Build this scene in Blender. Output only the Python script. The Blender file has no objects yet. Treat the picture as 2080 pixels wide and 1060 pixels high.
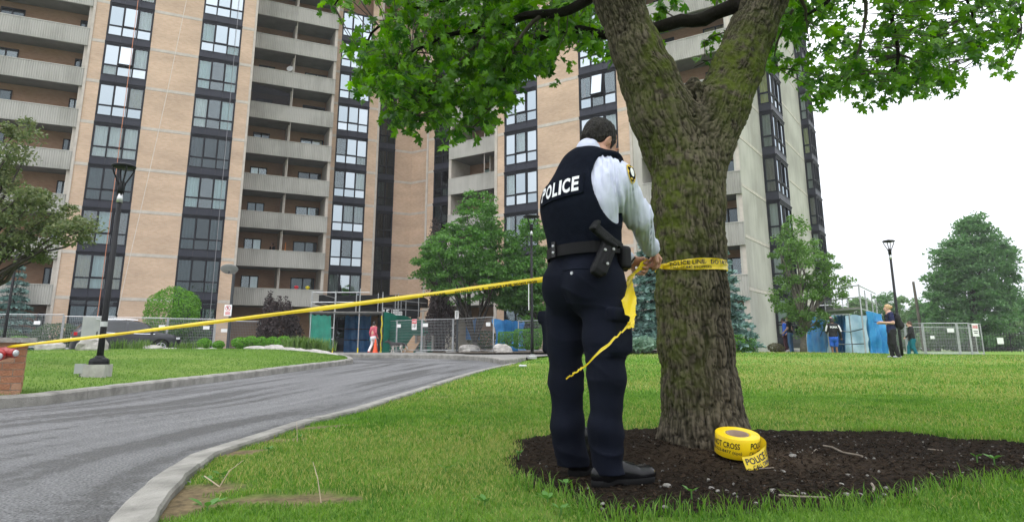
import bpy, math, random
import numpy as np
from mathutils import Matrix, Vector
random.seed(7)
RNG = np.random.default_rng(11)
SC = bpy.context.scene
COL = SC.collection
R = math.radians

# ------------------------------------------------------------ camera
F_PX, C_Y, HOR, CAM_H = 1385.0, 402.6, 707.0, 0.67      # in pixels of the 2080 wide photograph
TH = math.atan((HOR - C_Y) / F_PX)
cam = bpy.data.cameras.new('camera')
cam.sensor_width = 36.0
cam.lens = 36.0 * F_PX / 2080.0
cam.shift_y = (C_Y - 530.0) / 2080.0
cam.clip_start, cam.clip_end = 0.05, 3000.0
camo = bpy.data.objects.new('camera', cam)
COL.objects.link(camo)
camo.location = (0, 0, CAM_H)
camo.rotation_euler = (R(90) + TH, 0, 0)
SC.camera = camo

# ------------------------------------------------------------ sky: overcast day
SUN_EL, SUN_AZ = R(58), R(200)
w = bpy.data.worlds.new('World')
SC.world = w
w.use_nodes = True
nt = w.node_tree
nt.nodes.clear()
sky = nt.nodes.new('ShaderNodeTexSky')
sky.sky_type = 'NISHITA'
sky.sun_disc = False
sky.sun_elevation = SUN_EL
sky.sun_rotation = SUN_AZ
sky.air_density = 1.0
sky.dust_density = 3.0
tc = nt.nodes.new('ShaderNodeTexCoord')
cl = nt.nodes.new('ShaderNodeTexNoise')
cl.inputs['Scale'].default_value = 2.2
cl.inputs['Detail'].default_value = 5
nt.links.new(tc.outputs['Generated'], cl.inputs['Vector'])
cr = nt.nodes.new('ShaderNodeValToRGB')
cr.color_ramp.elements[0].position = 0.3
cr.color_ramp.elements[0].color = (16.5, 17.2, 18.4, 1)
cr.color_ramp.elements[1].position = 0.7
cr.color_ramp.elements[1].color = (20.0, 20.4, 21.0, 1)
nt.links.new(cl.outputs['Fac'], cr.inputs['Fac'])
mx = nt.nodes.new('ShaderNodeMix')
mx.data_type = 'RGBA'
mx.inputs['Factor'].default_value = 0.9
nt.links.new(sky.outputs['Color'], mx.inputs['A'])
sx = nt.nodes.new('ShaderNodeSeparateXYZ')
nt.links.new(tc.outputs['Generated'], sx.inputs[0])
gr = nt.nodes.new('ShaderNodeMapRange')                    # overcast: the zenith is brighter than the horizon
gr.inputs['From Min'].default_value = 0.0
gr.inputs['From Max'].default_value = 1.0
gr.inputs['To Min'].default_value = 0.47
gr.inputs['To Max'].default_value = 1.5
nt.links.new(sx.outputs['Z'], gr.inputs['Value'])
ov = nt.nodes.new('ShaderNodeMix')
ov.data_type = 'RGBA'
ov.blend_type = 'MULTIPLY'
ov.inputs['Factor'].default_value = 1.0
nt.links.new(cr.outputs['Color'], ov.inputs['A'])
nt.links.new(gr.outputs['Result'], ov.inputs['B'])
nt.links.new(ov.outputs['Result'], mx.inputs['B'])
bg = nt.nodes.new('ShaderNodeBackground')
bg.inputs['Strength'].default_value = 0.12
nt.links.new(mx.outputs['Result'], bg.inputs['Color'])
wo = nt.nodes.new('ShaderNodeOutputWorld')
nt.links.new(bg.outputs['Background'], wo.inputs['Surface'])

sun = bpy.data.lights.new('sun', 'SUN')
sun.energy = 1.0
sun.angle = R(25)
sun.color = (1.0, 0.97, 0.93)
suno = bpy.data.objects.new('sun', sun)
COL.objects.link(suno)
suno.rotation_euler = (R(90) - SUN_EL, 0, R(180) - SUN_AZ)   # from behind the camera, a little to its left

SC.view_settings.view_transform = 'Standard'
SC.view_settings.look = 'None'
SC.view_settings.gamma = 1.0
SC.view_settings.exposure = 0.0
SC.view_settings.use_curve_mapping = False
SC.render.film_transparent = False
try:
    SC.cycles.max_bounces = 8
    SC.cycles.diffuse_bounces = 4
    SC.cycles.transparent_max_bounces = 12
    SC.cycles.use_denoising = True
    SC.cycles.adaptive_threshold = 0.004
except Exception:
    pass
# ------------------------------------------------------------ where a pixel of the photograph looks
def ray(px, py):
    x = (px - 1040) / F_PX
    y = (C_Y - py) / F_PX
    d = np.array([x, math.cos(TH) - y * math.sin(TH), math.sin(TH) + y * math.cos(TH)])
    return d / d[1]

def at(px, py, Y):
    return np.array([0, 0, CAM_H]) + ray(px, py) * Y

def sstep(a, b, x):
    t = np.clip((np.asarray(x, float) - a) / (b - a), 0, 1)
    return t * t * (3 - 2 * t)

TREE = np.array([1.12, 4.5])
def zbase(x, y):
    return 0.32 * sstep(5, 28, y)

def zlawn(x, y):
    x = np.asarray(x, float); y = np.asarray(y, float)
    b = 0.16 * np.exp(-((x - 9) / 8.0) ** 2 - ((y - 26) / 5.0) ** 2)
    m = 0.10 * np.exp(-(((x - TREE[0]) / 0.75) ** 2 + ((y - TREE[1]) / 0.6) ** 2))
    return zbase(x, y) + b + m

def ground(px, py, zf=zbase):
    r = ray(px, py)
    Y = 8.0
    for _ in range(60):
        Y = 0.5 * Y + 0.5 * min(120.0, max(1.0, (float(zf(r[0] * Y, Y)) - CAM_H) / min(r[2], -1e-4)))
    return np.array([r[0] * Y, Y, float(zf(r[0] * Y, Y))])

# ------------------------------------------------------------ value noise
_TAB = np.random.default_rng(3).random((32, 32, 32)).astype(np.float32)
def vnoise(p):
    p = np.asarray(p, np.float32)
    i = np.floor(p).astype(np.int32)
    f = p - i
    f = f * f * (3 - 2 * f)
    i0 = i & 31
    i1 = (i + 1) & 31
    x0, y0, z0 = i0[..., 0], i0[..., 1], i0[..., 2]
    x1, y1, z1 = i1[..., 0], i1[..., 1], i1[..., 2]
    fx, fy, fz = f[..., 0], f[..., 1], f[..., 2]
    a = _TAB[x0, y0, z0] * (1 - fx) + _TAB[x1, y0, z0] * fx
    b = _TAB[x0, y1, z0] * (1 - fx) + _TAB[x1, y1, z0] * fx
    c = _TAB[x0, y0, z1] * (1 - fx) + _TAB[x1, y0, z1] * fx
    d = _TAB[x0, y1, z1] * (1 - fx) + _TAB[x1, y1, z1] * fx
    return (a * (1 - fy) + b * fy) * (1 - fz) + (c * (1 - fy) + d * fy) * fz

def fbm(p, n=3):
    p = np.asarray(p, np.float32)
    s = 0; a = 0.5
    for k in range(n):
        s = s + a * vnoise(p * (2.03 ** k) + 7.3 * k)
        a *= 0.5
    return s / (1 - 0.5 ** n)

# ------------------------------------------------------------ mesh building
BASE = {}
class MB:
    def __init__(s):
        s.v = []; s.f = []; s.m = []; s.mi = 0
    def add(s, vs, fs):
        n = len(s.v)
        s.v += [tuple(float(c) for c in v) for v in vs]
        for f in fs:
            s.f.append(tuple(i + n for i in f)); s.m.append(s.mi)
        return s
    def box(s, x0, x1, y0, y1, z0, z1):
        vs = [(x0, y0, z0), (x1, y0, z0), (x1, y1, z0), (x0, y1, z0), (x0, y0, z1), (x1, y0, z1), (x1, y1, z1), (x0, y1, z1)]
        return s.add(vs, [(0, 3, 2, 1), (4, 5, 6, 7), (0, 1, 5, 4), (1, 2, 6, 5), (2, 3, 7, 6), (3, 0, 4, 7)])
    def obox(s, c, ax, ay, az):
        c = np.array(c, float); ax, ay, az = (np.array(a, float) for a in (ax, ay, az))
        vs = [c + i * ax + j * ay + k * az for k in (-1, 1) for i, j in ((-1, -1), (1, -1), (1, 1), (-1, 1))]
        return s.add(vs, [(0, 3, 2, 1), (4, 5, 6, 7), (0, 1, 5, 4), (1, 2, 6, 5), (2, 3, 7, 6), (3, 0, 4, 7)])
    def rings(s, rs, cap=True, close=True):
        n = len(rs[0]); vs = []; fs = []
        for r in rs: vs += list(r)
        for k in range(len(rs) - 1):
            for i in range(n if close else n - 1):
                j = (i + 1) % n
                fs.append((k * n + i, k * n + j, (k + 1) * n + j, (k + 1) * n + i))
        if cap:
            fs.append(tuple(range(n - 1, -1, -1)))
            fs.append(tuple((len(rs) - 1) * n + i for i in range(n)))
        return s.add(vs, fs)
    def tube(s, pts, r, n=6, cap=True, squash=1.0):
        pts = [np.array(p, float) for p in pts]
        rr = r if hasattr(r, '__len__') else [r] * len(pts)
        t0 = pts[1] - pts[0]; t0 /= np.linalg.norm(t0)
        up = np.array([0, 0, 1.0]) if abs(t0[2]) < 0.9 else np.array([1.0, 0, 0])
        a = np.cross(t0, up); a /= np.linalg.norm(a)
        rs = []
        for k, p in enumerate(pts):
            t = pts[min(k + 1, len(pts) - 1)] - pts[max(k - 1, 0)]
            t = t / (np.linalg.norm(t) + 1e-9)
            a = a - t * (a @ t); a /= np.linalg.norm(a) + 1e-9
            b = np.cross(t, a)
            rs.append([p + rr[k] * (math.cos(q) * a + squash * math.sin(q) * b) for q in np.linspace(0, 2 * math.pi, n, endpoint=False)])
        return s.rings(rs, cap)
    def lathe(s, prof, n=16, c=(0, 0, 0), cap=True):
        rs = [[(c[0] + r * math.cos(q), c[1] + r * math.sin(q), c[2] + z) for q in np.linspace(0, 2 * math.pi, n, endpoint=False)] for r, z in prof]
        return s.rings(rs, cap)
    def prism(s, poly, a, b):
        n = len(poly)
        vs = [(x, y, a) for x, y in poly] + [(x, y, b) for x, y in poly]
        fs = [tuple(range(n - 1, -1, -1)), tuple(range(n, 2 * n))] + [(i, (i + 1) % n, n + (i + 1) % n, n + i) for i in range(n)]
        return s.add(vs, fs)
    def quad(s, *p):
        return s.add(p, [tuple(range(len(p)))])
    def xform(s, M, k0=0):
        M = np.array(M)
        for i in range(k0, len(s.v)):
            q = M[:3, :3] @ np.array(s.v[i]) + M[:3, 3]
            s.v[i] = tuple(q)
        return s
    def mesh(s, name, mats, smooth=False, off=None):
        me = bpy.data.meshes.new(name)
        v = s.v if off is None else [(a - off[0], b - off[1], c - off[2]) for a, b, c in s.v]
        me.from_pydata(v, [], s.f)
        mats = mats if isinstance(mats, (list, tuple)) else [mats]
        for m in mats: me.materials.append(m)
        if len(mats) > 1: me.polygons.foreach_set('material_index', s.m)
        if smooth: me.polygons.foreach_set('use_smooth', [True] * len(me.polygons))
        me.update()
        return me

def link(name, me, parent=None):
    o = bpy.data.objects.new(name, me)
    COL.objects.link(o)
    if parent is not None:
        o.parent = parent
        BASE[o.name] = BASE.get(parent.name, (0, 0, 0))
    return o

def obj(name, mb, mats, parent=None, smooth=False, base=None):
    """world-space geometry becomes ONE object; its origin is its parent's (or base)"""
    if parent is not None:
        off = BASE.get(parent.name, (0, 0, 0))
    else:
        off = tuple(base) if base is not None else (0, 0, 0)
    o = link(name, mb.mesh(name, mats, smooth, off), parent)
    if parent is None:
        o.location = off
        BASE[o.name] = off
    return o

def npmesh(name, V, Q, mats, smooth=False, mi=None, T=None):
    """numpy verts, quads (and/or triangles) -> mesh"""
    me = bpy.data.meshes.new(name)
    V = np.ascontiguousarray(V, np.float32)
    nq = 0 if Q is None else len(Q)
    ntr = 0 if T is None else len(T)
    me.vertices.add(len(V)); me.vertices.foreach_set('co', V.ravel())
    loops = []
    if nq: loops.append(np.asarray(Q, np.int32).ravel())
    if ntr: loops.append(np.asarray(T, np.int32).ravel())
    L = np.concatenate(loops)
    me.loops.add(len(L)); me.loops.foreach_set('vertex_index', L)
    st = np.concatenate([np.arange(nq) * 4, nq * 4 + np.arange(ntr) * 3]).astype(np.int32)
    me.polygons.add(nq + ntr); me.polygons.foreach_set('loop_start', st)
    mats = mats if isinstance(mats, (list, tuple)) else [mats]
    for m in mats: me.materials.append(m)
    if mi is not None: me.polygons.foreach_set('material_index', np.asarray(mi, np.int32))
    me.polygons.foreach_set('use_smooth', np.full(nq + ntr, smooth))
    me.update(calc_edges=True)
    return me

def tag(o, label=None, cat=None, group=None, kind=None):
    if label: o['label'] = label
    if cat: o['category'] = cat
    if group: o['group'] = group
    if kind: o['kind'] = kind
    return o

def thing(name, label, cat, loc=(0, 0, 0), group=None, rotz=0.0):
    o = bpy.data.objects.new(name, None)
    COL.objects.link(o)
    o.empty_display_size = 0.2
    o.location = tuple(float(c) for c in loc)
    o.rotation_euler = (0, 0, rotz)
    BASE[o.name] = tuple(float(c) for c in loc) if rotz == 0 else (0, 0, 0)
    return tag(o, label, cat, group)

def local_thing(name, label, cat, group=None):
    """children are written in local coordinates; place it afterwards"""
    o = thing(name, label, cat, (0, 0, 0), group)
    return o

def kids(o):
    return [c for c in COL.objects if c.parent == o]

CHILD = {}
def copy_tree(o, loc=None, rotz=None, label=None, scale=None):
    c = o.copy(); COL.objects.link(c)
    if loc is not None: c.location = tuple(float(x) for x in loc)
    if rotz is not None: c.rotation_euler = (0, 0, rotz)
    if scale is not None: c.scale = (scale,) * 3
    if label: c['label'] = label
    for ch in list(o.children):
        d = ch.copy(); COL.objects.link(d); d.parent = c
        for g in list(ch.children):
            e = g.copy(); COL.objects.link(e); e.parent = d
    return c

# ------------------------------------------------------------ materials
def srgb(r, g, b):
    f = lambda c: (c / 255 / 12.92) if c / 255 <= 0.04045 else ((c / 255 + 0.055) / 1.055) ** 2.4
    return (f(r), f(g), f(b))

def mat(name, col, rough=0.7, col2=None, scale=5.0, detail=4, bump=0.0, bscale=None, metal=0.0, spec=0.5, stretch=(1, 1, 1),
        lo=0.35, hi=0.65, coords='Object', trans=0.0, alpha=1.0, coat=0.0, vcol=None, sheen=0.0):
    m = bpy.data.materials.new(name)
    m.use_nodes = True
    t = m.node_tree
    b = t.nodes['Principled BSDF']
    b.inputs['Roughness'].default_value = rough
    b.inputs['Metallic'].default_value = metal
    b.inputs['Specular IOR Level'].default_value = spec
    b.inputs['Base Color'].default_value = (*col, 1)
    if coat: b.inputs['Coat Weight'].default_value = coat
    if sheen: b.inputs['Sheen Weight'].default_value = sheen
    if trans: b.inputs['Transmission Weight'].default_value = trans
    if alpha < 1: b.inputs['Alpha'].default_value = alpha
    if col2 is not None or bump:
        c = t.nodes.new('ShaderNodeTexCoord')
        mp = t.nodes.new('ShaderNodeMapping')
        mp.inputs['Scale'].default_value = stretch
        t.links.new(c.outputs[coords], mp.inputs['Vector'])
    if col2 is not None:
        n = t.nodes.new('ShaderNodeTexNoise')
        n.inputs['Scale'].default_value = scale
        n.inputs['Detail'].default_value = detail
        n.inputs['Roughness'].default_value = 0.6
        t.links.new(mp.outputs['Vector'], n.inputs['Vector'])
        rm = t.nodes.new('ShaderNodeValToRGB')
        rm.color_ramp.elements[0].position = lo; rm.color_ramp.elements[0].color = (*col, 1)
        rm.color_ramp.elements[1].position = hi; rm.color_ramp.elements[1].color = (*col2, 1)
        t.links.new(n.outputs['Fac'], rm.inputs['Fac'])
        t.links.new(rm.outputs['Color'], b.inputs['Base Color'])
    if bump:
        n2 = t.nodes.new('ShaderNodeTexNoise')
        n2.inputs['Scale'].default_value = bscale or scale * 4
        n2.inputs['Detail'].default_value = 5
        t.links.new(mp.outputs['Vector'], n2.inputs['Vector'])
        bp = t.nodes.new('ShaderNodeBump')
        bp.inputs['Strength'].default_value = bump
        bp.inputs['Distance'].default_value = 0.02
        t.links.new(n2.outputs['Fac'], bp.inputs['Height'])
        t.links.new(bp.outputs['Normal'], b.inputs['Normal'])
    return m

def node_mat(name):
    m = bpy.data.materials.new(name)
    m.use_nodes = True
    t = m.node_tree
    return m, t, t.nodes['Principled BSDF']

def leaf_mat(name, c1, c2, trl=0.35, rough=0.5, patch=0.0):
    """two sided leaf: diffuse + translucent, colour varies from leaf to leaf (mesh island)"""
    m, t, b = node_mat(name)
    g = t.nodes.new('ShaderNodeNewGeometry')
    rm = t.nodes.new('ShaderNodeValToRGB')
    rm.color_ramp.elements[0].color = (*c1, 1)
    rm.color_ramp.elements[1].color = (*c2, 1)
    t.links.new(g.outputs['Random Per Island'], rm.inputs['Fac'])
    if patch:                                   # whole patches of turf run lighter or darker
        c = t.nodes.new('ShaderNodeTexCoord'); n = t.nodes.new('ShaderNodeTexNoise'); n.inputs['Scale'].default_value = patch; n.inputs['Detail'].default_value = 6; n.inputs['Roughness'].default_value = 0.7
        t.links.new(c.outputs['Object'], n.inputs['Vector'])
        ad = t.nodes.new('ShaderNodeMath'); ad.operation = 'MULTIPLY_ADD'; ad.inputs[1].default_value = 2.6; ad.inputs[2].default_value = -1.3
        t.links.new(n.outputs['Fac'], ad.inputs[0])
        a2 = t.nodes.new('ShaderNodeMath'); a2.use_clamp = True
        t.links.new(ad.outputs[0], a2.inputs[0]); t.links.new(g.outputs['Random Per Island'], a2.inputs[1]); t.links.new(a2.outputs[0], rm.inputs['Fac'])
    t.links.new(rm.outputs['Color'], b.inputs['Base Color'])
    b.inputs['Roughness'].default_value = rough
    b.inputs['Specular IOR Level'].default_value = 0.35
    tr = t.nodes.new('ShaderNodeBsdfTranslucent')
    hs = t.nodes.new('ShaderNodeHueSaturation')
    hs.inputs['Saturation'].default_value = 1.15
    hs.inputs['Value'].default_value = 1.5
    t.links.new(rm.outputs['Color'], hs.inputs['Color'])
    t.links.new(hs.outputs['Color'], tr.inputs['Color'])
    ms = t.nodes.new('ShaderNodeMixShader')
    ms.inputs['Fac'].default_value = trl
    t.links.new(b.outputs['BSDF'], ms.inputs[1])
    t.links.new(tr.outputs['BSDF'], ms.inputs[2])
    t.links.new(ms.outputs['Shader'], t.nodes['Material Output'].inputs['Surface'])
    return m

def glass_mat(name, tint=(0.8, 0.85, 0.85), refl=0.3, rough=0.01):
    m, t, b = node_mat(name)
    t.nodes.remove(b)
    tp = t.nodes.new('ShaderNodeBsdfTransparent'); tp.inputs['Color'].default_value = (*tint, 1)
    gl = t.nodes.new('ShaderNodeBsdfGlossy'); gl.inputs['Roughness'].default_value = rough
    gl.inputs['Color'].default_value = (0.86, 0.95, 1.0, 1)
    lw = t.nodes.new('ShaderNodeFresnel'); lw.inputs['IOR'].default_value = 1.5
    ad = t.nodes.new('ShaderNodeMath'); ad.operation = 'ADD'; ad.use_clamp = True
    ad.inputs[1].default_value = refl
    t.links.new(lw.outputs['Fac'], ad.inputs[0])
    ms = t.nodes.new('ShaderNodeMixShader')
    t.links.new(ad.outputs['Value'], ms.inputs['Fac'])
    t.links.new(tp.outputs['BSDF'], ms.inputs[1]); t.links.new(gl.outputs['BSDF'], ms.inputs[2])
    t.links.new(ms.outputs['Shader'], t.nodes['Material Output'].inputs['Surface'])
    return m

def text_mesh(s, size=1.0, sx=1.0, bold=0.0, shear=0.0):
    """lettering as flat polygons in the x-y plane, lower left at 0,0: (verts Nx3, faces)"""
    cu = bpy.data.curves.new('lettering', 'FONT')
    cu.body = s; cu.size = size; cu.offset = bold * size; cu.shear = shear
    cu.resolution_u = 3
    o = bpy.data.objects.new('lettering', cu)
    COL.objects.link(o)
    dg = bpy.context.evaluated_depsgraph_get()
    me = o.evaluated_get(dg).to_mesh()
    V = np.array([v.co[:] for v in me.vertices], float).reshape(-1, 3)
    Fc = [tuple(p.vertices) for p in me.polygons]
    o.evaluated_get(dg).to_mesh_clear()
    bpy.data.objects.remove(o); bpy.data.curves.remove(cu)
    V[:, 0] -= V[:, 0].min(); V[:, 1] -= V[:, 1].min()
    V[:, 0] *= sx
    return V, Fc

def fit_text(s, w_, h_, bold=0.0):
    V, Fc = text_mesh(s, 1.0, 1.0, bold)
    V[:, 0] *= w_ / V[:, 0].max(); V[:, 1] *= h_ / V[:, 1].max()
    return V, Fc

def put_text(mb, s, w_, h_, origin, ax, ay, bold=0.0):
    V, Fc = fit_text(s, w_, h_, bold)
    o = np.array(origin, float); ax = np.array(ax, float); ay = np.array(ay, float)
    mb.add([o + v[0] * ax + v[1] * ay for v in V], Fc)
    return mb
# ============================================================ GROUND, ROAD, KERBS, LAWNS
def smooth_curve(pts, step=0.25):
    """Catmull-Rom through points, resampled evenly"""
    P = [np.array(p, float) for p in pts]
    P = [2 * P[0] - P[1]] + P + [2 * P[-1] - P[-2]]
    out = []
    for i in range(1, len(P) - 2):
        for t in np.linspace(0, 1, 24, endpoint=False):
            a, b, c, d = P[i - 1:i + 3]
            out.append(0.5 * (2 * b + (c - a) * t + (2 * a - 5 * b + 4 * c - d) * t * t + (3 * b - a - 3 * c + d) * t ** 3))
    out.append(P[-2])
    out = np.array(out)
    L = np.concatenate([[0], np.cumsum(np.linalg.norm(np.diff(out, axis=0), axis=1))])
    n = max(2, int(L[-1] / step) + 1)
    s = np.linspace(0, L[-1], n)
    return np.stack([np.interp(s, L, out[:, k]) for k in range(out.shape[1])], 1), L[-1]

def resample(C, n):
    L = np.concatenate([[0], np.cumsum(np.linalg.norm(np.diff(C, axis=0), axis=1))])
    s = np.linspace(0, L[-1], n)
    return np.stack([np.interp(s, L, C[:, k]) for k in range(C.shape[1])], 1)

def normals2(C):
    t = np.gradient(C[:, :2], axis=0); t /= np.linalg.norm(t, axis=1)[:, None]
    return np.stack([-t[:, 1], t[:, 0]], 1)          # to the left of travel

def inside(poly, X, Y):
    poly = np.asarray(poly); r = np.zeros(np.shape(X), bool)
    j = len(poly) - 1
    for i in range(len(poly)):
        xi, yi = poly[i][:2]; xj, yj = poly[j][:2]
        c = ((yi > Y) != (yj > Y)) & (X < (xj - xi) * (Y - yi) / (yj - yi + 1e-12) + xi)
        r ^= c; j = i
    return r

_k = [ground(225, 1060)[:2], ground(286, 997)[:2]]
_d = (_k[0] - _k[1]) / np.linalg.norm(_k[0] - _k[1])
KR = [tuple(_k[0] + _d * q + np.array([0.03, 0]) * q * q) for q in (3.6, 2.4, 1.4, 0.7, 0.3)] + [tuple(ground(x, y)[:2]) for x, y in
     [(225, 1060), (256, 1026), (286, 997), (323, 969), (363, 942), (390, 928), (437, 913), (491, 896), (538, 881), (606, 859), (700, 837), (830, 797), (960, 757), (1035, 739.5)]]
KL = [(-8.9, -2.0), (-7.4, 4.0)] + [tuple(ground(x, y)[:2]) for x, y in
     [(0, 830), (135, 816), (273, 797), (404, 780), (552, 761), (640, 749), (694, 741.5), (717, 737.5)]]
KRC, KRL = smooth_curve(KR, 0.12)
KLC, KLL = smooth_curve(KL, 0.15)
TIP = KLC[-1]
BACK = [tuple(TIP)] + [tuple(ground(x, y)[:2]) for x, y in [(711, 731.5)]] + [tuple(ground(681, 724.5)[:2]), (-7.6, 27.5), (-12.0, 27.2), (-30.0, 25.0)]
KBC, KBL = smooth_curve(BACK, 0.2)

# asphalt: grey aggregate, darker damp wheel tracks that follow the road
def asphalt_mat(name, uv):
    m, t, b = node_mat(name)
    c = t.nodes.new('ShaderNodeTexCoord')
    big = t.nodes.new('ShaderNodeTexNoise'); big.inputs['Scale'].default_value = 1.0; big.inputs['Detail'].default_value = 4
    mp = t.nodes.new('ShaderNodeMapping')
    mp.inputs['Scale'].default_value = (0.16, 2.6, 1) if uv else (0.5, 0.5, 0.5)
    t.links.new(c.outputs['UV' if uv else 'Object'], mp.inputs['Vector'])
    t.links.new(mp.outputs['Vector'], big.inputs['Vector'])
    br = t.nodes.new('ShaderNodeTexNoise'); br.inputs['Scale'].default_value = 7.0; br.inputs['Detail'].default_value = 9
    br.inputs['Roughness'].default_value = 0.72
    t.links.new(c.outputs['Object'], br.inputs['Vector'])
    add = t.nodes.new('ShaderNodeMath'); add.operation = 'MULTIPLY_ADD'
    t.links.new(br.outputs['Fac'], add.inputs[0]); add.inputs[1].default_value = 0.5
    t.links.new(big.outputs['Fac'], add.inputs[2])
    rm = t.nodes.new('ShaderNodeValToRGB')
    e = rm.color_ramp.elements
    e[0].position = 0.66; e[0].color = (0.062, 0.062, 0.063, 1)
    e[1].position = 0.90; e[1].color = (0.140, 0.140, 0.143, 1)
    x = e.new(0.715); x.color = (0.102, 0.102, 0.105, 1)
    t.links.new(add.outputs['Value'], rm.inputs['Fac'])
    fine = t.nodes.new('ShaderNodeTexNoise'); fine.inputs['Scale'].default_value = 70; fine.inputs['Detail'].default_value = 4
    t.links.new(c.outputs['Object'], fine.inputs['Vector'])
    fr = t.nodes.new('ShaderNodeMapRange'); fr.inputs['From Min'].default_value = 0.3; fr.inputs['From Max'].default_value = 0.7
    fr.inputs['To Min'].default_value = 0.40; fr.inputs['To Max'].default_value = 1.75
    t.links.new(fine.outputs['Fac'], fr.inputs['Value'])
    mu = t.nodes.new('ShaderNodeMix'); mu.data_type = 'RGBA'; mu.blend_type = 'MULTIPLY'; mu.inputs['Factor'].default_value = 1
    t.links.new(rm.outputs['Color'], mu.inputs['A']); t.links.new(fr.outputs['Result'], mu.inputs['B'])
    t.links.new(mu.outputs['Result'], b.inputs['Base Color'])
    rr = t.nodes.new('ShaderNodeMapRange'); rr.inputs['From Min'].default_value = 0.6; rr.inputs['From Max'].default_value = 0.8
    rr.inputs['To Min'].default_value = 0.55; rr.inputs['To Max'].default_value = 0.8
    t.links.new(add.outputs['Value'], rr.inputs['Value']); t.links.new(rr.outputs['Result'], b.inputs['Roughness'])
    vo = t.nodes.new('ShaderNodeTexVoronoi'); vo.inputs['Scale'].default_value = 70
    t.links.new(c.outputs['Object'], vo.inputs['Vector'])
    bp = t.nodes.new('ShaderNodeBump'); bp.inputs['Strength'].default_value = 0.7; bp.inputs['Distance'].default_value = 0.008
    t.links.new(vo.outputs['Distance'], bp.inputs['Height']); t.links.new(bp.outputs['Normal'], b.inputs['Normal'])
    b.inputs['Specular IOR Level'].default_value = 0.35
    return m

M_ASPH_UV = asphalt_mat('asphalt', True)
M_ASPH = asphalt_mat('asphalt_drive', False)
M_CONC = mat('kerb_concrete', (0.16, 0.153, 0.138), 0.9, (0.29, 0.278, 0.253), 4.5, detail=8, bump=0.5, bscale=60)
M_SOIL = mat('soil', (0.055, 0.042, 0.03), 0.95, (0.10, 0.078, 0.055), 3, bump=0.6, bscale=40)

def grid_obj(name, G, mats, kind, uv=None, attr=None, smooth=True):
    n, k = G.shape[:2]
    V = G.reshape(-1, 3)
    i = np.arange(n - 1)[:, None] * k + np.arange(k - 1)[None]
    Q = np.stack([i, i + 1, i + k + 1, i + k], -1).reshape(-1, 4)
    me = npmesh(name, V, Q, mats, smooth)
    if uv is not None:
        l = me.uv_layers.new(name='UVMap')
        l.data.foreach_set('uv', uv.reshape(-1, 2)[Q.ravel()].astype(np.float32).ravel())
    if attr:
        for an, av in attr.items():
            a = me.attributes.new(an, 'FLOAT', 'POINT')
            a.data.foreach_set('value', av.reshape(-1).astype(np.float32))
    o = link(name, me)
    if kind: o['kind'] = kind
    return o

# broad ground far beyond everything
gx = np.concatenate([[-900, -300, -120], np.linspace(-60, 70, 40), [150, 400, 1000]])
gy = np.concatenate([[-400, -60], np.linspace(-10, 90, 34), [160, 400, 1400]])
GX, GY = np.meshgrid(gx, gy)
GZ = zbase(GX, GY) - 0.07 - 0.25 * sstep(40, 80, GY) * 0
M_FAR = mat('ground_grass', (0.07, 0.11, 0.03), 0.95, (0.12, 0.15, 0.05), 0.6)
grid_obj('ground', np.stack([GX, GY, GZ], -1), M_FAR, 'structure')

# road between the two kerbs, then the forecourt beyond it
NR = 90
A = resample(KRC, NR); B = resample(KLC, NR)
tt = np.linspace(-0.04, 1.02, 26)
XY = A[:, None] * (1 - tt)[None, :, None] + B[:, None] * tt[None, :, None]
Zr = zbase(XY[..., 0], XY[..., 1])
UV = np.stack([np.broadcast_to(np.linspace(0, KRL, NR)[:, None], Zr.shape), np.broadcast_to(tt[None] * 4.6, Zr.shape)], -1)
grid_obj('road', np.dstack([XY, Zr]), M_ASPH_UV, 'structure', uv=UV)
fx, fy = np.meshgrid(np.linspace(-48, 4, 40), np.linspace(-4, 46, 40))
grid_obj('forecourt_road', np.dstack([fx, fy, zbase(fx, fy) - 0.006]), M_ASPH, 'structure')

def kerb(name, C, prof, seglen, side, mats, zf=zbase):
    """prof: list of (offset to the side, height); split into cast lengths with open joints"""
    root = thing(name, None, None, (0, 0, 0)); root['kind'] = 'structure'
    N = normals2(C) * side
    L = np.concatenate([[0], np.cumsum(np.linalg.norm(np.diff(C, axis=0), axis=1))])
    k = 0; s0 = 0.0
    while s0 < L[-1] - 0.3:
        s1 = min(s0 + seglen * random.uniform(0.9, 1.1), L[-1])
        ss = np.linspace(s0 + 0.006, s1 - 0.006, max(3, int((s1 - s0) / 0.15)))
        rs = []
        jog = random.uniform(-0.006, 0.006)
        for s in ss:
            c = np.array([np.interp(s, L, C[:, 0]), np.interp(s, L, C[:, 1])])
            n = np.array([np.interp(s, L, N[:, 0]), np.interp(s, L, N[:, 1])])
            z = float(zf(c[0], c[1]))
            ww = 0.006 * math.sin(s * 9.1) + 0.005 * math.sin(s * 23.0)
            rs.append([(c[0] + n[0] * (o + ww), c[1] + n[1] * (o + ww), z + h + (jog if h > 0 else 0) + 0.3 * ww * (h > 0)) for o, h in prof])
        mb = MB(); mb.rings(rs)
        obj('kerb_stone', mb, mats, root)
        s0 = s1
    return root
PR_L = [(0, -0.1), (0.0, 0.105), (0.02, 0.128), (0.15, 0.135), (0.16, 0.12), (0.16, -0.1)]
PR_R = [(0, -0.1), (0.0, 0.018), (0.02, 0.034), (0.165, 0.045), (0.175, 0.03), (0.175, -0.1)]
kerb('kerb', KLC, PR_L, 3.0, 1, M_CONC)
kerb('kerb', KRC, PR_R, 2.4, -1, M_CONC)
kerb('kerb', KBC, PR_L, 3.0, 1, M_CONC)

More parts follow.
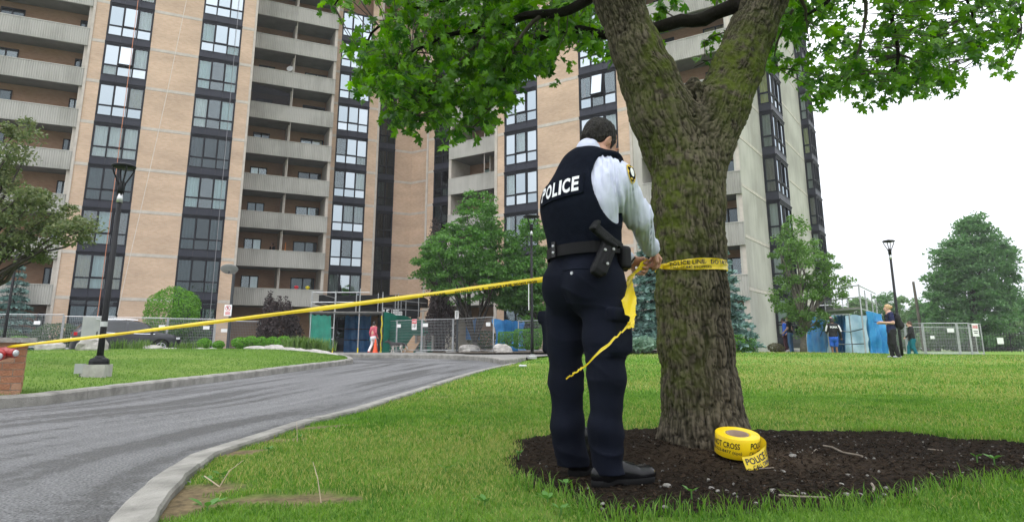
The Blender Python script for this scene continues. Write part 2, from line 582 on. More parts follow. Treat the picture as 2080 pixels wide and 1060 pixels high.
# lawn materials
def lawn_mat(name, dark, light, dry):
    m, t, b = node_mat(name)
    c = t.nodes.new('ShaderNodeTexCoord')
    n1 = t.nodes.new('ShaderNodeTexNoise'); n1.inputs['Scale'].default_value = 14; n1.inputs['Detail'].default_value = 8; n1.inputs['Roughness'].default_value = 0.8
    n2 = t.nodes.new('ShaderNodeTexNoise'); n2.inputs['Scale'].default_value = 0.5; n2.inputs['Detail'].default_value = 5
    for n in (n1, n2): t.links.new(c.outputs['Object'], n.inputs['Vector'])
    r1 = t.nodes.new('ShaderNodeValToRGB')
    r1.color_ramp.elements[0].position = 0.32; r1.color_ramp.elements[0].color = (*dark, 1)
    r1.color_ramp.elements[1].position = 0.68; r1.color_ramp.elements[1].color = (*light, 1)
    t.links.new(n1.outputs['Fac'], r1.inputs['Fac'])
    r2 = t.nodes.new('ShaderNodeMapRange'); r2.inputs['From Min'].default_value = 0.42; r2.inputs['From Max'].default_value = 0.66
    r2.inputs['To Max'].default_value = 0.65
    t.links.new(n2.outputs['Fac'], r2.inputs['Value'])
    mx = t.nodes.new('ShaderNodeMix'); mx.data_type = 'RGBA'
    t.links.new(r2.outputs['Result'], mx.inputs['Factor']); t.links.new(r1.outputs['Color'], mx.inputs['A'])
    mx.inputs['B'].default_value = (*dry, 1)
    at_ = t.nodes.new('ShaderNodeAttribute'); at_.attribute_name = 'dirt'
    sn = t.nodes.new('ShaderNodeMix'); sn.data_type = 'RGBA'
    t.links.new(at_.outputs['Fac'], sn.inputs['Factor']); t.links.new(mx.outputs['Result'], sn.inputs['A'])
    sr = t.nodes.new('ShaderNodeValToRGB')
    sr.color_ramp.elements[0].position = 0.35; sr.color_ramp.elements[0].color = (0.10, 0.078, 0.05, 1)
    sr.color_ramp.elements[1].position = 0.65; sr.color_ramp.elements[1].color = (0.30, 0.23, 0.13, 1)
    t.links.new(n1.outputs['Fac'], sr.inputs['Fac'])
    t.links.new(sr.outputs['Color'], sn.inputs['B'])
    t.links.new(sn.outputs['Result'], b.inputs['Base Color'])
    bp = t.nodes.new('ShaderNodeBump'); bp.inputs['Strength'].default_value = 0.8; bp.inputs['Distance'].default_value = 0.05
    t.links.new(n1.outputs['Fac'], bp.inputs['Height']); t.links.new(bp.outputs['Normal'], b.inputs['Normal'])
    b.inputs['Roughness'].default_value = 0.95; b.inputs['Specular IOR Level'].default_value = 0.1
    return m
M_LAWN = lawn_mat('lawn', (0.065, 0.150, 0.016), (0.15, 0.28, 0.035), (0.24, 0.29, 0.08))
M_ISLE = lawn_mat('lawn_island', (0.07, 0.135, 0.022), (0.14, 0.24, 0.042), (0.19, 0.25, 0.065))

DIRT = []           # (x, y, rx, ry, strength) bare spots by the kerb and near the camera
for px, py, rx, ry, s in [(395, 1000, 0.26, 0.20, 1.0), (350, 1030, 0.16, 0.24, 1.0), (590, 1030, 0.34, 0.12, 1.0), (520, 898, 0.38, 0.16, 1.0), (455, 922, 0.28, 0.14, 1.0), (600, 872, 0.5, 0.16, 1.0), (830, 812, 0.5, 0.10, .8),
                          (680, 853, 0.4, 0.08, .8), (900, 785, 0.6, 0.1, .6), (640, 1015, 0.12, 0.08, .7)]:
    g = ground(px, py, zlawn); DIRT.append((g[0], g[1], rx, ry, s))
def dirtf(X, Y):
    d = np.zeros(np.shape(X))
    wob = fbm(np.stack([X * 6, Y * 6, np.zeros_like(X)], -1), 3) - 0.5
    for x, y, rx, ry, s in DIRT:
        q = ((X - x) / rx) ** 2 + ((Y - y) / ry) ** 2
        d = np.maximum(d, s * (1 - sstep(0.5, 1.6, q + 1.6 * wob)))
    return d

# right-hand lawn, from its kerb out to the right and back to the building
edge = KRC + normals2(KRC) * -0.165
ey = np.concatenate([edge[:, 1], [25, 30, 34, 60, 90]])
ex = np.concatenate([edge[:, 0], [1.0, 5.0, 12.0, 21.0, 27.0]])
def lawn_left(y): return np.interp(y, ey, ex)
ly = np.concatenate([np.linspace(-2, 8, 90), np.linspace(8.2, 34, 90), np.linspace(35, 75, 24)])
lt = np.concatenate([np.linspace(0, 1, 70) ** 1.25 * 8, np.linspace(8.6, 75, 40)])
LX = lawn_left(ly)[:, None] + lt[None]
LY = np.broadcast_to(ly[:, None], LX.shape)
bedpx = [(1052, 900), (1030, 935), (1052, 985), (1085, 1015), (1165, 1040), (1215, 1075), (1330, 1068), (1480, 1060), (1600, 1056), (1700, 1052), (1790, 1040), (1880, 1022), (1960, 1006), (2040, 992), (2160, 985), (2250, 955), (2180, 922), (2060, 902), (1960, 899), (1880, 888), (1790, 880), (1690, 882), (1600, 880), (1515, 879), (1400, 876), (1290, 878), (1180, 884), (1105, 892)]
BED = np.array([ground(x, y, zlawn)[:2] for x, y in bedpx])
BEDC, _ = smooth_curve([tuple(p) for p in BED] + [tuple(BED[0])], 0.1)
BEDC = BEDC + normals2(BEDC) * (0.14 * (fbm(np.stack([BEDC[:, 0] * 5, BEDC[:, 1] * 5, BEDC[:, 0] * 0], -1), 2) - 0.5))[:, None]
def bed_dist(X, Y):
    """distance to the edge of the mulch, positive inside"""
    P_ = np.stack([np.ravel(X), np.ravel(Y)], 1).astype(np.float32); d = np.full(len(P_), 9.0, np.float32)
    for i in range(0, len(P_), 20000):
        q = P_[i:i + 20000]; d[i:i + 20000] = np.sqrt(((q[:, None] - BEDC[None].astype(np.float32)) ** 2).sum(-1)).min(1)
    ins = inside(BEDC, P_[:, 0], P_[:, 1]); return np.where(ins, d, -d).reshape(np.shape(X))
def bed_z(x, y): return zlawn(x, y) + 0.012 + 0.022 * (fbm(np.stack([x * 9, y * 9, x * 0], -1), 4) - 0.5)
LZ = -0.07 * sstep(0.0, 0.12, bed_dist(LX, LY)) + zlawn(LX, LY) + 0.03 * sstep(0, 0.5, lt)[None] + 0.012 * (fbm(np.stack([LX * 1.7, LY * 1.7, LX * 0], -1)) - 0.5) + 0.002
grid_obj('lawn', np.stack([LX, LY, LZ], -1), M_LAWN, 'structure', attr={'dirt': dirtf(LX, LY)})
def lawn_z(x, y):
    x = np.asarray(x, float); y = np.asarray(y, float)
    d = np.clip(x - lawn_left(y), 0, None)
    return zlawn(x, y) + 0.03 * sstep(0, 0.5, d) + 0.012 * (fbm(np.stack([x * 1.7, y * 1.7, x * 0], -1)) - 0.5) + 0.002

# left island: grass bank from the kerb up to a crest of rocks
crest_px = [(-160, 716, 19.0), (60, 711, 20.5), (200, 709, 21.5), (350, 708, 22.5), (500, 709, 23.0), (570, 711.5, 23.0), (640, 722, 22.5), (690, 734, 21.2)]
CR = np.array([at(*p) for p in crest_px])
CRC, _ = smooth_curve([(-13.0, 2.0, 0.5), (-14.5, 10.0, 0.55)] + [tuple(p) for p in CR], 0.3)
NI = 80
fr = resample(KLC + normals2(KLC) * 0.155, NI)
F3 = np.column_stack([fr, zbase(fr[:, 0], fr[:, 1]) + 0.118])
C3 = resample(CRC, NI)
it = np.concatenate([np.linspace(0, 1, 36), [1.08, 1.2, 1.35]])
IS = F3[:, None] * (1 - it)[None, :, None] + C3[:, None] * it[None, :, None]
bow = 0.10 * np.sin(np.clip(it, 0, 1) * math.pi)
IS[..., 2] += bow[None] + 0.02 * (fbm(np.stack([IS[..., 0], IS[..., 1], IS[..., 0] * 0], -1)) - 0.5)
for j, q in enumerate(it):
    if q > 1: IS[:, j, 2] = C3[:, 2] - (q - 1) * 1.1 * np.clip(C3[:, 2] - 0.25, 0, 1) * 2.6
grid_obj('lawn_island', IS, M_ISLE, 'structure', attr={'dirt': np.zeros(IS.shape[:2])})
def project(p):
    p = np.asarray(p, float)
    X, Y, Z = p[..., 0], p[..., 1], p[..., 2] - CAM_H
    d = Y * math.cos(TH) + Z * math.sin(TH); v = -Y * math.sin(TH) + Z * math.cos(TH)
    return 1040 + F_PX * X / d, C_Y - F_PX * v / d
def island_hit(px, py):
    sub = IS[:, :36]; f = np.linspace(0, 1, 12, endpoint=False)
    sub = (sub[:-1, None] * (1 - f)[None, :, None, None] + sub[1:, None] * f[None, :, None, None]).reshape(-1, 36, 3)
    f = np.linspace(0, 1, 6, endpoint=False)
    sub = (sub[:, :-1, None] * (1 - f)[None, None, :, None] + sub[:, 1:, None] * f[None, None, :, None]).reshape(-1, 3)
    sub = sub[sub[:, 1] > 4]
    x, y = project(sub)
    return sub[np.argmin((x - px) ** 2 + (y - py) ** 2)]

# pavement in front of the building, with its own kerb edge
pave = [ground(x, y)[:2] for x, y in [(560, 725.5), (690, 726), (860, 727.5), (960, 731), (1008, 737), (1022, 741), (1068, 734)]]
pave = [(-30, pave[0][1] + 0.6)] + [tuple(p) for p in pave]
PVC, PVL = smooth_curve(pave, 0.4)
mb = MB()
top = [(x, y, float(zbase(x, y)) + 0.125) for x, y in PVC]
top += [(1.4, 24.5, 0.43), (2.5, 27, 0.45), (1.5, 33.5, 0.45), (-3.0, 36.0, 0.45), (-6, 48, 0.45), (-30, 42, 0.45)]
nT = len(top)
mb.add(top, [tuple(range(nT))])
nP = len(PVC)
mb.add([top[i] for i in range(nP)] + [(top[i][0], top[i][1], top[i][2] - 0.2) for i in range(nP)], [(i, i + 1, nP + i + 1, nP + i) for i in range(nP - 1)])
M_PAVE = mat('pavement_concrete', (0.16, 0.155, 0.145), 0.9, (0.23, 0.222, 0.21), 1.2, bump=0.2, bscale=30)
po = obj('pavement', mb, M_PAVE); po['kind'] = 'structure'
PR_P = [(0.0, -0.1), (-0.012, 0.11), (0.0, 0.138), (0.16, 0.138), (0.17, -0.1)]
kerb('kerb', PVC, PR_P, 3.0, 1, M_CONC)
# planting soil between pavement and building, and along the right wing
def soil_patch(pts, z=0.02):
    m_ = MB()
    P_ = [(x, y, float(zlawn(x, y)) + z) for x, y in pts]
    c = np.mean(P_, 0); c[2] += 0.08
    m_.add([tuple(c)] + P_, [(0, i + 1, (i + 1) % len(P_) + 1) for i in range(len(P_))])
    o = obj('planting_soil', m_, M_SOIL, base=(c[0], c[1], c[2])); o['kind'] = 'structure'
    return o
soil_patch([(-3.6, 33.0), (-1.2, 28.5), (1.3, 26.5), (3.0, 27.6), (5.0, 31), (12.5, 33.0), (12.4, 35), (3, 43), (-6, 45)], 0.14)
soil_patch([(3.2, 26.0), (4.7, 25.2), (6.4, 25.6), (7.0, 27.5), (5, 28.6), (3.4, 27.6)], 0.10)
# ============================================================ APARTMENT TOWER
T1, FH = 3.56, 2.74                     # head of the first-floor windows, storey height
def TZ(k): return T1 + FH * (k - 1)
class Fr:
    """facade frame: local x along the wall to the right, local y into the building, z up"""
    def __init__(s, az, d, right):
        a = R(az); t = np.array([math.sin(a), math.cos(a)])
        if right: t = -t
        n = np.array([-t[1], t[0]])
        s.t, s.n, s.d = t, n, d
        s.M = Matrix(((t[0], n[0], 0, n[0] * d), (t[1], n[1], 0, n[1] * d), (0, 0, 1, 0), (0, 0, 0, 1)))
    def u(s, px, py, v=0):
        r = ray(px, py); Y = (s.d + v) / (r[:2] @ s.n); q = r[:2] * Y
        return float(q @ s.t)
    def w(s, u, v, z):
        q = s.t * u + s.n * (s.d + v)
        return (q[0], q[1], z)
FA, FB, FC = Fr(64, 48.4, False), Fr(64, 53.3, False), Fr(-56, 35.7, True)

def brick_mat(name, c1, c2, mortar, sc=1.0, bump=0.3):
    m, t, b = node_mat(name)
    c = t.nodes.new('ShaderNodeTexCoord')
    mp = t.nodes.new('ShaderNodeMapping'); mp.inputs['Rotation'].default_value = (R(90), 0, 0)
    sx = t.nodes.new('ShaderNodeSeparateXYZ'); cx = t.nodes.new('ShaderNodeCombineXYZ')
    ad = t.nodes.new('ShaderNodeMath'); ad.operation = 'ADD'
    t.links.new(c.outputs['Object'], sx.inputs[0])
    t.links.new(sx.outputs['X'], ad.inputs[0]); t.links.new(sx.outputs['Y'], ad.inputs[1])
    t.links.new(ad.outputs[0], cx.inputs['X']); t.links.new(sx.outputs['Z'], cx.inputs['Y'])
    bk = t.nodes.new('ShaderNodeTexBrick')
    bk.inputs['Scale'].default_value = sc
    bk.inputs['Brick Width'].default_value = 0.215; bk.inputs['Row Height'].default_value = 0.075
    bk.inputs['Mortar Size'].default_value = 0.009
    bk.inputs['Color1'].default_value = (*c1, 1); bk.inputs['Color2'].default_value = (*c2, 1); bk.inputs['Mortar'].default_value = (*mortar, 1)
    t.links.new(cx.outputs[0], bk.inputs['Vector'])
    n = t.nodes.new('ShaderNodeTexNoise'); n.inputs['Scale'].default_value = 0.35; n.inputs['Detail'].default_value = 6
    mp2 = t.nodes.new('ShaderNodeMapping'); mp2.inputs['Scale'].default_value = (1, 1, 3.0)
    oi = t.nodes.new('ShaderNodeObjectInfo')
    va = t.nodes.new('ShaderNodeVectorMath'); va.operation = 'ADD'
    t.links.new(c.outputs['Object'], va.inputs[0]); t.links.new(oi.outputs['Location'], va.inputs[1])
    t.links.new(va.outputs[0], mp2.inputs['Vector']); t.links.new(mp2.outputs['Vector'], n.inputs['Vector'])
    mr = t.nodes.new('ShaderNodeMapRange'); mr.inputs['From Min'].default_value = 0.3; mr.inputs['From Max'].default_value = 0.7
    mr.inputs['To Min'].default_value = 0.84; mr.inputs['To Max'].default_value = 1.12
    t.links.new(n.outputs['Fac'], mr.inputs['Value'])
    mu = t.nodes.new('ShaderNodeMix'); mu.data_type = 'RGBA'; mu.blend_type = 'MULTIPLY'; mu.inputs['Factor'].default_value = 1
    t.links.new(bk.outputs['Color'], mu.inputs['A']); t.links.new(mr.outputs['Result'], mu.inputs['B'])
    t.links.new(mu.outputs['Result'], b.inputs['Base Color'])
    bp = t.nodes.new('ShaderNodeBump'); bp.inputs['Strength'].default_value = bump; bp.inputs['Distance'].default_value = 0.01; bp.invert = True
    t.links.new(bk.outputs['Fac'], bp.inputs['Height']); t.links.new(bp.outputs['Normal'], b.inputs['Normal'])
    b.inputs['Roughness'].default_value = 0.9; b.inputs['Specular IOR Level'].default_value = 0.2
    return m

def conc_wall_mat(name, c1, c2, streak=0.5):
    m, t, b = node_mat(name)
    c = t.nodes.new('ShaderNodeTexCoord'); oi = t.nodes.new('ShaderNodeObjectInfo')
    va = t.nodes.new('ShaderNodeVectorMath'); va.operation = 'ADD'
    t.links.new(c.outputs['Object'], va.inputs[0]); t.links.new(oi.outputs['Location'], va.inputs[1])
    mp = t.nodes.new('ShaderNodeMapping'); mp.inputs['Scale'].default_value = (3.0, 3.0, 0.25)
    t.links.new(va.outputs[0], mp.inputs['Vector'])
    n = t.nodes.new('ShaderNodeTexNoise'); n.inputs['Scale'].default_value = 1.0; n.inputs['Detail'].default_value = 7; n.inputs['Roughness'].default_value = 0.65
    t.links.new(mp.outputs['Vector'], n.inputs['Vector'])
    n2 = t.nodes.new('ShaderNodeTexNoise'); n2.inputs['Scale'].default_value = 0.4; n2.inputs['Detail'].default_value = 5
    t.links.new(va.outputs[0], n2.inputs['Vector'])
    mm = t.nodes.new('ShaderNodeMath'); mm.operation = 'MULTIPLY_ADD'; mm.inputs[1].default_value = streak
    t.links.new(n.outputs['Fac'], mm.inputs[0]); t.links.new(n2.outputs['Fac'], mm.inputs[2])
    rm = t.nodes.new('ShaderNodeValToRGB')
    rm.color_ramp.elements[0].position = 0.58; rm.color_ramp.elements[0].color = (*c1, 1)
    rm.color_ramp.elements[1].position = 0.88; rm.color_ramp.elements[1].color = (*c2, 1)
    t.links.new(mm.outputs[0], rm.inputs['Fac'])
    t.links.new(rm.outputs['Color'], b.inputs['Base Color'])
    b.inputs['Roughness'].default_value = 0.92; b.inputs['Specular IOR Level'].default_value = 0.2
    return m

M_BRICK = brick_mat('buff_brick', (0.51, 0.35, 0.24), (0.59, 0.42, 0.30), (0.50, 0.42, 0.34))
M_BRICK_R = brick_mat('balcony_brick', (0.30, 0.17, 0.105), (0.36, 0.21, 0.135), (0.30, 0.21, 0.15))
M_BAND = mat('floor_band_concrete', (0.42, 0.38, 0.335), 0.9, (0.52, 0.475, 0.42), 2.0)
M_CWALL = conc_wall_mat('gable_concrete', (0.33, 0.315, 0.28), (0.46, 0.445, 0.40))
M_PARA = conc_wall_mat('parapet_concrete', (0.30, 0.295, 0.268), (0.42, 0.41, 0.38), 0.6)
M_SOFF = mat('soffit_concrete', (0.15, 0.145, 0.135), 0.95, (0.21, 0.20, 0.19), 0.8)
M_FRAME = mat('window_frame', (0.012, 0.013, 0.018), 0.55, (0.018, 0.019, 0.026), 1.5, spec=0.2)
M_FRAME2 = mat('window_spandrel', (0.024, 0.026, 0.038), 0.5, (0.034, 0.036, 0.05), 1.5, spec=0.25)
M_GLASS_HI, _t, _b = node_mat('glass_sky_mirror')          # sun-film panes that mostly give back the sky
_t.nodes.remove(_b)
_g = _t.nodes.new('ShaderNodeBsdfGlossy'); _g.inputs['Roughness'].default_value = 0.015
_o = _t.nodes.new('ShaderNodeObjectInfo'); _r = _t.nodes.new('ShaderNodeValToRGB')
_r.color_ramp.elements[0].color = (0.33, 0.385, 0.42, 1); _r.color_ramp.elements[1].color = (0.50, 0.55, 0.58, 1)
_t.links.new(_o.outputs['Random'], _r.inputs['Fac']); _t.links.new(_r.outputs['Color'], _g.inputs['Color'])
_t.links.new(_g.outputs['BSDF'], _t.nodes['Material Output'].inputs['Surface'])
M_GLASS_MD = glass_mat('glass_clear', (0.93, 0.97, 0.97), 0.05)
M_GLASS_LO = glass_mat('glass_dark', (0.42, 0.5, 0.52), 0.035)
def curtain_mat(name, c):
    m, t, b = node_mat(name)
    tc_ = t.nodes.new('ShaderNodeTexCoord'); wv = t.nodes.new('ShaderNodeTexNoise')
    mp = t.nodes.new('ShaderNodeMapping'); mp.inputs['Scale'].default_value = (5, 1, 0.12)
    t.links.new(tc_.outputs['Object'], mp.inputs['Vector']); t.links.new(mp.outputs['Vector'], wv.inputs['Vector'])
    rm = t.nodes.new('ShaderNodeValToRGB')
    rm.color_ramp.elements[0].position = 0.35; rm.color_ramp.elements[0].color = (*(x * 0.86 for x in c), 1)
    rm.color_ramp.elements[1].position = 0.62; rm.color_ramp.elements[1].color = (*c, 1)
    t.links.new(wv.outputs['Fac'], rm.inputs['Fac']); t.links.new(rm.outputs['Color'], b.inputs['Base Color'])
    b.inputs['Roughness'].default_value = 0.95
    tr = t.nodes.new('ShaderNodeBsdfTranslucent'); t.links.new(rm.outputs['Color'], tr.inputs['Color'])
    ms = t.nodes.new('ShaderNodeMixShader'); ms.inputs['Fac'].default_value = 0.25
    t.links.new(b.outputs['BSDF'], ms.inputs[1]); t.links.new(tr.outputs['BSDF'], ms.inputs[2])
    t.links.new(ms.outputs['Shader'], t.nodes['Material Output'].inputs['Surface'])
    return m
CURT = {'white': curtain_mat('curtain_white', (0.85, 0.85, 0.82)), 'teal': curtain_mat('curtain_teal', (0.55, 0.72, 0.72)),
        'tan': curtain_mat('curtain_tan', (0.45, 0.36, 0.22)), 'brown': curtain_mat('curtain_brown', (0.20, 0.13, 0.10)),
        'red': curtain_mat('curtain_red', (0.16, 0.05, 0.06)), 'yellow': curtain_mat('curtain_yellow', (0.72, 0.66, 0.12)),
        'grey': curtain_mat('curtain_grey', (0.42, 0.42, 0.40)), 'orange': curtain_mat('curtain_orange', (0.6, 0.36, 0.14))}
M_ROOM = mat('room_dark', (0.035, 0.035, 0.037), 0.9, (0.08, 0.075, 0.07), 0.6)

b0 = FB.w(11, 6, 0.3)
TOWER = thing('apartment_building', 'tall buff brick and grey concrete apartment tower with stacked balconies and dark window columns', 'apartment building', b0)
def place(name, me, M, parent=None):
    """mesh in facade-local coordinates under the tower (parent None) or under one of its parts"""
    o = bpy.data.objects.new(name, me); COL.objects.link(o)
    if parent is None:
        o.parent = TOWER
        o.matrix_local = Matrix.Translation(Vector(b0)).inverted() @ M
    else:
        o.parent = parent
        o.matrix_local = M
    return o
TR = lambda u, v, z: Matrix.Translation((u, v, z))

def wall_strip(F, u0, u1, v, z0, z1, m, name='wall', th=0.3):
    mb = MB(); mb.box(0, u1 - u0, 0, th, 0, z1 - z0)
    return place(name, mb.mesh(name, m), F.M @ TR(u0, v, z0))

_MESH = {}
def cached(key, fn):
    if key not in _MESH: _MESH[key] = fn()
    return _MESH[key]

NF = 10
def brick_column(F, u0, u1, v=0.0, kmin=1, kmax=NF, mt=None):
    """brickwork panels between the concrete floor bands"""
    W = u1 - u0
    def pan(): return MB().box(0, W, 0, 0.3, 0.11, FH - 0.09).mesh('brick_panel', mt or M_BRICK)
    def band(): return MB().box(0, W, -0.012, 0.3, -0.088, 0.108).mesh('floor_band', M_BAND)
    key = (round(W, 3), (mt or M_BRICK).name)
    for k in range(kmin, kmax + 1):
        z = TZ(k) + 0.05
        place('floor_band', cached(('band',) + key, band), F.M @ TR(u0, v, z))
        place('brick_panel', cached(('pan',) + key, pan), F.M @ TR(u0, v, z))
    wall_strip(F, u0, u1, v, 0.1, TZ(kmin) - 0.04, mt or M_BRICK, 'brick_panel')

# --- window unit: n lights wide, two panes high, spandrel below; origin at its head, left
def frame_mesh(W, n, led):
    mb = MB(); h1, h2, sp = -1.46, -2.12, -2.60
    for x in np.linspace(0, W, n + 1):
        e = 0.085 if 0 < x < W else 0.11
        a, b = (x - e / 2, x + e / 2) if 0 < x < W else ((0, e) if x == 0 else (W - e, W))
        mb.box(a, b, -0.03, 0.09, h2 - 0.02, 0.03)
    mb.box(0.0, W, -0.028, 0.088, -0.10, 0.028); mb.box(0, W, -0.026, 0.086, h1 - 0.045, h1 + 0.04); mb.box(0, W, -0.032, 0.084, h2 - 0.04, h2 + 0.02)
    # the opening light in the middle stands proud of its neighbours
    if n == 3:
        a, b = W / 3 + 0.02, 2 * W / 3 - 0.02
        for x0, x1, z0, z1 in ((a, a + 0.06, h1, -0.05), (b - 0.06, b, h1, -0.05), (a, b, h1 + 0.0, h1 + 0.07), (a, b, -0.115, -0.05)):
            mb.box(x0, x1, -0.055, 0.0, z0, z1)
    mb.mi = 1
    for i in range(n):
        mb.box(W * i / n + 0.008, W * (i + 1) / n - 0.008, -0.012, 0.06, sp, h2 - 0.045)
    mb.mi = 0
    mb.box(-0.01, W + 0.01, -0.10, 0.25, sp - 0.05, sp - 0.004)
    mb.box(-0.005, W + 0.005, -0.06, 0.25, sp - 0.145, sp - 0.052)
    return mb.mesh('window', [M_FRAME, M_FRAME2])

def window(F, u0, W, v, k, n=3, glass=None, curtain=None, cover=1.0, tilt=None, opened=False, split=True, lower=True):
    M = F.M @ TR(u0, v, TZ(k))
    wo_ = place('window', cached(('frame', round(W, 2), n), lambda: frame_mesh(W, n, True)), M)
    pw = W / n
    for i in range(n):
        for row, (za, zb) in enumerate(((-1.42, -0.07), (-2.10, -1.50))):
            gp = M_GLASS_MD if glass == M_GLASS_HI and random.random() < 0.22 else glass
            def pm(): return MB().box(0, pw - 0.06, 0, 0.012, 0, zb - za).mesh('pane', gp)
            Mx = TR(pw * i + 0.03, 0.03, za)
            if row == 0 and i == 1 and n == 3: Mx = TR(pw * i + 0.03, -0.035, za)
            if opened and row == 0 and i == 1:
                Mx = TR(pw * i + 0.03, -0.05, za + 1.35) @ Matrix.Rotation(R(-9), 4, 'X') @ TR(0, 0, -1.35)
            if tilt: Mx = Mx @ Matrix.Rotation(R(random.uniform(-tilt, tilt)), 4, 'X') @ Matrix.Rotation(R(random.uniform(-tilt, tilt)), 4, 'Z')
            place('pane', cached(('pane', round(pw, 3), row, gp.name), pm), Mx, wo_)
    if opened:
        mb = MB(); za = -1.42
        Mt = TR(pw + 0.03, -0.05, -0.07) @ Matrix.Rotation(R(-9), 4, 'X')
        for x0, x1, z0, z1 in ((0, 0.05, -1.37, 0), (pw - 0.11, pw - 0.06, -1.37, 0), (0, pw - 0.06, -1.38, -1.33), (0, pw - 0.06, -0.05, 0)):
            mb.box(x0, x1, -0.03, 0.03, z0, z1)
        place('opening_light', mb.mesh('opening_light', M_FRAME), Mt, wo_)
    # room behind: a plain dark back wall, and the curtains
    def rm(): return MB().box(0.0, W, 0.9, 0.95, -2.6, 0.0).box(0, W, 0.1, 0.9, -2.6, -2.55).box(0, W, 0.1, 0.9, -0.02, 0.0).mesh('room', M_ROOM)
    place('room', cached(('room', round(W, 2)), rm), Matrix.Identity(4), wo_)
    if curtain:
        segs = curtain if isinstance(curtain, (list, tuple)) else [(curtain, 0.0, cover)]
        for cm, a, b in segs:
            key = ('curt', cm, round(a, 2), round(b, 2), round(W, 2), random.randint(0, 2))
            def cmesh():
                mb = MB(); n_ = max(6, int((b - a) * W / 0.03)); rows = []
                xs = np.linspace(a * W + 0.03, b * W - 0.03, n_); ph = random.uniform(0, 9)
                for z in (-2.12, -0.05):
                    rows.append([(x, 0.24 + 0.045 * math.sin(x * 30 + ph) + 0.02 * math.sin(x * 11 + z), z) for x in xs])
                mb.rings(rows, cap=False, close=False)
                return mb.mesh('curtain', CURT[cm], smooth=True)
            place('curtain', cached(key, cmesh), Matrix.Identity(4), wo_)
    return wo_

def rnd_curtain(pal):
    c = random.choice(pal)
    q = random.random()
    if q < 0.5: return [(c, 0.0, 0.34), (c, 0.66, 1.0)]
    if q < 0.7: return [(c, 0.0, 1.0)]
    if q < 0.85: return [(c, 0.0, 0.36), (random.choice(pal), 0.36, 0.7)]
    return None

# --- balcony: slab, ribbed parapet, recess with back wall, doors, divider
def parapet_mesh(W, h, ribbed, ends):
    mb = MB(); mb.mi = 0
    p = []
    if ribbed:
        n = int(W / 0.125); st = W / n
        for i in range(n):
            x = i * st
            p += [(x, 0.0), (x + st * 0.5, 0.0), (x + st * 0.58, 0.032), (x + st * 0.92, 0.032)]
        p += [(W, 0.0)]
    else:
        p = [(0, 0), (W, 0)]
    p = p + [(W, 0.14), (0, 0.14)]
    mb.prism(p, 0, h - 0.06)
    mb.box(-0.01, W + 0.01, -0.012, 0.16, h - 0.058, h)
    if ends:
        mb.box(W - 0.14, W, 0.142, 1.5, 0, h - 0.03)
    return mb.mesh('parapet', M_PARA)

def door_mesh(W, H, op):
    mb = MB(); e = 0.06
    mb.box(0, W, 0, 0.1, H - e, H); mb.box(0, W, 0, 0.1, 0, e); mb.box(0, e, 0.001, 0.1, e, H - e); mb.box(W - e, W, 0.001, 0.1, e, H - e)
    mb.box(W / 2 - 0.04, W / 2 + 0.04, -0.02, 0.1, e, H - e)
    mb.mi = 1
    mb.box(e, W / 2 - 0.04, 0.05, 0.06, e, H - e); mb.box(W / 2 + 0.04, W - e, 0.03, 0.04, e, H - e)
    return mb.mesh('sliding_door', [M_FRAME, op])

def balcony(F, u0, u1, v, k, depth, ztop, zbot, doors, divider=None, ribbed=True, slab_name='balcony', end=False, side_l=True, side_r=True, opaque=None):
    W = u1 - u0; z = TZ(k) + zbot; h = ztop - zbot
    M = F.M @ TR(u0, v, z)
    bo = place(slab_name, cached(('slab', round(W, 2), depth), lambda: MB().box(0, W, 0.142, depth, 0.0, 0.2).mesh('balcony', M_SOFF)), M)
    place('parapet', cached(('para', round(W, 2), round(h, 2), ribbed, end), lambda: parapet_mesh(W, h, ribbed, end)), TR(0, 0, -0.02), bo)
    hh = FH - 0.2
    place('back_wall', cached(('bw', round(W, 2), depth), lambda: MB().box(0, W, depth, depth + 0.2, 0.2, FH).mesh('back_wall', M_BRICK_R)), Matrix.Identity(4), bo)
    for (a, b, H, cm) in doors:
        gl = M_GLASS_LO if random.random() < 0.4 else M_GLASS_MD
        d = place('sliding_door', cached(('door', round(b - a, 2), H, gl.name), lambda: door_mesh(b - a, H, gl)), TR(a, depth - 0.105, 0.203), bo)
        cc = cm or random.choice([None, 'white', 'white', 'teal', 'grey', 'tan'])
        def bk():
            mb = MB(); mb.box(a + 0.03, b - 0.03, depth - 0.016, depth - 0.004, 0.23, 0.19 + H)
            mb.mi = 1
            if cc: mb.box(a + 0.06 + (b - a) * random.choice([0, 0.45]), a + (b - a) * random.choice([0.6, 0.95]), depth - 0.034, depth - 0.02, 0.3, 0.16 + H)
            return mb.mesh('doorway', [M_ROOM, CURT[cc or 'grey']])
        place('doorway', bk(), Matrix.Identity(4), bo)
    if divider is not None:
        place('divider_wall', cached(('div', depth), lambda: MB().box(-0.05, 0.05, 0.9, depth - 0.02, 0.2, FH - 0.01).box(-0.025, 0.025, 0.18, 0.23, 0.2, FH - 0.01).mesh('divider_wall', M_BAND)), TR(divider, 0, 0), bo)
    for s, on in ((0, side_l), (1, side_r)):
        if on:
            place('side_wall', cached(('side', depth), lambda: MB().box(-0.1, 0.1, 0.145, depth - 0.003, 0.203, FH - 0.003).mesh('side_wall', M_BAND)), TR(0.1 if s == 0 else W - 0.1, 0, 0), bo)
    return bo

ZTOP = 35.0
def fin(F, u0, u1, v=0.0, d=0.06, th=0.36):
    return wall_strip(F, u0, u1, v - d, 0.15, ZTOP, M_BAND, 'concrete_fin', th)

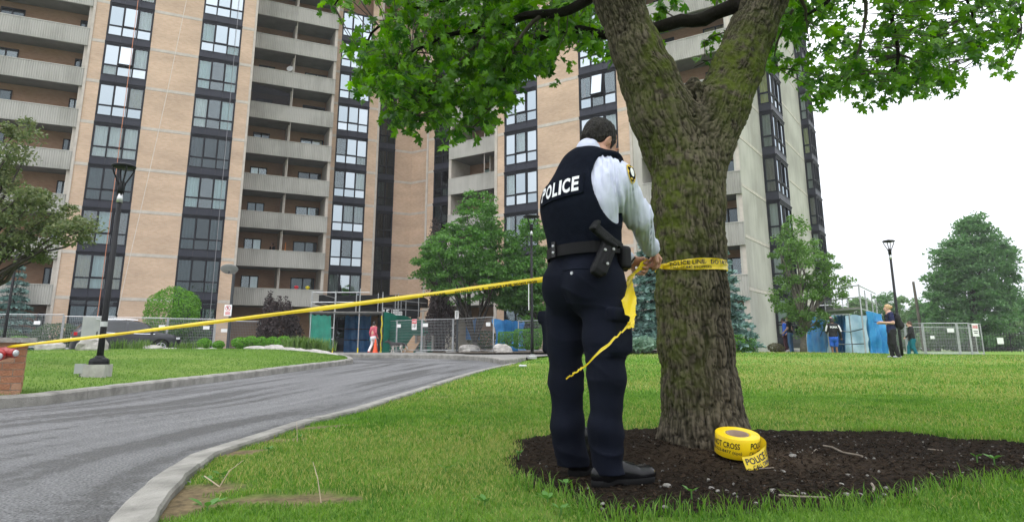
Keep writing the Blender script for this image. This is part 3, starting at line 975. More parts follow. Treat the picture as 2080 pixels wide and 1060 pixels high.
# ---------------- left wing A (nearest)
palA = ['white', 'teal', 'teal', 'grey', 'tan']
fin(FA, -6.63, -6.48)
brick_column(FA, -6.48, -5.74)
brick_column(FA, -3.14, -0.20)
brick_column(FA, 2.38, 3.17)
fin(FA, 3.17, 3.31)
fixA = {(0, 8): 'white', (0, 7): 'white', (0, 2): 'tan', (0, 3): 'brown'}
for c, (u0, W) in enumerate(((-5.74, 2.6), (-0.20, 2.58))):
    for k in range(1, NF + 1):
        g = M_GLASS_HI if k >= 6 and random.random() < 0.7 else M_GLASS_MD
        if k <= 5 and random.random() < 0.2: g = M_GLASS_LO
        cu = rnd_curtain(palA) or [('white', 0, 0.35), ('teal', 0.66, 1)]
        if (c, k) in fixA: cu = [(fixA[(c, k)], 0, 0.34), ('teal', 0.34, 0.62), (fixA[(c, k)], 0.62, 1)]
        if (c, k) == (1, 5): cu, g = [('grey', 0.1, 0.3)], M_GLASS_LO
        window(FA, u0, W, 0.02, k, 3, g, cu, tilt=0.35, opened=((c, k) == (0, 7)))
    wall_strip(FA, u0, u0 + W, 0.10, 0.15, T1 - FH - 0.14 + 0.4, M_FRAME, 'plinth_panel', 0.2)
    window(FA, u0, W, 0.02, 0.88, 3, M_GLASS_MD, [('teal', 0, 0.5), ('white', 0.62, 1)])
    wall_strip(FA, u0, u0 + W, 0.05, T1 - 0.33, T1 - 0.146, M_FRAME, 'plinth_panel', 0.2)
for k in range(0, NF + 1):
    balcony(FA, -15.0, -6.64, 0.0, k, 1.7, 0.83, -0.37, [(0.4, 1.2, 2.1, None), (3.2, 4.5, 2.1, None), (7.55, 8.2, 2.1, None)], None, True, side_l=False)
# flank of the projecting block, and cores behind the skins
wall_strip(FA, 3.02, 3.308, 0.31, 0.1, ZTOP, M_BRICK, 'flank_wall', 4.6)
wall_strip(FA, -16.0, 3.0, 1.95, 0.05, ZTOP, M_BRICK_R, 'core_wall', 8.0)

# ---------------- middle part B, set back
uB0, uB1 = 3.33, FB.u(668, 400, -2.0)
for k in range(1, NF + 1):
    balcony(FB, uB0, uB1, -2.0, k, 2.3, 1.29, 0.06, [(0.75, 1.95, 2.05, None), (4.25, 6.0, 2.05, None)], 3.15, True)
W_ = uB1 - uB0
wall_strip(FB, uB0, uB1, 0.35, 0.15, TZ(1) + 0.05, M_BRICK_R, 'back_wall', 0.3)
wall_strip(FB, uB1 - 0.2, uB1, -1.86, 0.15, TZ(1) + 0.05, M_BAND, 'side_wall', 2.2)
wall_strip(FB, uB1, uB1 + 0.32, -0.1, 0.15, ZTOP, M_BAND, 'side_wall', 0.4)
brick_column(FB, uB1 + 0.32, 10.29, 0.0)
brick_column(FB, 12.86, 13.6, 0.0)
fin(FB, 13.6, 13.75)
wall_strip(FB, 13.6, 13.748, 0.31, 0.15, ZTOP, M_BRICK, 'return_wall', 1.9)
for k in range(1, NF + 1):
    g = M_GLASS_HI if k >= 2 else M_GLASS_LO
    cu = [(random.choice(['white', 'white', 'grey']), random.choice([0, 0.34, 0.67]), 1.0)] if random.random() < 0.5 else None
    window(FB, 10.29, 2.57, 0.02, k, 3, g, cu, tilt=0.3)
wall_strip(FB, 10.29, 12.86, 0.1, 0.1, TZ(0) - 0.0 + 2.0, M_FRAME, 'plinth_panel', 0.3)
uD0, uD1 = 14.3, 15.75
brick_column(FB, 13.75, uD0, 2.0)
brick_column(FB, uD1, 17.45, 2.0)
for k in range(1, NF + 1):
    window(FB, uD0, uD1 - uD0, 2.02, k, 2, M_GLASS_LO if k != 4 else M_GLASS_LO, {4: [('red', 0, 1)], 3: [('white', 0, 0.5)], 5: [('teal', 0, 0.5)], 2: [('grey', 0.1, 0.6)]}.get(k, [('grey', 0, 0.4)]), tilt=0.3)
wall_strip(FB, -3.0, 19.0, 2.35, 0.05, ZTOP, M_BRICK_R, 'core_wall', 7.0)

# ---------------- right wing C
brick_column(FC, -39.35, FC.u(866, 400, 4.9) - 0.0, 6.9)
u1_ = FC.u(865, 400, 4.9); u2_ = FC.u(868.5, 400, 4.9); u3_ = FC.u(880, 400, 4.9)
fin(FC, u1_, u2_, 4.9)
wall_strip(FC, u1_, u1_ + 0.15, 5.3, 0.15, ZTOP, M_BRICK, 'return_wall', 1.55)
brick_column(FC, u2_, u3_, 4.9)
for k in range(1, NF + 1):
    window(FC, u3_, 2.55, 4.92, k, 3, M_GLASS_LO if k < 7 else M_GLASS_MD, {5: [('orange', 0, 0.45)], 4: [('grey', 0, 0.3)]}.get(k, rnd_curtain(['teal', 'white', 'grey'])), tilt=0.3)
u4_ = u3_ + 2.55
brick_column(FC, u4_, u4_ + 0.6, 4.9)
wall_strip(FC, u4_ + 0.6, u4_ + 0.85, 2.95, 0.15, ZTOP, M_BAND, 'side_wall', 2.3)
uc0, uc1 = FC.u(910, 400, 2.9), -25.46
for k in range(1, NF + 1):
    balcony(FC, uc0, uc1, 2.9, k, 2.4, 1.32, 0.08, [(1.6, 2.9, 2.05, None), (3.5, 4.6, 2.05, None)], 3.2, False)
wall_strip(FC, uc0, uc1, 5.35, 0.15, TZ(1) + 0.05, M_BRICK_R, 'back_wall', 0.3)
fin(FC, -25.45, -25.24)
wall_strip(FC, -25.45, -25.2, 0.31, 0.1, ZTOP, M_BRICK, 'flank_wall', 5.0)
brick_column(FC, -25.24, -24.69)
brick_column(FC, -22.10, -19.04)
brick_column(FC, -16.46, -15.72)
fin(FC, -15.72, -15.57)
wall_strip(FC, -15.57, -15.06, 0.03, 0.15, ZTOP, M_CWALL, 'concrete_pier', 2.0)
for c, (u0, W) in enumerate(((-24.69, 2.59), (-19.04, 2.58))):
    for k in range(1, NF + 1):
        g = M_GLASS_HI if k >= 4 else M_GLASS_MD
        cu = rnd_curtain(['white', 'white', 'teal'])
        if c == 0 and k in (3, 4): cu = [('white', 0.0, 0.12)] if k == 3 else [('white', 0.0, 1.0)]
        window(FC, u0, W, 0.02, k, 3, g, cu, tilt=0.3, opened=((c, k) in ((1, 6), (0, 2))))
    wall_strip(FC, u0, u0 + W, 0.1, 0.1, 0.95, M_FRAME, 'plinth_panel', 0.3)
    window(FC, u0, W, 0.03, 0.95, 3, M_GLASS_LO, [('teal', 0, 0.4)])
for k in range(0, NF + 1):
    balcony(FC, -15.05, -9.56, 0.02, k, 1.8, 0.86, -0.38, [(0.5, 1.7, 2.1, 'white' if k == 4 else None), (3.5, 5.0, 2.1, None)], None, True, end=True, side_l=False)
wall_strip(FC, -17.0, -9.9, 2.1, 0.05, ZTOP, M_BRICK_R, 'core_wall', 4.0)
wall_strip(FC, -25.0, -17.0, 1.3, 0.05, ZTOP, M_BRICK_R, 'core_wall', 14.0)
wall_strip(FC, -39.0, -25.2, 7.4, 0.05, ZTOP, M_BRICK_R, 'core_wall', 8.0)

# gable end of the right wing: concrete panels, storey joints, two projecting window bays
def gable(v0, v1, th=0.32):
    for k in range(0, NF + 2):
        z0 = TZ(k) + 0.0 if k > 0 else 0.05
        z1 = TZ(k + 1) - 0.016
        place('gable_panel', cached(('gab', v0, k > 0), lambda: MB().box(-th, 0, 0, v1 - v0, 0.19 if k else 0.0, z1 - z0).mesh('gable_panel', M_CWALL)), FC.M @ TR(-9.552, v0, z0))
        if k: place('floor_band', cached(('gband', v0), lambda: MB().box(-th, 0.014, 0, v1 - v0, 0.0, 0.175).mesh('floor_band', M_BAND)), FC.M @ TR(-9.552, v0, z0))
gable(0.17, 5.25); gable(8.3, 18.28)
wall_strip(FC, -10.05, -9.56, 0.162, 0.05, ZTOP, M_CWALL, 'concrete_pier', 0.4) if False else None
FG = Fr.__new__(Fr)                                    # frame of the gable: local x runs back along it
FG.t, FG.n = FC.n, -FC.t
FG.M = Matrix(((FC.n[0], -FC.t[0], 0, 0), (FC.n[1], -FC.t[1], 0, 0), (0, 0, 1, 0), (0, 0, 0, 1)))
def bay(v0, v1, out):
    # side light facing the front, long lights facing right
    for k in range(0, NF + 1):
        cu = {6: [('yellow', 0, 1)], 5: [('grey', 0, 1)], 4: [('brown', 0, 1)]}.get(k, [('white', 0, 1)])
        window(FC, -9.55, out, v0, max(k, 0.95), 1, M_GLASS_MD, cu, tilt=0.2)
        p = FC.w(-9.55 + out, v0, 0)
        M = FG.M.copy()
        o_ = FC.M @ TR(-9.55 + out, v0, TZ(max(k, 0.95)))
        M.translation = o_.translation
        wf = place('window', cached(('frame', round(v1 - v0, 2), 3), lambda: frame_mesh(v1 - v0, 3, True)), M)
        for i in range(3):
            pw = (v1 - v0) / 3
            place('pane', cached(('bpane', round(pw, 2)), lambda: MB().box(0.03, pw - 0.03, 0.03, 0.04, -1.42, -0.07).box(0.03, pw - 0.03, 0.03, 0.04, -2.1, -1.5).mesh('pane', M_GLASS_HI)), TR(pw * i, 0, 0), wf)
        place('room', cached(('broom', out), lambda: MB().box(0.1, v1 - v0 - 0.02, 0.6, 0.62, -2.6, 0).mesh('room', M_ROOM)), Matrix.Identity(4), wf)
bay(5.25, 8.28, 0.72); bay(18.3, 20.6, 0.55)
wall_strip(FC, -16, -9.6, 20.65, 0.05, ZTOP, M_CWALL, 'back_wall', 0.3)
mb = MB()
for F, a, b, v0, v1 in ((FA, -16, 3.3, 0.0, 10), (FB, -3, 19, -2.0, 9.3), (FC, -41, -25.2, 3, 15), (FC, -25.2, -9.56, 0.02, 20.6)):
    k0 = len(mb.v); mb.box(a, b, v0, v1, ZTOP - 0.02 - 0.01 * len(mb.v) / 8, ZTOP + 0.6); mb.xform(F.M, k0)
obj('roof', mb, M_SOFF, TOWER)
# ============================================================ SITE FURNITURE
M_BLACK = mat('black_paint', (0.006, 0.0065, 0.008), 0.5, (0.010, 0.0105, 0.012), 3, spec=0.2)
M_BLACKG = mat('dark_post_paint', (0.03, 0.035, 0.04), 0.5, (0.04, 0.045, 0.05), 3)
M_GALV = mat('galvanised_steel', (0.36, 0.37, 0.38), 0.45, (0.5, 0.51, 0.52), 6, metal=0.6)
M_WIRE = mat('fence_wire', (0.33, 0.34, 0.35), 0.55, metal=0.4)
M_WHITE = mat('sign_white', (0.75, 0.75, 0.74), 0.5, (0.82, 0.82, 0.81), 4)
M_RED = mat('sign_red', (0.62, 0.03, 0.05), 0.45)
M_INK = mat('black_print', (0.012, 0.012, 0.012), 0.6)
M_GREYP = mat('grey_cabinet_paint', (0.27, 0.28, 0.28), 0.6, (0.34, 0.345, 0.34), 2)
M_LENS = mat('lamp_lens', (0.5, 0.52, 0.53), 0.2)
M_SILVER = mat('silver_band', (0.55, 0.56, 0.57), 0.35, metal=0.7)
M_ROCK = mat('limestone_rock', (0.24, 0.225, 0.21), 0.95, (0.46, 0.44, 0.41), 3.2, detail=8, bump=0.9, bscale=9)

def rock(name, c, s, label=None, cat=None, group=None, rot=0.0, seed=0, parent=None, m=None, base_only=False):
    """lumpy faceted stone, s = half sizes"""
    n1, n2 = 14, 9
    th = np.linspace(0, 2 * np.pi, n1, endpoint=False); ph = np.linspace(-np.pi / 2, np.pi / 2, n2)
    TH_, PH = np.meshgrid(th, ph)
    D = np.stack([np.cos(PH) * np.cos(TH_), np.cos(PH) * np.sin(TH_), np.sin(PH)], -1)
    q = np.abs(D) ** 0.0
    e = 1.0 / (np.sum(np.abs(D) ** 3.2, -1) ** (1 / 3.2))
    rr = e * (0.62 + 0.62 * fbm(D * 1.7 + seed * 3.1, 3))
    V = D * rr[..., None] * np.array(s)
    ca, sa = math.cos(rot), math.sin(rot)
    V = np.stack([V[..., 0] * ca - V[..., 1] * sa, V[..., 0] * sa + V[..., 1] * ca, V[..., 2]], -1)
    mb = MB(); mb.rings([[tuple(p) for p in row] for row in (V + np.array(c))], cap=True)
    o = obj(name, mb, m or M_ROCK, parent, base=None if parent else (c[0], c[1], c[2] - s[2] * 0.7))
    if label: tag(o, label, cat, group)
    return o

# ---------------- lamp posts
def lamp_post(px, top_y, base, label, head=0.21):
    t = thing('lamp_post', label, 'lamp post', base, 'lamp posts with dish heads')
    x, y, z = base
    Yt = y
    ztop = at(px, top_y, Yt)[2]
    H = ztop - z
    mb = MB(); mb.tube([(x, y, z), (x, y, z + 0.5), (x, y, ztop - 0.62)], [0.052, 0.048, 0.038], 12)
    obj('pole', mb, M_BLACK, t, True)
    mb = MB(); mb.lathe([(0.042, -0.66), (0.046, -0.66), (0.046, -0.58), (0.04, -0.56), (0.035, -0.5), (0.0, -0.5)], 12, (x, y, ztop))
    obj('collar', mb, M_SILVER, t, True)
    for k in range(4):
        a = R(45 + 90 * k); ca, sa = math.cos(a), math.sin(a)
        mb = MB(); mb.tube([(x + ca * r, y + sa * r, ztop + h) for r, h in ((0.03, -0.55), (0.035, -0.42), (0.06, -0.32), (0.12, -0.2), (0.165, -0.1), (0.15, -0.045))], 0.013, 6)
        obj('arm', mb, M_BLACK, t, True)
    mb = MB(); mb.lathe([(0.05, -0.5), (0.055, -0.4), (0.04, -0.3), (0.0, -0.29)], 12, (x, y, ztop))
    obj('lamp_housing', mb, M_BLACK, t, True)
    mb = MB(); mb.lathe([(0.0, -0.075), (head * 0.7, -0.07), (head, -0.05), (head * 1.02, -0.03), (head * 0.8, -0.008), (head * 0.3, 0.008), (0.03, 0.02), (0.0, 0.02)], 24, (x, y, ztop))
    obj('dish', mb, M_BLACK, t, True)
    return t, ztop

b = island_hit(197, 765)
t, zt = lamp_post(240, 334, (b[0], b[1], b[2] + 0.12), 'tall black lamp post on a concrete footing in the left lawn', 0.185)
x, y, z = b
mb = MB(); mb.obox((x - 0.02, y, z + 0.06), (0.165, 0.03, 0), (-0.03, 0.165, 0), (0, 0, 0.13)); obj('footing', mb, mat('footing_concrete', (0.30, 0.29, 0.27), 0.9, (0.40, 0.39, 0.36), 5, bump=.3), t)
mb = MB(); mb.lathe([(0.15, 0.19), (0.15, 0.24), (0.135, 0.275), (0.08, 0.3), (0.06, 0.33), (0.0, 0.33)], 8, (x - 0.0, y, z)); obj('base_cover', mb, M_BLACK, t)
mb = MB(); mb.obox((x - 0.19, y - 0.17, z + 0.13), (0.06, 0.01, 0), (0, 0.035, 0), (0, 0, 0.075)); mb.tube([(x - 0.19, y - 0.15, z + 0.06), (x - 0.19, y - 0.13, z - 0.05)], 0.014)
obj('junction_box', mb, M_GREYP, t)
mb = MB(); mb.lathe([(0.053, 0.78), (0.053, 0.86)], 12, (x, y, z), cap=False); obj('pole_band', mb, M_SILVER, t)
cabp = at(182, 690, 18.0)
b2 = at(1081, 727, 22.0)
t2, _ = lamp_post(1070, 438, b2, 'dark lamp post standing just left of the officer by the clipped hedge', 0.27)
mb = MB(); mb.lathe([(0.15, -0.02), (0.15, 0.05), (0.08, 0.08), (0.07, 0.12)], 12, b2); obj('base_cover', mb, M_GREYP, t2)
mb = MB(); pp = at(1074, 600, 21.9); mb.obox(pp, (0.012, 0, 0), (0, 0.03, 0), (0, 0, 0.46)); obj('notice_plate', mb, M_WHITE, t2)
b3 = at(1833, 726, 23.5)
lamp_post(1815, 488, b3, 'black lamp post on the right-hand lawn behind the woman with the backpack', 0.2)
b4 = at(4, 712, 24.0)
lamp_post(3, 470, b4, 'dark lamp post at the left edge in front of the blue spruce', 0.2)

# parabolic reflector lamp with a parking sign
b = at(461, 716, 31.0)
t = thing('reflector_lamp', 'thin dark post with a tilted pale disc on top and a small white parking sign', 'lamp post', b)
mb = MB(); tp = at(465, 556, 31.0); mb.tube([b, (b[0], b[1], tp[2])], 0.07, 8); obj('pole', mb, M_BLACKG, t)
dc = at(466, 547, 31.0)
mb = MB(); mb.lathe([(0.0, -0.08), (0.2, -0.06), (0.37, 0.0), (0.385, 0.02), (0.3, 0.05), (0, 0.06)], 20); mb.xform(Matrix.Translation(dc) @ Matrix.Rotation(R(-10), 4, 'Y') @ Matrix.Rotation(R(-28), 4, 'X'))
obj('reflector_disc', mb, M_GREYP, t, True)
mb = MB(); mb.tube([tp, dc - np.array([0.0, 0, 0.05])], 0.025); obj('bracket', mb, M_BLACKG, t)
s_ = at(463, 630, 30.9)
mb = MB(); mb.obox(s_, (0.165, 0, 0), (0, 0.006, 0), (0, 0, 0.25)); sg = obj('parking_sign', mb, M_WHITE, t)
mb = MB()
for q in range(20):
    a0, a1 = R(18 * q), R(18 * q + 18.5)
    mb.quad(*[(s_[0] + r * math.cos(a), s_[1] - 0.009, s_[2] + 0.09 + r * math.sin(a)) for r, a in ((0.1, a0), (0.12, a0), (0.12, a1), (0.1, a1))])
mb.quad(*[(s_[0] + a, s_[1] - 0.0095, s_[2] + 0.09 + c) for a, c in ((-0.085, 0.065), (-0.065, 0.085), (0.085, -0.065), (0.065, -0.085))])
for q in range(3): mb.quad(*[(s_[0] + a, s_[1] - 0.009, s_[2] + c) for a, c in ((-0.11, -0.1 - 0.045 * q), (0.11, -0.1 - 0.045 * q), (0.11, -0.075 - 0.045 * q), (-0.11, -0.075 - 0.045 * q))])
obj('sign_print', mb, M_RED, sg)
mb = MB(); put_text(mb, 'P', 0.09, 0.13, (s_[0] - 0.045, s_[1] - 0.0085, s_[2] + 0.025), (1, 0, 0), (0, 0, 1), 0.02); obj('sign_letter', mb, M_INK, sg)

# second sign post by the trees
b = at(928, 717, 35.0)
t = thing('sign_post', 'dark post with a narrow white upright plate in front of the forked tree', 'sign', b)
mb = MB(); mb.tube([b, (b[0], b[1], at(929, 585, 35)[2])], 0.06, 8); obj('pole', mb, M_BLACKG, t)
s_ = at(928, 639, 34.9)
mb = MB(); mb.obox(s_, (0.095, 0, 0), (0, 0.006, 0), (0, 0, 0.21)); sg = obj('sign_plate', mb, M_WHITE, t)
mb = MB()
for q in range(6): mb.quad(*[(s_[0] + a, s_[1] - 0.009, s_[2] + c) for a, c in ((-0.03 - 0.02 * (q % 2), 0.13 - 0.055 * q), (0.035, 0.13 - 0.055 * q), (0.035, 0.155 - 0.055 * q), (-0.03 - 0.02 * (q % 2), 0.155 - 0.055 * q))])
obj('sign_print', mb, M_INK, sg)

# grey electrical cabinet on the crest
c = at(182, 690, 21.0)
t = thing('electrical_cabinet', 'plain grey steel cabinet standing behind the left lamp post by the car', 'cabinet', (c[0], c[1], c[2] - 0.3))
tz = at(182, 643, 21.0)[2]
mb = MB(); mb.box(c[0] - 0.28, c[0] + 0.28, c[1] - 0.01, c[1] + 0.35, c[2] - 0.3, tz); obj('case', mb, M_GREYP, t)
mb = MB(); mb.box(c[0] - 0.26, c[0] + 0.26, c[1] - 0.025, c[1] - 0.012, c[2] - 0.2, tz - 0.03); d = obj('door', mb, M_GREYP, t)
mb = MB(); mb.box(c[0] + 0.2, c[0] + 0.225, c[1] - 0.045, c[1] - 0.026, c[2] + 0.1, c[2] + 0.25); obj('handle', mb, M_BLACKG, d)
mb = MB(); mb.tube([(c[0] + 0.33, c[1] - 0.1, c[2] - 0.2), (c[0] + 0.33, c[1] - 0.1, tz - 0.1), (c[0] + 0.1, c[1] + 0.0, tz - 0.06)], 0.015); obj('conduit', mb, M_SILVER, t)

# ---------------- construction fence panels
FENCE_GRP = 'temporary wire fence panels'
def fence_panel(p, q, zb, zt, label, danger=None, tags=(), mesh_step=0.085):
    p = np.array([p[0], p[1], zb]); q = np.array([q[0], q[1], zb])
    d = q - p; L = np.linalg.norm(d); d /= L
    t = thing('fence_panel', label, 'fence panel', (p + q) / 2, FENCE_GRP)
    for a in (p + d * 0.03, q - d * 0.03):
        mb = MB(); mb.tube([a, (a[0], a[1], zt)], 0.028, 6); obj('post', mb, M_GALV, t)
        mb = MB(); mb.obox((a[0], a[1], zb + 0.035), d * 0.3, np.array([-d[1], d[0], 0]) * 0.1, (0, 0, 0.045)); obj('foot', mb, M_GREYP, t)
    for z in (zb + 0.12, zt - 0.03):
        mb = MB(); mb.tube([p + (0, 0, z - zb), q + (0, 0, z - zb)], 0.022, 6); obj('rail', mb, M_GALV, t)
    mb = MB(); r = 0.0042
    n_ = np.array([-d[1], d[0], 0])
    for s in np.arange(0.08, L - 0.05, mesh_step):
        a = p + d * s
        mb.add([a + d * r + (0, 0, 0.12), a - d * r + (0, 0, 0.12), a + n_ * r + (0, 0, 0.12), a + d * r + (0, 0, zt - zb - 0.04), a - d * r + (0, 0, zt - zb - 0.04), a + n_ * r + (0, 0, zt - zb - 0.04)], [(0, 1, 4, 3), (1, 2, 5, 4), (2, 0, 3, 5)])
    for z in np.arange(0.2, zt - zb - 0.08, 0.15):
        a, c_ = p + d * 0.03 + (0, 0, z), q - d * 0.03 + (0, 0, z)
        mb.add([a + (0, 0, r), a - (0, 0, r), a + n_ * r, c_ + (0, 0, r), c_ - (0, 0, r), c_ + n_ * r], [(0, 1, 4, 3), (1, 2, 5, 4), (2, 0, 3, 5)])
    w_ = obj('wire_mesh', mb, M_WIRE, t); w_['kind'] = 'stuff'
    nn = n_ if n_ @ p < 0 else -n_
    for (s, z) in tags:
        mb = MB(); mb.obox(p + d * L * s + nn * 0.03 + (0, 0, z), d * 0.16, nn * 0.004, (0, 0, 0.09)); obj('tag_plate', mb, M_WHITE, t)
    if danger:
        s, z, w2, h2 = danger
        c0 = p + d * L * s + nn * 0.035 + (0, 0, z)
        mb = MB(); mb.obox(c0, d * w2, nn * 0.004, (0, 0, h2)); sg = obj('danger_sign', mb, M_WHITE, t)
        ax = d if np.dot(np.cross(nn, (0, 0, 1.0)), d) < 0 else -d
        o = c0 + nn * 0.007
        if danger[2] > 0.25:
            mb = MB(); put_text(mb, 'DANGER', w2 * 1.7, h2 * 0.52, o - ax * w2 * 0.85 + np.array([0, 0, h2 * 0.25]), ax, (0, 0, 1), 0.03); obj('danger_word', mb, M_RED, sg)
        else:
            mb = MB(); mb.obox(c0 + nn * 0.006 + np.array([0, 0, h2 * 0.55]), ax * w2 * 0.94, nn * 0.002, (0, 0, h2 * 0.4)); obj('danger_panel', mb, M_RED, sg)
            mb = MB(); put_text(mb, 'DANGER', w2 * 1.6, h2 * 0.42, c0 + nn * 0.0095 - ax * w2 * 0.8 + np.array([0, 0, h2 * 0.34]), ax, (0, 0, 1), 0.02); obj('danger_word', mb, M_WHITE, sg)
        mb = MB()
        for r_, (a, b_) in enumerate(((-0.7, 0.7), (-0.55, 0.55)) if danger[2] > 0.25 else ((-0.1, 0.7), (-0.1, 0.7), (-0.1, 0.5))):
            zz = -h2 * (0.25 + 0.28 * r_) if danger[2] > 0.25 else -h2 * (0.1 + 0.25 * r_)
            mb.quad(o + ax * w2 * a + (0, 0, zz), o + ax * w2 * b_ + (0, 0, zz), o + ax * w2 * b_ + (0, 0, zz + h2 * 0.13), o + ax * w2 * a + (0, 0, zz + h2 * 0.13))
        if danger[2] <= 0.25:
            for q_ in range(14):
                a0, a1 = R(-130 + 20 * q_), R(-130 + 20 * q_ + 21)
                mb.quad(*[o + ax * (w2 * -0.55 + r2 * math.cos(a)) + np.array([0, 0, -h2 * 0.35 + r2 * math.sin(a)]) for r2, a in ((0.035, a0), (0.06, a0), (0.06, a1), (0.035, a1))])
        obj('sign_print', mb, M_INK, sg)
    return t
fl = [(-120, 35.6, 634), (122, 36.2, 640), (228, 36.8, 643), (336, 37.4, 645), (433, 38.2, 647.5), (528, 39.4, 654.5)]
fw = ['leftmost, before the brick pillar', 'behind the dark car tail', 'behind the dark car bonnet', 'before the round green bush', 'before the dark weeping shrub']
tg = [[(0.78, 1.35)], [], [(0.9, 1.3)], [(0.82, 1.3)], [(0.2, 1.25)]]
for i in range(5):
    (x0, Y0, t0), (x1, Y1, t1) = fl[i], fl[i + 1]
    zt_ = (at(x0, t0, Y0)[2] + at(x1, t1, Y1)[2]) / 2
    fence_panel(at(x0, 700, Y0)[:2], at(x1, 700, Y1)[:2], zt_ - 1.8, zt_, 'grey wire fence panel ' + fw[i], tags=tg[i])
frr = [(778, 38.7), (805, 37.4), (856, 36.0), (920, 35.2), (1003, 32.9)]
fw = ['meeting the scaffold tunnel', 'carrying a small red and white danger sign', 'in front of the pallets', 'ending at the blue tarp']
for i in range(4):
    (x0, Y0), (x1, Y1) = frr[i], frr[i + 1]
    fence_panel(at(x0, 700, Y0)[:2], at(x1, 700, Y1)[:2], 0.44, 2.15, 'grey wire fence panel ' + fw[i],
                danger=(0.72, 1.45, 0.2, 0.28) if i == 1 else None, tags=[[], [(0.1, 1.4)], [(0.12, 1.4)], [(0.88, 1.35)]][i])
fence_panel(at(1052, 700, 34)[:2], at(1105, 700, 33)[:2], 0.44, 2.0, 'grey wire fence panel behind the clipped hedge')
far = [(1772, 35.0), (1842, 34.0), (1878, 33.0), (1948, 33.0), (1973, 33.0)]
fw = ['beside the blue tarp scaffold', 'behind the woman in teal leggings', 'right of the woman in teal leggings', 'in the far right corner']
for i in range(4):
    (x0, Y0), (x1, Y1) = far[i], far[i + 1]
    fence_panel(at(x0, 700, Y0)[:2], at(x1, 700, Y1)[:2], 0.30, 1.86, 'grey wire fence panel ' + fw[i], tags=[[], [], [(0.8, 1.2)], []][i], mesh_step=0.12)
fence_panel(at(1973, 700, 33.0)[:2], at(1997, 700, 33.6)[:2], 0.30, 1.84, 'grey wire fence panel holding the large white danger sign', danger=(0.45, 1.22, 0.30, 0.30), mesh_step=0.12)
# rear side of that enclosure
fence_panel(at(1800, 700, 40.0)[:2], at(1985, 700, 42.0)[:2], 0.30, 1.9, 'rear grey wire fence panel of the far right enclosure', tags=[(0.5, 1.0)], mesh_step=0.12)

# ---------------- entrance canopy and scaffold tunnel
cz0, cz1 = at(700, 643, 46)[2], at(700, 599, 46)[2]
cl, cr = at(640, 600, 46), at(853, 600, 46)
t = thing('entrance_canopy', 'long black canopy with white street number over the tower entrance', 'canopy', (cl[0] * .5 + cr[0] * .5, 46, 0.45))
mb = MB(); mb.box(cl[0] + 0.25, cr[0], 46.05, 50.5, cz1 - 0.55, cz1); mb.box(cl[0], cr[0], 46.0, 50.4, cz1 - 0.62, cz1 - 0.552); obj('roof_slab', mb, M_BLACK, t)
mb = MB(); mb.box(cl[0] + 0.5, cr[0] - 0.02, 46.3, 46.42, cz0, cz1 - 0.66); fa = obj('fascia', mb, M_BLACK, t)
mb = MB(); o = at(778, 641, 46.27); put_text(mb, '15', 0.42, 0.42, o, (1, 0, 0), (0, 0, 1), 0.03)
o2 = at(795, 641, 46.27); mb.quad(o2, o2 + (0.03, 0, 0), o2 + (0.03, 0, 0.45), o2 + (0, 0, 0.45))
for r_ in range(3):
    for a, b_ in (((0.09, 0.42), (0.46, 0.72 - 0.2 * (r_ == 2)))):
        mb.quad(o2 + (a, 0, 0.03 + 0.14 * r_), o2 + (b_, 0, 0.03 + 0.14 * r_), o2 + (b_, 0, 0.115 + 0.14 * r_), o2 + (a, 0, 0.115 + 0.14 * r_))
obj('street_number', mb, M_WHITE, fa)
for px in (650, 840):
    p = at(px, 700, 47); mb = MB(); mb.box(p[0] - .2, p[0] + .2, 46.8, 47.2, 0.4, cz0 + 0.3); obj('column', mb, M_BLACK, t)

M_TGREEN = mat('green_tarp', (0.005, 0.14, 0.095), 0.5, (0.012, 0.22, 0.15), 2.2, bump=0.5, bscale=3)
M_TBLUE = mat('blue_tarp', (0.012, 0.11, 0.30), 0.45, (0.03, 0.20, 0.46), 2.0, bump=0.5, bscale=3)
M_TBLUE2 = mat('bright_blue_tarp', (0.01, 0.17, 0.46), 0.4, (0.05, 0.32, 0.66), 2.0, bump=0.6, bscale=4)
M_SHEET = mat('pale_sheeting', (0.22, 0.38, 0.48), 0.4, (0.40, 0.55, 0.62), 1.6, bump=0.5, bscale=3)
M_PLY = mat('plywood', (0.34, 0.21, 0.12), 0.8, (0.42, 0.28, 0.17), 3, stretch=(1, 1, 6))
M_PLANK = mat('scaffold_plank', (0.16, 0.15, 0.14), 0.85, (0.26, 0.245, 0.225), 3)
M_YTAPE = mat('yellow_wrap', (0.75, 0.62, 0.02), 0.5)

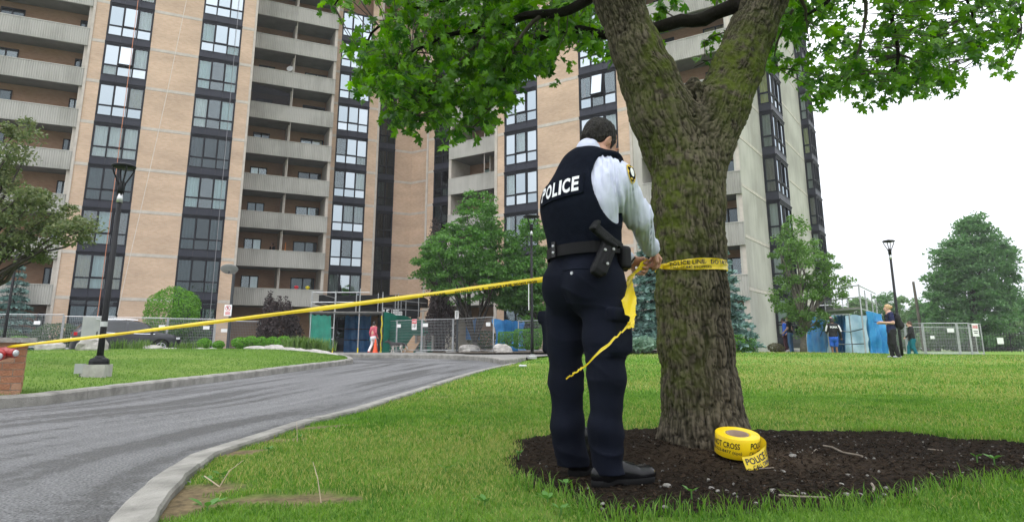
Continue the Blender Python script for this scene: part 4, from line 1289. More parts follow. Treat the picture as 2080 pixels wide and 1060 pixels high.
def tarp(name, label, c00, c10, c11, c01, m, amp=0.06, n=14, seed=1, cat='tarp', group='tarps on the scaffold tunnels'):
    c00, c10, c11, c01 = (np.array(c, float) for c in (c00, c10, c11, c01))
    u = np.linspace(0, 1, n)[:, None, None]; v = np.linspace(0, 1, n)[None, :, None]
    G = (c00 * (1 - u) + c10 * u) * (1 - v) + (c01 * (1 - u) + c11 * u) * v
    nrm = np.cross(c10 - c00, c01 - c00); nrm /= np.linalg.norm(nrm)
    uu = np.stack([np.broadcast_to(u * 3, G.shape[:2] + (1,)), np.broadcast_to(v * 2, G.shape[:2] + (1,)), np.full(G.shape[:2] + (1,), seed * 1.7)], -1)[..., 0, :]
    f = fbm(uu, 3) - 0.5 + 0.25 * np.sin(uu[..., 0] * 7 + uu[..., 1] * 2)
    w_ = G + nrm * (amp * f)[..., None]
    w_[..., 2] += 0.04 * (v[..., 0] > 0.98) * np.sin(u[..., 0] * 20)
    mb = MB()
    for k in (0, 1):
        off = nrm * 0.004 * k
        rows = [[tuple(p + off) for p in row] for row in w_]
        mb.rings(rows, cap=False, close=False)
    o = obj(name, mb, m, base=(c00 + c10) / 2, smooth=True)
    return tag(o, label, cat, group)

YF = 37.5
def P3(px, py, Y=YF): return at(px, py, Y)
t = thing('scaffold_tunnel', 'grey tube scaffold tunnel with plank roof before the tower entrance', 'scaffold', P3(700, 716))
zb = P3(700, 717)[2] - 0.02
zpl = P3(700, 637)[2]
back = 42.5
def pole(t, a, b_, r=0.024, m=None, name='scaffold_tube'):
    mb = MB(); mb.tube([a, b_], r, 6); return obj(name, mb, m or M_GALV, t)
xs = [P3(x, 700)[0] for x in (628, 676, 727, 774)]
hts = [592, 590, 586, 593]
for x, hh in zip(xs, hts):
    pole(t, (x, YF, zb), (x, YF, P3(700, hh)[2]), 0.03, name='upright')
    pole(t, (x + 0.02, back, zb), (x + 0.02, back, zpl + 1.5), 0.03, name='upright')
for z in (zpl + 0.02, zpl + 0.62, zpl + 1.15):
    a, b_ = (xs[0], xs[2]) if z > zpl + 0.1 else (xs[0], xs[3])
    pole(t, (a, YF + 0.045, z), (b_ + (0.5 if z > zpl + 0.1 else 0), YF + 0.045, z), name='ledger')
    pole(t, (xs[0] - 0.04, YF, z + 0.05), (xs[0] - 0.04, back, z + 0.05), name='ledger')
pole(t, (xs[3], YF, zpl + 0.8), (P3(850, 700)[0], YF + 3, zpl + 0.75), name='ledger')
pole(t, (xs[3], YF, zpl + 0.3), (P3(850, 700)[0], YF + 3, zpl + 0.3), name='ledger')
for px, Yq in ((800, 39.5), (848, 40.5), (812, 39.5), (822, 40)):
    p = at(px, 700, Yq); pole(t, (p[0], Yq, zpl - 0.4), (p[0], Yq, zpl + 1.2 - 0.3 * (px in (812, 822))), 0.022, name='upright')
for z in (zb + 0.75, zb + 1.35):
    pole(t, (xs[0], YF + 0.05, z), (xs[1], YF + 0.05, z), name='ledger')
    pole(t, (xs[1], YF + 2.5, z), (xs[2] + 0.4, YF + 2.5, z), m=M_BLACKG, name='ledger')
pole(t, (xs[0], YF + 0.08, zb + 0.2), (xs[1] - 0.1, YF + 0.08, zpl), 0.02, M_BLACKG, name='brace')
for x in xs[1:]:
    mb = MB(); mb.lathe([(0.09, 0.0), (0.09, 0.03), (0.04, 0.05), (0.034, 0.3)], 8, (x, YF, zb)); obj('foot_plate', mb, M_YTAPE, t)
mb = MB()
for z in np.arange(0.25, 1.9, 0.16): mb.tube([(xs[3] + 0.03 * math.sin(z * 9), YF - 0.03, zb + z), (xs[3] + 0.03 * math.sin(z * 9 + 1.5), YF - 0.03, zb + z + 0.14)], 0.035, 5)
obj('caution_wrap', mb, M_YTAPE, t)
nb = 9
for k in range(nb):
    y0 = YF - 0.1 + (back - YF + 0.2) * k / nb
    mb = MB(); mb.box(xs[0] - 0.1, xs[3] + 0.08, y0, y0 + (back - YF + .2) / nb - 0.02, zpl + 0.06 - 0.004 * (k % 2), zpl + 0.11 - 0.004 * (k % 2)); obj('plank', mb, M_PLANK, t)
mb = MB(); mb.box(xs[2] - 0.05, xs[3] + 0.1, YF + 3.0, YF + 3.05, zb, zpl); obj('plywood_sheet', mb, M_PLY, t)
mb = MB(); mb.box(xs[3] - 0.55, xs[3] - 0.02, YF + 1.6, YF + 2.9, zb, zpl); obj('dark_doorway', mb, M_ROOM, t)
tarp('green_tarp', 'green tarp closing the left front bay of the scaffold tunnel', P3(629, 711), P3(673, 709), P3(672, 641), P3(629, 639), M_TGREEN, 0.1)
tarp('green_tarp', 'dark green tarp along the side of the scaffold tunnel behind fence panels', (xs[3] + 0.05, YF + 0.1, zb), (P3(853, 700)[0] + .3, YF + 3.4, zb), (P3(853, 700)[0] + .3, YF + 3.4, zpl - 0.35), (xs[3] + 0.05, YF + 0.1, zpl + 0.1), M_TGREEN, 0.12, seed=3)
tarp('blue_tarp', 'blue tarp hung inside the scaffold tunnel', (xs[1] - 0.05, YF + 2.7, zb), (xs[2] + 0.1, YF + 2.7, zb), (xs[2] + 0.1, YF + 2.7, zpl), (xs[1] - 0.05, YF + 2.7, zpl), M_TBLUE, 0.15, seed=5)
tarp('green_tarp', 'green tarp lining the left wall of the scaffold tunnel', (xs[0] + .02, YF + 0.15, zb), (xs[0] + .02, back, zb), (xs[0] + .02, back, zpl), (xs[0] + .02, YF + 0.15, zpl), M_TGREEN, 0.1, seed=6)
tarp('blue_tarp', 'loose blue tarp slung from the fence end by the clipped hedge', at(1001, 714, 33.2), at(1066, 712, 34.5), at(1064, 655, 34.5), at(1004, 648, 33.2), M_TBLUE, 0.5, seed=8)
tarp('dark_netting', 'blue sheet standing behind the fence near the forked tree', at(946, 690, 36.6), at(975, 690, 36.6), at(974, 648, 36.6), at(946, 648, 36.6), M_TBLUE, 0.2, seed=9)

# traffic cone, plywood board, pallets
c = at(762, 716.5, 36.6)
t = thing('traffic_cone', 'orange traffic cone beside the woman in the pink top', 'traffic cone', c)
M_ORANGE = mat('cone_orange', (0.80, 0.10, 0.03), 0.5)
mb = MB(); mb.lathe([(0.15, 0.03), (0.13, 0.035), (0.05, 0.62), (0.03, 0.72), (0, 0.72)], 14, c); obj('body', mb, M_ORANGE, t)
mb = MB(); mb.box(c[0] - .19, c[0] + .19, c[1] - .19, c[1] + .19, c[2], c[2] + .03); obj('foot', mb, M_ORANGE, t)
a, b_ = at(821, 716, 36.9), at(845, 681, 37.4)
mb = MB(); mb.obox((a + b_) / 2 + (0.15, 0, 0.0), (0.30, 0.0, 0.0), (0.0, 0.012, 0), (b_ - a) / 2); o = obj('plywood_board', mb, M_PLY, base=a)
tag(o, 'brown plywood board leaning on the fence by the dog', 'board')
for k in range(6):
    c = at(863, 712, 37.6) + (0, 0, 0.14 * k - 0.02)
    t = thing('pallet', ('bottom', 'second from bottom', 'third from bottom', 'third from top', 'second from top', 'topmost')[k] + ' grey wooden pallet of the stack behind the fence and plywood board', 'pallet', c, 'stacked pallets')
    for j in range(6):
        mb = MB(); mb.box(c[0] - .5, c[0] + .5, c[1] - .45 + .17 * j, c[1] - .34 + .17 * j, c[2] + .1, c[2] + .122); obj('slat', mb, M_PLANK, t)
    for j in range(3):
        mb = MB(); mb.box(c[0] - .5 + .45 * j, c[0] - .4 + .45 * j, c[1] - .45, c[1] + .5, c[2], c[2] + .099); obj('bearer', mb, M_PLANK, t)

# ---------------- blue scaffold on the right
Yq = 31.0
def Q3(px, py, Y=Yq): return at(px, py, Y)
t = thing('scaffold_tunnel', 'grey tube scaffold tunnel hung with blue tarps on the right-hand lawn', 'scaffold', Q3(1720, 722))
zb = Q3(1700, 724)[2]; zpl = Q3(1700, 633)[2]
ux = {1684: 31.0, 1757: 29.0, 1645: 35.0, 1731: 34.0}
for px, Y in ux.items():
    p = at(px, 700, Y); pole(t, (p[0], Y, zb), (p[0], Y, zpl + 1.0 if px != 1757 else zpl + 1.05), 0.03, name='upright')
for px, Y, h0, h1 in ((1702, 33, 0, 1.2), (1720, 34.5, 0, 0.9), (1768, 31, 0.0, 0.95), (1781, 32, 0, 0.9), (1789, 33.5, 0, 0.7), (1770, 35, 0, 0.9)):
    p = at(px, 700, Y); pole(t, (p[0], Y, zpl + h0), (p[0], Y, zpl + h1), 0.026, name='upright')
A_, B_ = at(1684, 700, 31.0), at(1757, 700, 29.0); C_, D_ = at(1645, 700, 35.0), at(1731, 700, 34.0); E_ = at(1790, 700, 33.5)
for dz in (0.02, 0.5, 1.0):
    for p, q in ((A_, B_), (B_, E_), (C_, D_)) if dz > 0.1 else ((A_, B_), (C_, D_), (A_, C_), (B_, E_)):
        pole(t, (p[0], p[1], zpl + dz), (q[0], q[1], zpl + dz), name='ledger')
for z in (0.55, 1.15):
    for p, q in ((A_, D_), (D_, B_)): pole(t, (p[0], p[1], zb + z), (q[0], q[1] + .05, zb + z), m=M_BLACKG, name='ledger')
pole(t, (C_[0], C_[1] - .3, zb + 0.1), (A_[0], A_[1] + .2, zb + 1.4), m=M_BLACKG, name='brace')
for k in range(7):
    f = k / 7; f2 = (k + 0.92) / 7
    p0, p1 = A_ * (1 - f) + C_ * f, A_ * (1 - f2) + C_ * f2
    q0, q1 = B_ * (1 - f) + D_ * f, B_ * (1 - f2) + D_ * f2
    zz = zpl + 0.05 - 0.004 * (k % 2)
    mb = MB(); mb.add([(p0[0], p0[1], zz), (q0[0], q0[1], zz), (q1[0], q1[1], zz), (p1[0], p1[1], zz), (p0[0], p0[1], zz + .05), (q0[0], q0[1], zz + .05), (q1[0], q1[1], zz + .05), (p1[0], p1[1], zz + .05)],
                      [(3, 2, 1, 0), (4, 5, 6, 7), (0, 1, 5, 4), (1, 2, 6, 5), (2, 3, 7, 6), (3, 0, 4, 7)])
    obj('plank', mb, M_PLANK, t)
tarp('blue_tarp', 'creased bright blue tarp hanging down the right end of the lawn scaffold', at(1770, 725, 28.9), at(1801, 724, 29.6), at(1795, 640, 29.6), at(1760, 633, 28.9), M_TBLUE2, 0.5, seed=11)
tarp('blue_tarp', 'blue tarp closing the left side of the lawn scaffold', at(1640, 720, 34.6), at(1683, 720, 31.3), at(1683, 640, 31.3), at(1645, 643, 34.6), M_TBLUE2, 0.25, seed=12)
tarp('pale_sheet', 'pale blue see-through sheeting across the back of the lawn scaffold', at(1660, 720, 36), at(1765, 720, 35), at(1765, 640, 35), at(1660, 640, 36), M_SHEET, 0.3, seed=13)
tarp('blue_tarp', 'dark blue tarp strip behind the woman in the black jacket', at(1695, 720, 34.5), at(1718, 720, 34), at(1717, 640, 34), at(1693, 640, 34.5), M_TBLUE, 0.2, seed=14)

# ---------------- iron fence far right
a, b_ = at(1985, 712, 58), at(2230, 712, 55)
t = thing('iron_fence', 'black iron bar fence beneath the large tree far right', 'fence', a)
d = (b_ - a); L = np.linalg.norm(d[:2]); d = d / L; d[2] = 0
for z in (0.2, 1.3):
    mb = MB(); mb.tube([(a[0], a[1], a[2] + z), (b_[0], b_[1], a[2] + z)], 0.025, 5); obj('rail', mb, M_BLACK, t)
for s in np.arange(0, L, 0.2):
    mb = MB(); q = a + d * s; mb.tube([(q[0], q[1], a[2] - 0.15), (q[0], q[1], a[2] + 1.5)], 0.016 if int(s / .2) % 12 else 0.04, 4); obj('bar' if int(s / .2) % 12 else 'post', mb, M_BLACK, t)
mb = MB(); q = at(2032, 692, 56); mb.obox(q, (0.25, 0, 0), (0, 0.01, 0), (0, 0, 0.25)); obj('notice_plate', mb, M_WHITE, t)
mb = MB(); q = at(1876, 700, 70.0); mb.tube([(q[0], q[1], 0), (q[0] - 0.25, q[1], at(1873, 572, 70)[2])], [0.17, 0.12], 8); o = obj('utility_pole', mb, mat('pole_wood', (0.12, 0.1, 0.085), 0.9), base=(q[0], q[1], 0))
tag(o, 'thin wooden utility pole rising behind the far trees', 'utility pole')

# ---------------- window washer ropes on the left wing
def rope(name, label, pts, m, r=0.02):
    mb = MB(); mb.tube(pts, r, 5); o = obj(name, mb, m, base=pts[-1]); return tag(o, label, 'rope', 'ropes hanging down the left wing')
M_ROPE1 = mat('orange_rope', (0.55, 0.22, 0.12), 0.8); M_ROPE2 = mat('white_rope', (0.6, 0.55, 0.5), 0.8); M_ROPE3 = mat('grey_rope', (0.3, 0.3, 0.32), 0.8)
u_ = FA.u(238, 332, -0.5); rope('hanging_rope', 'orange rope hanging straight down before the left window column', [FA.w(u_, -0.5, z) for z in (35.3, 22, 10, 2.0)], M_ROPE1)
pp_ = [(379, 0), (337, 200), (292, 400), (262, 530), (238, 640)]
rope('hanging_rope', 'pale rope slanting down across the brickwork between window columns', [FA.w(FA.u(397, -80, -0.8), -0.8, 35.0)] + [tuple((lambda r_, Y: np.array([0, 0, CAM_H]) + r_ * Y)(ray(x, y), (FA.d - 0.8) / (ray(x, y)[:2] @ FA.n))) for x, y in pp_], M_ROPE2, 0.018)
u_ = FA.u(449, 400, -0.5); rope('hanging_rope', 'thin grey rope hanging before the second window column', [FA.w(u_, -0.5, z) for z in (35.3, 22, 10, 2.5)], M_ROPE3, 0.014)

# ---------------- brick pillar with fire hose connection, at the left edge
pb = island_hit(40, 801)
Yp = pb[1]; PW, PD, PH = 0.95, 0.6, at(20, 696, pb[1])[2] - pb[2] + 0.03
t = thing('brick_pillar', 'low red brick pillar with a stone cap at the left edge', 'pillar', (pb[0], pb[1], pb[2] - 0.03), rotz=R(33))
M_PBRICK = [mat('pillar_brick', (0.30, 0.13, 0.075), 0.9, (0.38, 0.18, 0.10), 7, bump=0.5, bscale=50), mat('pillar_brick_pale', (0.36, 0.19, 0.12), 0.9, (0.43, 0.25, 0.165), 7, bump=0.5, bscale=50)]
mb = MB(); mb.box(-PW + 0.008, -0.008, 0.008, PD - 0.008, 0, PH); obj('mortar', mb, mat('mortar', (0.36, 0.31, 0.26), 0.95), t)
nc = max(6, int(round(PH / 0.0785))); ch = PH / nc
for r_ in range(nc):
    z0, z1 = r_ * ch + 0.009, (r_ + 1) * ch
    edges = [0.0] + ([-0.1] if r_ % 2 else [])
    while edges[-1] > -PW + 0.05: edges.append(max(-PW, edges[-1] - 0.21))
    for e0, e1 in zip(edges[:-1], edges[1:]):
        j = random.uniform(-0.003, 0.003); mb = MB(); mb.box(e1 + 0.009, e0, j, 0.1, z0, z1); obj('brick', mb, random.choice(M_PBRICK), t)
    y = 0.11
    while y < PD - 0.05:
        y1 = min(PD, y + 0.2); j = random.uniform(-0.003, 0.003); mb = MB(); mb.box(-0.1, j, y, y1 - 0.009, z0, z1); obj('brick', mb, random.choice(M_PBRICK), t); y = y1
mb = MB(); mb.box(-PW - 0.06, 0.085, -0.07, PD + 0.07, PH + 0.002, PH + 0.06); obj('cap_stone', mb, mat('cap_stone', (0.22, 0.21, 0.20), 0.95, (0.33, 0.32, 0.30), 12, bump=0.8, bscale=25), t)
h = at(6, 717, Yp - 0.35)
t = thing('hose_connection', 'dark red fire hose connection with silver caps on the brick pillar', 'fire connection', h)
M_FRED = mat('fire_red', (0.22, 0.012, 0.012), 0.35, (0.30, 0.02, 0.02), 5)
mb = MB(); mb.tube([h + (0, 0.13, 0), h + (0, 0.02, 0), h + (0, -0.02, 0)], [0.05, 0.07, 0.05], 12); mb.tube([h + (-0.1, 0.04, 0.02), h + (0.12, 0.0, 0.0)], 0.048, 12); mb.tube([h + (0, 0, 0), h + (0.0, -0.08, -0.03)], 0.05, 12); obj('body', mb, M_FRED, t, True)
for q, d in ((h + (0.125, 0, 0), np.array([1, -0.15, 0])), (h + (0.035, -0.09, -0.03), np.array([0.3, -1, -0.1]))):
    d = d / np.linalg.norm(d); mb = MB(); mb.tube([q - d * 0.03, q + d * 0.02], [0.052, 0.052], 12); c_ = obj('outlet', mb, M_FRED, t)
    mb = MB(); mb.tube([q + d * 0.021, q + d * 0.034, q + d * 0.04], [0.04, 0.036, 0.012], 12); obj('cap', mb, M_SILVER, c_)
mb = MB(); mb.tube([h + (0.02, -0.1, -0.07), h + (0.0, -0.07, -0.17), h + (-0.05, -0.04, -0.2)], 0.006, 5); obj('chain', mb, M_SILVER, t)

# ---------------- rocks
k = 0
def crest_pt(f): 
    i = f * (len(CRC) - 1); a = int(i); a = min(a, len(CRC) - 2); return CRC[a] * (1 - i + a) + CRC[a + 1] * (i - a)
rk = [(310, 707, 0.28, 0.15), (344, 709, 0.3, 0.1), (372, 709.5, 0.28, 0.08), (405, 709, 0.3, 0.09), (430, 708.5, 0.22, 0.08), (470, 709, 0.3, 0.07), (518, 706, 0.36, 0.11), (538, 708, 0.2, 0.08), (556, 707, 0.36, 0.17), (580, 712, 0.36, 0.16), (604, 715, 0.36, 0.17), (630, 719, 0.42, 0.2), (650, 719, 0.40, 0.17), (662, 727, 0.44, 0.24), (684, 731, 0.26, 0.17)]
for i, (px, py, s1, s2) in enumerate(rk):
    Y = float(np.interp(px, [c[0] for c in crest_px], [c[2] for c in crest_px])) - 0.1
    c = at(px, py + 3, Y)
    lab = ('', 'second', 'third', 'fourth', 'fifth', 'sixth', 'seventh', 'eighth', 'ninth', 'tenth', 'eleventh', 'twelfth', 'thirteenth', '', '')[i] + ' pale limestone rock from the left in the row edging the island lawn'
    if i == 0: lab = 'pale pointed rock below the front door of the dark car'
    if i == len(rk) - 2: lab = 'largest weathered rock near the right end of the island row'
    if i == len(rk) - 1: lab = 'last small rock of the island row next to the kerb tip'
    rock('edging_rock', c, (s1, 0.26, s2), lab, 'rock', 'rocks edging the island lawn', random.uniform(-.3, .3), i)
c = at(188, 708, 20.0); rock('boulder', c, (0.42, 0.3, 0.32), 'white boulder behind the left lamp post pole', 'boulder', 'boulders', 0.2, 21)
c = at(100, 706, 23.5); rock('boulder', c, (0.5, 0.3, 0.22), 'flat pale boulder behind the left fence mesh', 'boulder', 'boulders', 0.1, 27)
c = at(953, 712, 34.5); rock('boulder', c, (0.5, 0.35, 0.3), 'blocky white boulder inside the fence by the forked tree', 'boulder', 'boulders', 0.0, 31)
c = at(1020, 712, 30.0); rock('boulder', c, (0.43, 0.34, 0.28), 'large pale boulder on the soil at the pavement corner', 'boulder', 'boulders', 0.3, 35)
c = at(1616, 716, 33.0); rock('boulder', c, (0.5, 0.3, 0.15), 'low grey rock beside the young tree', 'boulder', 'boulders', 0.0, 38)

# litter on the lawn
c = ground(1062, 747, lawn_z)
mb = MB(); mb.tube([c + (-0.09, 0, 0.05), c + (0.09, 0.02, 0.05)], [0.03, 0.022], 8); o = obj('plastic_bottle', mb, M_LENS, base=c); tag(o, 'small clear plastic bottle lying on the lawn by the kerb', 'litter')
# ============================================================ PLANTS
def basis_from(nrm, ang):
    n = nrm / (np.linalg.norm(nrm, axis=1, keepdims=True) + 1e-9)
    a = np.where(np.abs(n[:, 2:3]) < 0.95, np.array([[0, 0, 1.0]]), np.array([[1.0, 0, 0]]))
    u = np.cross(a, n); u /= np.linalg.norm(u, axis=1, keepdims=True) + 1e-9
    v = np.cross(n, u)
    c, s = np.cos(ang)[:, None], np.sin(ang)[:, None]
    return u * c + v * s, -u * s + v * c, n

def leaf_cloud(C, S, tv, nrm=None, ang=None, up=0.6, rng=None):
    """N copies of a leaf outline tv (k,3) -> verts, one k-gon each handled as quads when k == 4"""
    rng = rng or RNG
    N = len(C)
    if nrm is None:
        nrm = rng.normal(size=(N, 3)); nrm /= np.linalg.norm(nrm, axis=1, keepdims=True)
        nrm[:, 2] += up
    if ang is None: ang = rng.random(N) * 2 * np.pi
    u, v, n = basis_from(nrm, ang)
    S = np.broadcast_to(np.asarray(S, float), (N,))
    V = C[:, None] + S[:, None, None] * (tv[None, :, 0:1] * u[:, None] + tv[None, :, 1:2] * v[:, None] + tv[None, :, 2:3] * n[:, None])
    return V.reshape(-1, 3)
DIAM = np.array([(0, -0.5, 0.0), (0.28, 0.0, 0.06), (0, 0.5, 0.0), (-0.28, 0.0, 0.06)])
NEED = np.array([(-0.06, 0, 0.0), (0.06, 0.0, 0.0), (0.03, 1.0, 0.0), (-0.03, 1.0, 0.0)])
def quads(n, k=4): return np.arange(n * k, dtype=np.int32).reshape(n, k)

def foliage_obj(name, C, S, m, parent=None, base=None, tv=DIAM, nrm=None, ang=None, up=0.6):
    V = leaf_cloud(np.asarray(C, float), S, tv, nrm, ang, up)
    off = BASE.get(parent.name, (0, 0, 0)) if parent is not None else (base if base is not None else (0, 0, 0))
    o = link(name, npmesh(name, V - np.array(off), quads(len(C)), m), parent)
    if parent is None: o.location = tuple(float(c) for c in off)
    return o

def sph(n, rng=None):
    d = (rng or RNG).normal(size=(n, 3)); return d / np.linalg.norm(d, axis=1, keepdims=True)

def crown_points(ells, nclump, per, rc, fill=0.5, flat=0.6, rng=None):
    """leaf centres in clumps spread through ellipsoids [(c, r, weight)]"""
    rng = rng or RNG
    w_ = np.array([e[2] for e in ells], float); w_ /= w_.sum()
    cl = []
    for e, ww in zip(ells, w_):
        n = max(1, int(nclump * ww)); d = sph(n, rng)
        rad = (fill + (1 - fill) * rng.random(n)) ** 0.6
        cl.append(np.array(e[0]) + d * rad[:, None] * np.array(e[1]))
    cl = np.concatenate(cl)
    r = rc * (0.6 + 0.8 * rng.random(len(cl)))
    d = sph(len(cl) * per, rng).reshape(len(cl), per, 3)
    q = rng.random((len(cl), per, 1)) ** 0.5
    P_ = cl[:, None] + d * q * r[:, None, None] * np.array([1, 1, flat])
    P_[..., 2] -= (0.25 * r[:, None] * (np.linalg.norm(d[..., :2] * q, axis=-1)) ** 2)
    return P_.reshape(-1, 3), cl

def limb(mb, a, b_, r0, r1, sag=0.0, n=5, wob=0.06):
    a = np.array(a, float); b_ = np.array(b_, float); L = np.linalg.norm(b_ - a)
    ts = np.linspace(0, 1, n); pts = []
    for t_ in ts:
        p = a * (1 - t_) + b_ * t_ + np.array([0, 0, sag * L * math.sin(math.pi * t_)])
        if 0 < t_ < 1: p = p + RNG.normal(size=3) * wob * L * 0.5
        pts.append(p)
    mb.tube(pts, list(np.linspace(r0, r1, n)), 6)

M_BARK_G = mat('grey_bark', (0.10, 0.085, 0.07), 0.95, (0.17, 0.15, 0.125), 9, bump=0.6, bscale=30)
M_BARK_D = mat('dark_bark', (0.03, 0.025, 0.02), 0.95, (0.06, 0.05, 0.04), 9, bump=0.6, bscale=30)

def tree(name, label, cat, base, ells, nclump, per, rc, leaf, m, trunk_r, fork, group=None, nlimb=14, bark=None, up=0.7, flat=0.55, fill=0.45):
    t = thing(name, label, cat, base, group)
    P_, cl = crown_points(ells, nclump, per, rc, fill, flat)
    foliage_obj('crown', P_, leaf * (0.7 + 0.6 * RNG.random(len(P_))), m, t, up=up)
    mb = MB(); base = np.array(base, float)
    cc = np.mean([e[0] for e in ells], 0)
    f = base + np.array([(cc[0] - base[0]) * 0.2, (cc[1] - base[1]) * 0.2, fork])
    mb.tube([base - (0, 0, 0.1), base + (f - base) * 0.5, f], [trunk_r * 1.25, trunk_r, trunk_r * 0.85], 8)
    idx = RNG.choice(len(cl), min(nlimb, len(cl)), replace=False)
    for i in idx: limb(mb, f - (0, 0, 0.1 * RNG.random()), cl[i], trunk_r * 0.55, trunk_r * 0.1, 0.06, 5)
    obj('trunk', mb, bark or M_BARK_G, t, True)
    return t

L_HORN = leaf_mat('hornbeam_leaf', (0.055, 0.15, 0.03), (0.13, 0.28, 0.055))
L_LIME = leaf_mat('bright_leaf', (0.07, 0.21, 0.015), (0.15, 0.34, 0.03))
L_BOX = leaf_mat('box_leaf', (0.05, 0.15, 0.025), (0.10, 0.24, 0.045))
L_DARK = leaf_mat('dark_purple_leaf', (0.022, 0.017, 0.018), (0.06, 0.04, 0.038), 0.15)
L_SPRUCE = leaf_mat('blue_spruce_needle', (0.075, 0.15, 0.135), (0.22, 0.34, 0.31), 0.1)
L_FAR = leaf_mat('far_tree_leaf', (0.06, 0.15, 0.05), (0.12, 0.24, 0.08))
L_FAR2 = leaf_mat('far_pale_leaf', (0.10, 0.20, 0.07), (0.18, 0.28, 0.11))
L_OLIVE = leaf_mat('olive_maple_leaf', (0.075, 0.115, 0.04), (0.18, 0.205, 0.09))
L_OLIVE2 = leaf_mat('young_tree_leaf', (0.07, 0.15, 0.03), (0.15, 0.27, 0.065))
L_SHRUB = leaf_mat('shrub_leaf', (0.03, 0.075, 0.025), (0.065, 0.125, 0.045))
L_BROWN = leaf_mat('brownish_leaf', (0.07, 0.06, 0.035), (0.13, 0.12, 0.06))
L_HOSTA = leaf_mat('hosta_leaf', (0.10, 0.19, 0.13), (0.22, 0.32, 0.24), 0.2)
L_GRASSY = leaf_mat('ornamental_grass', (0.07, 0.14, 0.03), (0.15, 0.23, 0.06))

# forked hornbeams in front of the right wing
def pix_ell(px, py, Y, wpx, hpx, dY=1.0):
    c = at(px, py, Y); s = Y / F_PX * 1.02
    return (c, (wpx * s, wpx * s * dY, hpx * s))
b = at(968, 712, 35.5); Y = 35.5
E_ = [(*pix_ell(970, 440, Y, 48, 55), 1.2), (*pix_ell(940, 510, Y, 88, 60), 2.6), (*pix_ell(1000, 520, Y, 58, 70), 1.8), (*pix_ell(890, 540, Y, 48, 48), 1.2), (*pix_ell(955, 570, Y, 85, 45), 1.7)]
tree('hornbeam_tree', 'broad green forked tree standing behind the wire fence centre', 'tree', b, E_, 420, 62, 0.40, 0.16, L_HORN, 0.13, 0.4, 'trees before the tower', 22, M_BARK_D, flat=0.4)
b = at(1085, 712, 36); Y = 36
E_ = [(*pix_ell(1075, 500, Y, 50, 60), 1.2), (*pix_ell(1060, 570, Y, 62, 55), 2), (*pix_ell(1095, 620, Y, 60, 50), 1.4), (*pix_ell(1040, 600, Y, 40, 40), .8)]
tree('hornbeam_tree', 'second green tree half hidden by the officer and the lamp post', 'tree', b, E_, 340, 60, 0.42, 0.16, L_HORN, 0.11, 1.0, 'trees before the tower', 14, M_BARK_D, flat=0.4)

# young open tree by the gable
b = at(1632, 716, 31.0); Y = 31
E_ = [(*pix_ell(1622, 480, Y, 30, 48), 0.8), (*pix_ell(1600, 510, Y, 36, 30), .7), (*pix_ell(1640, 540, Y, 60, 55), 1.8), (*pix_ell(1685, 575, Y, 44, 42), 1.1), (*pix_ell(1625, 600, Y, 58, 50), 1.8), (*pix_ell(1640, 650, Y, 48, 30), 1.0)]
tree('young_tree', 'upright young green tree beside the concrete gable', 'tree', b, E_, 190, 60, 0.30, 0.13, L_OLIVE2, 0.14, 0.9, 'trees before the tower', 26, M_BARK_G, flat=0.7)

# weeping dark shrubs
def weeper(name, label, px, topy, boty, wpx, Y, n=70):
    b = at(px, boty, Y); top = at(px, topy, Y); H = top[2] - b[2]; W = wpx * Y / F_PX
    t = thing(name, label, 'weeping tree', b, 'dark weeping trees')
    Cs, An = [], []
    for i in range(n):
        a = RNG.random() * 2 * np.pi; r0 = W * (0.15 + 0.85 * RNG.random() ** 0.6)
        zt = H * (1 - 0.45 * (r0 / W) ** 2) * (0.86 + 0.2 * RNG.random()); L = zt * (0.5 + 0.5 * RNG.random()); m_ = 70
        s = np.sort(RNG.random(m_))
        p = np.stack([b[0] + np.cos(a) * r0 * (0.72 + 0.35 * s) + RNG.normal(size=m_) * 0.07, b[1] + np.sin(a) * r0 * (0.72 + 0.35 * s) + RNG.normal(size=m_) * 0.07, b[2] + zt - s * L], 1)
        Cs.append(p)
    C = np.concatenate(Cs)
    nr = RNG.normal(size=(len(C), 3)); nr[:, 2] *= 0.3
    foliage_obj('crown', C, 0.13 * (0.7 + 0.6 * RNG.random(len(C))), L_DARK, t, nrm=nr)
    mb = MB(); mb.tube([b - (0, 0, .05), b + (0.1, 0, H * 0.4), b + (-0.05, 0, H * 0.85)], [0.09, 0.07, 0.03], 7); obj('trunk', mb, M_BARK_D, t)
weeper('weeping_tree', 'dark purple weeping tree left of the green tarp scaffold', 566, 600, 708, 42, 38.8, 80)
weeper('weeping_tree', 'small dark weeping tree top showing left of its larger neighbour', 540, 585, 708, 18, 39.5, 30)
weeper('weeping_tree', 'tall dark weeping tree between canopy and forked tree', 893, 560, 712, 32, 39, 80)
weeper('weeping_tree', 'dark weeping tree crown showing above the forked tree', 880, 440, 600, 26, 41, 50)

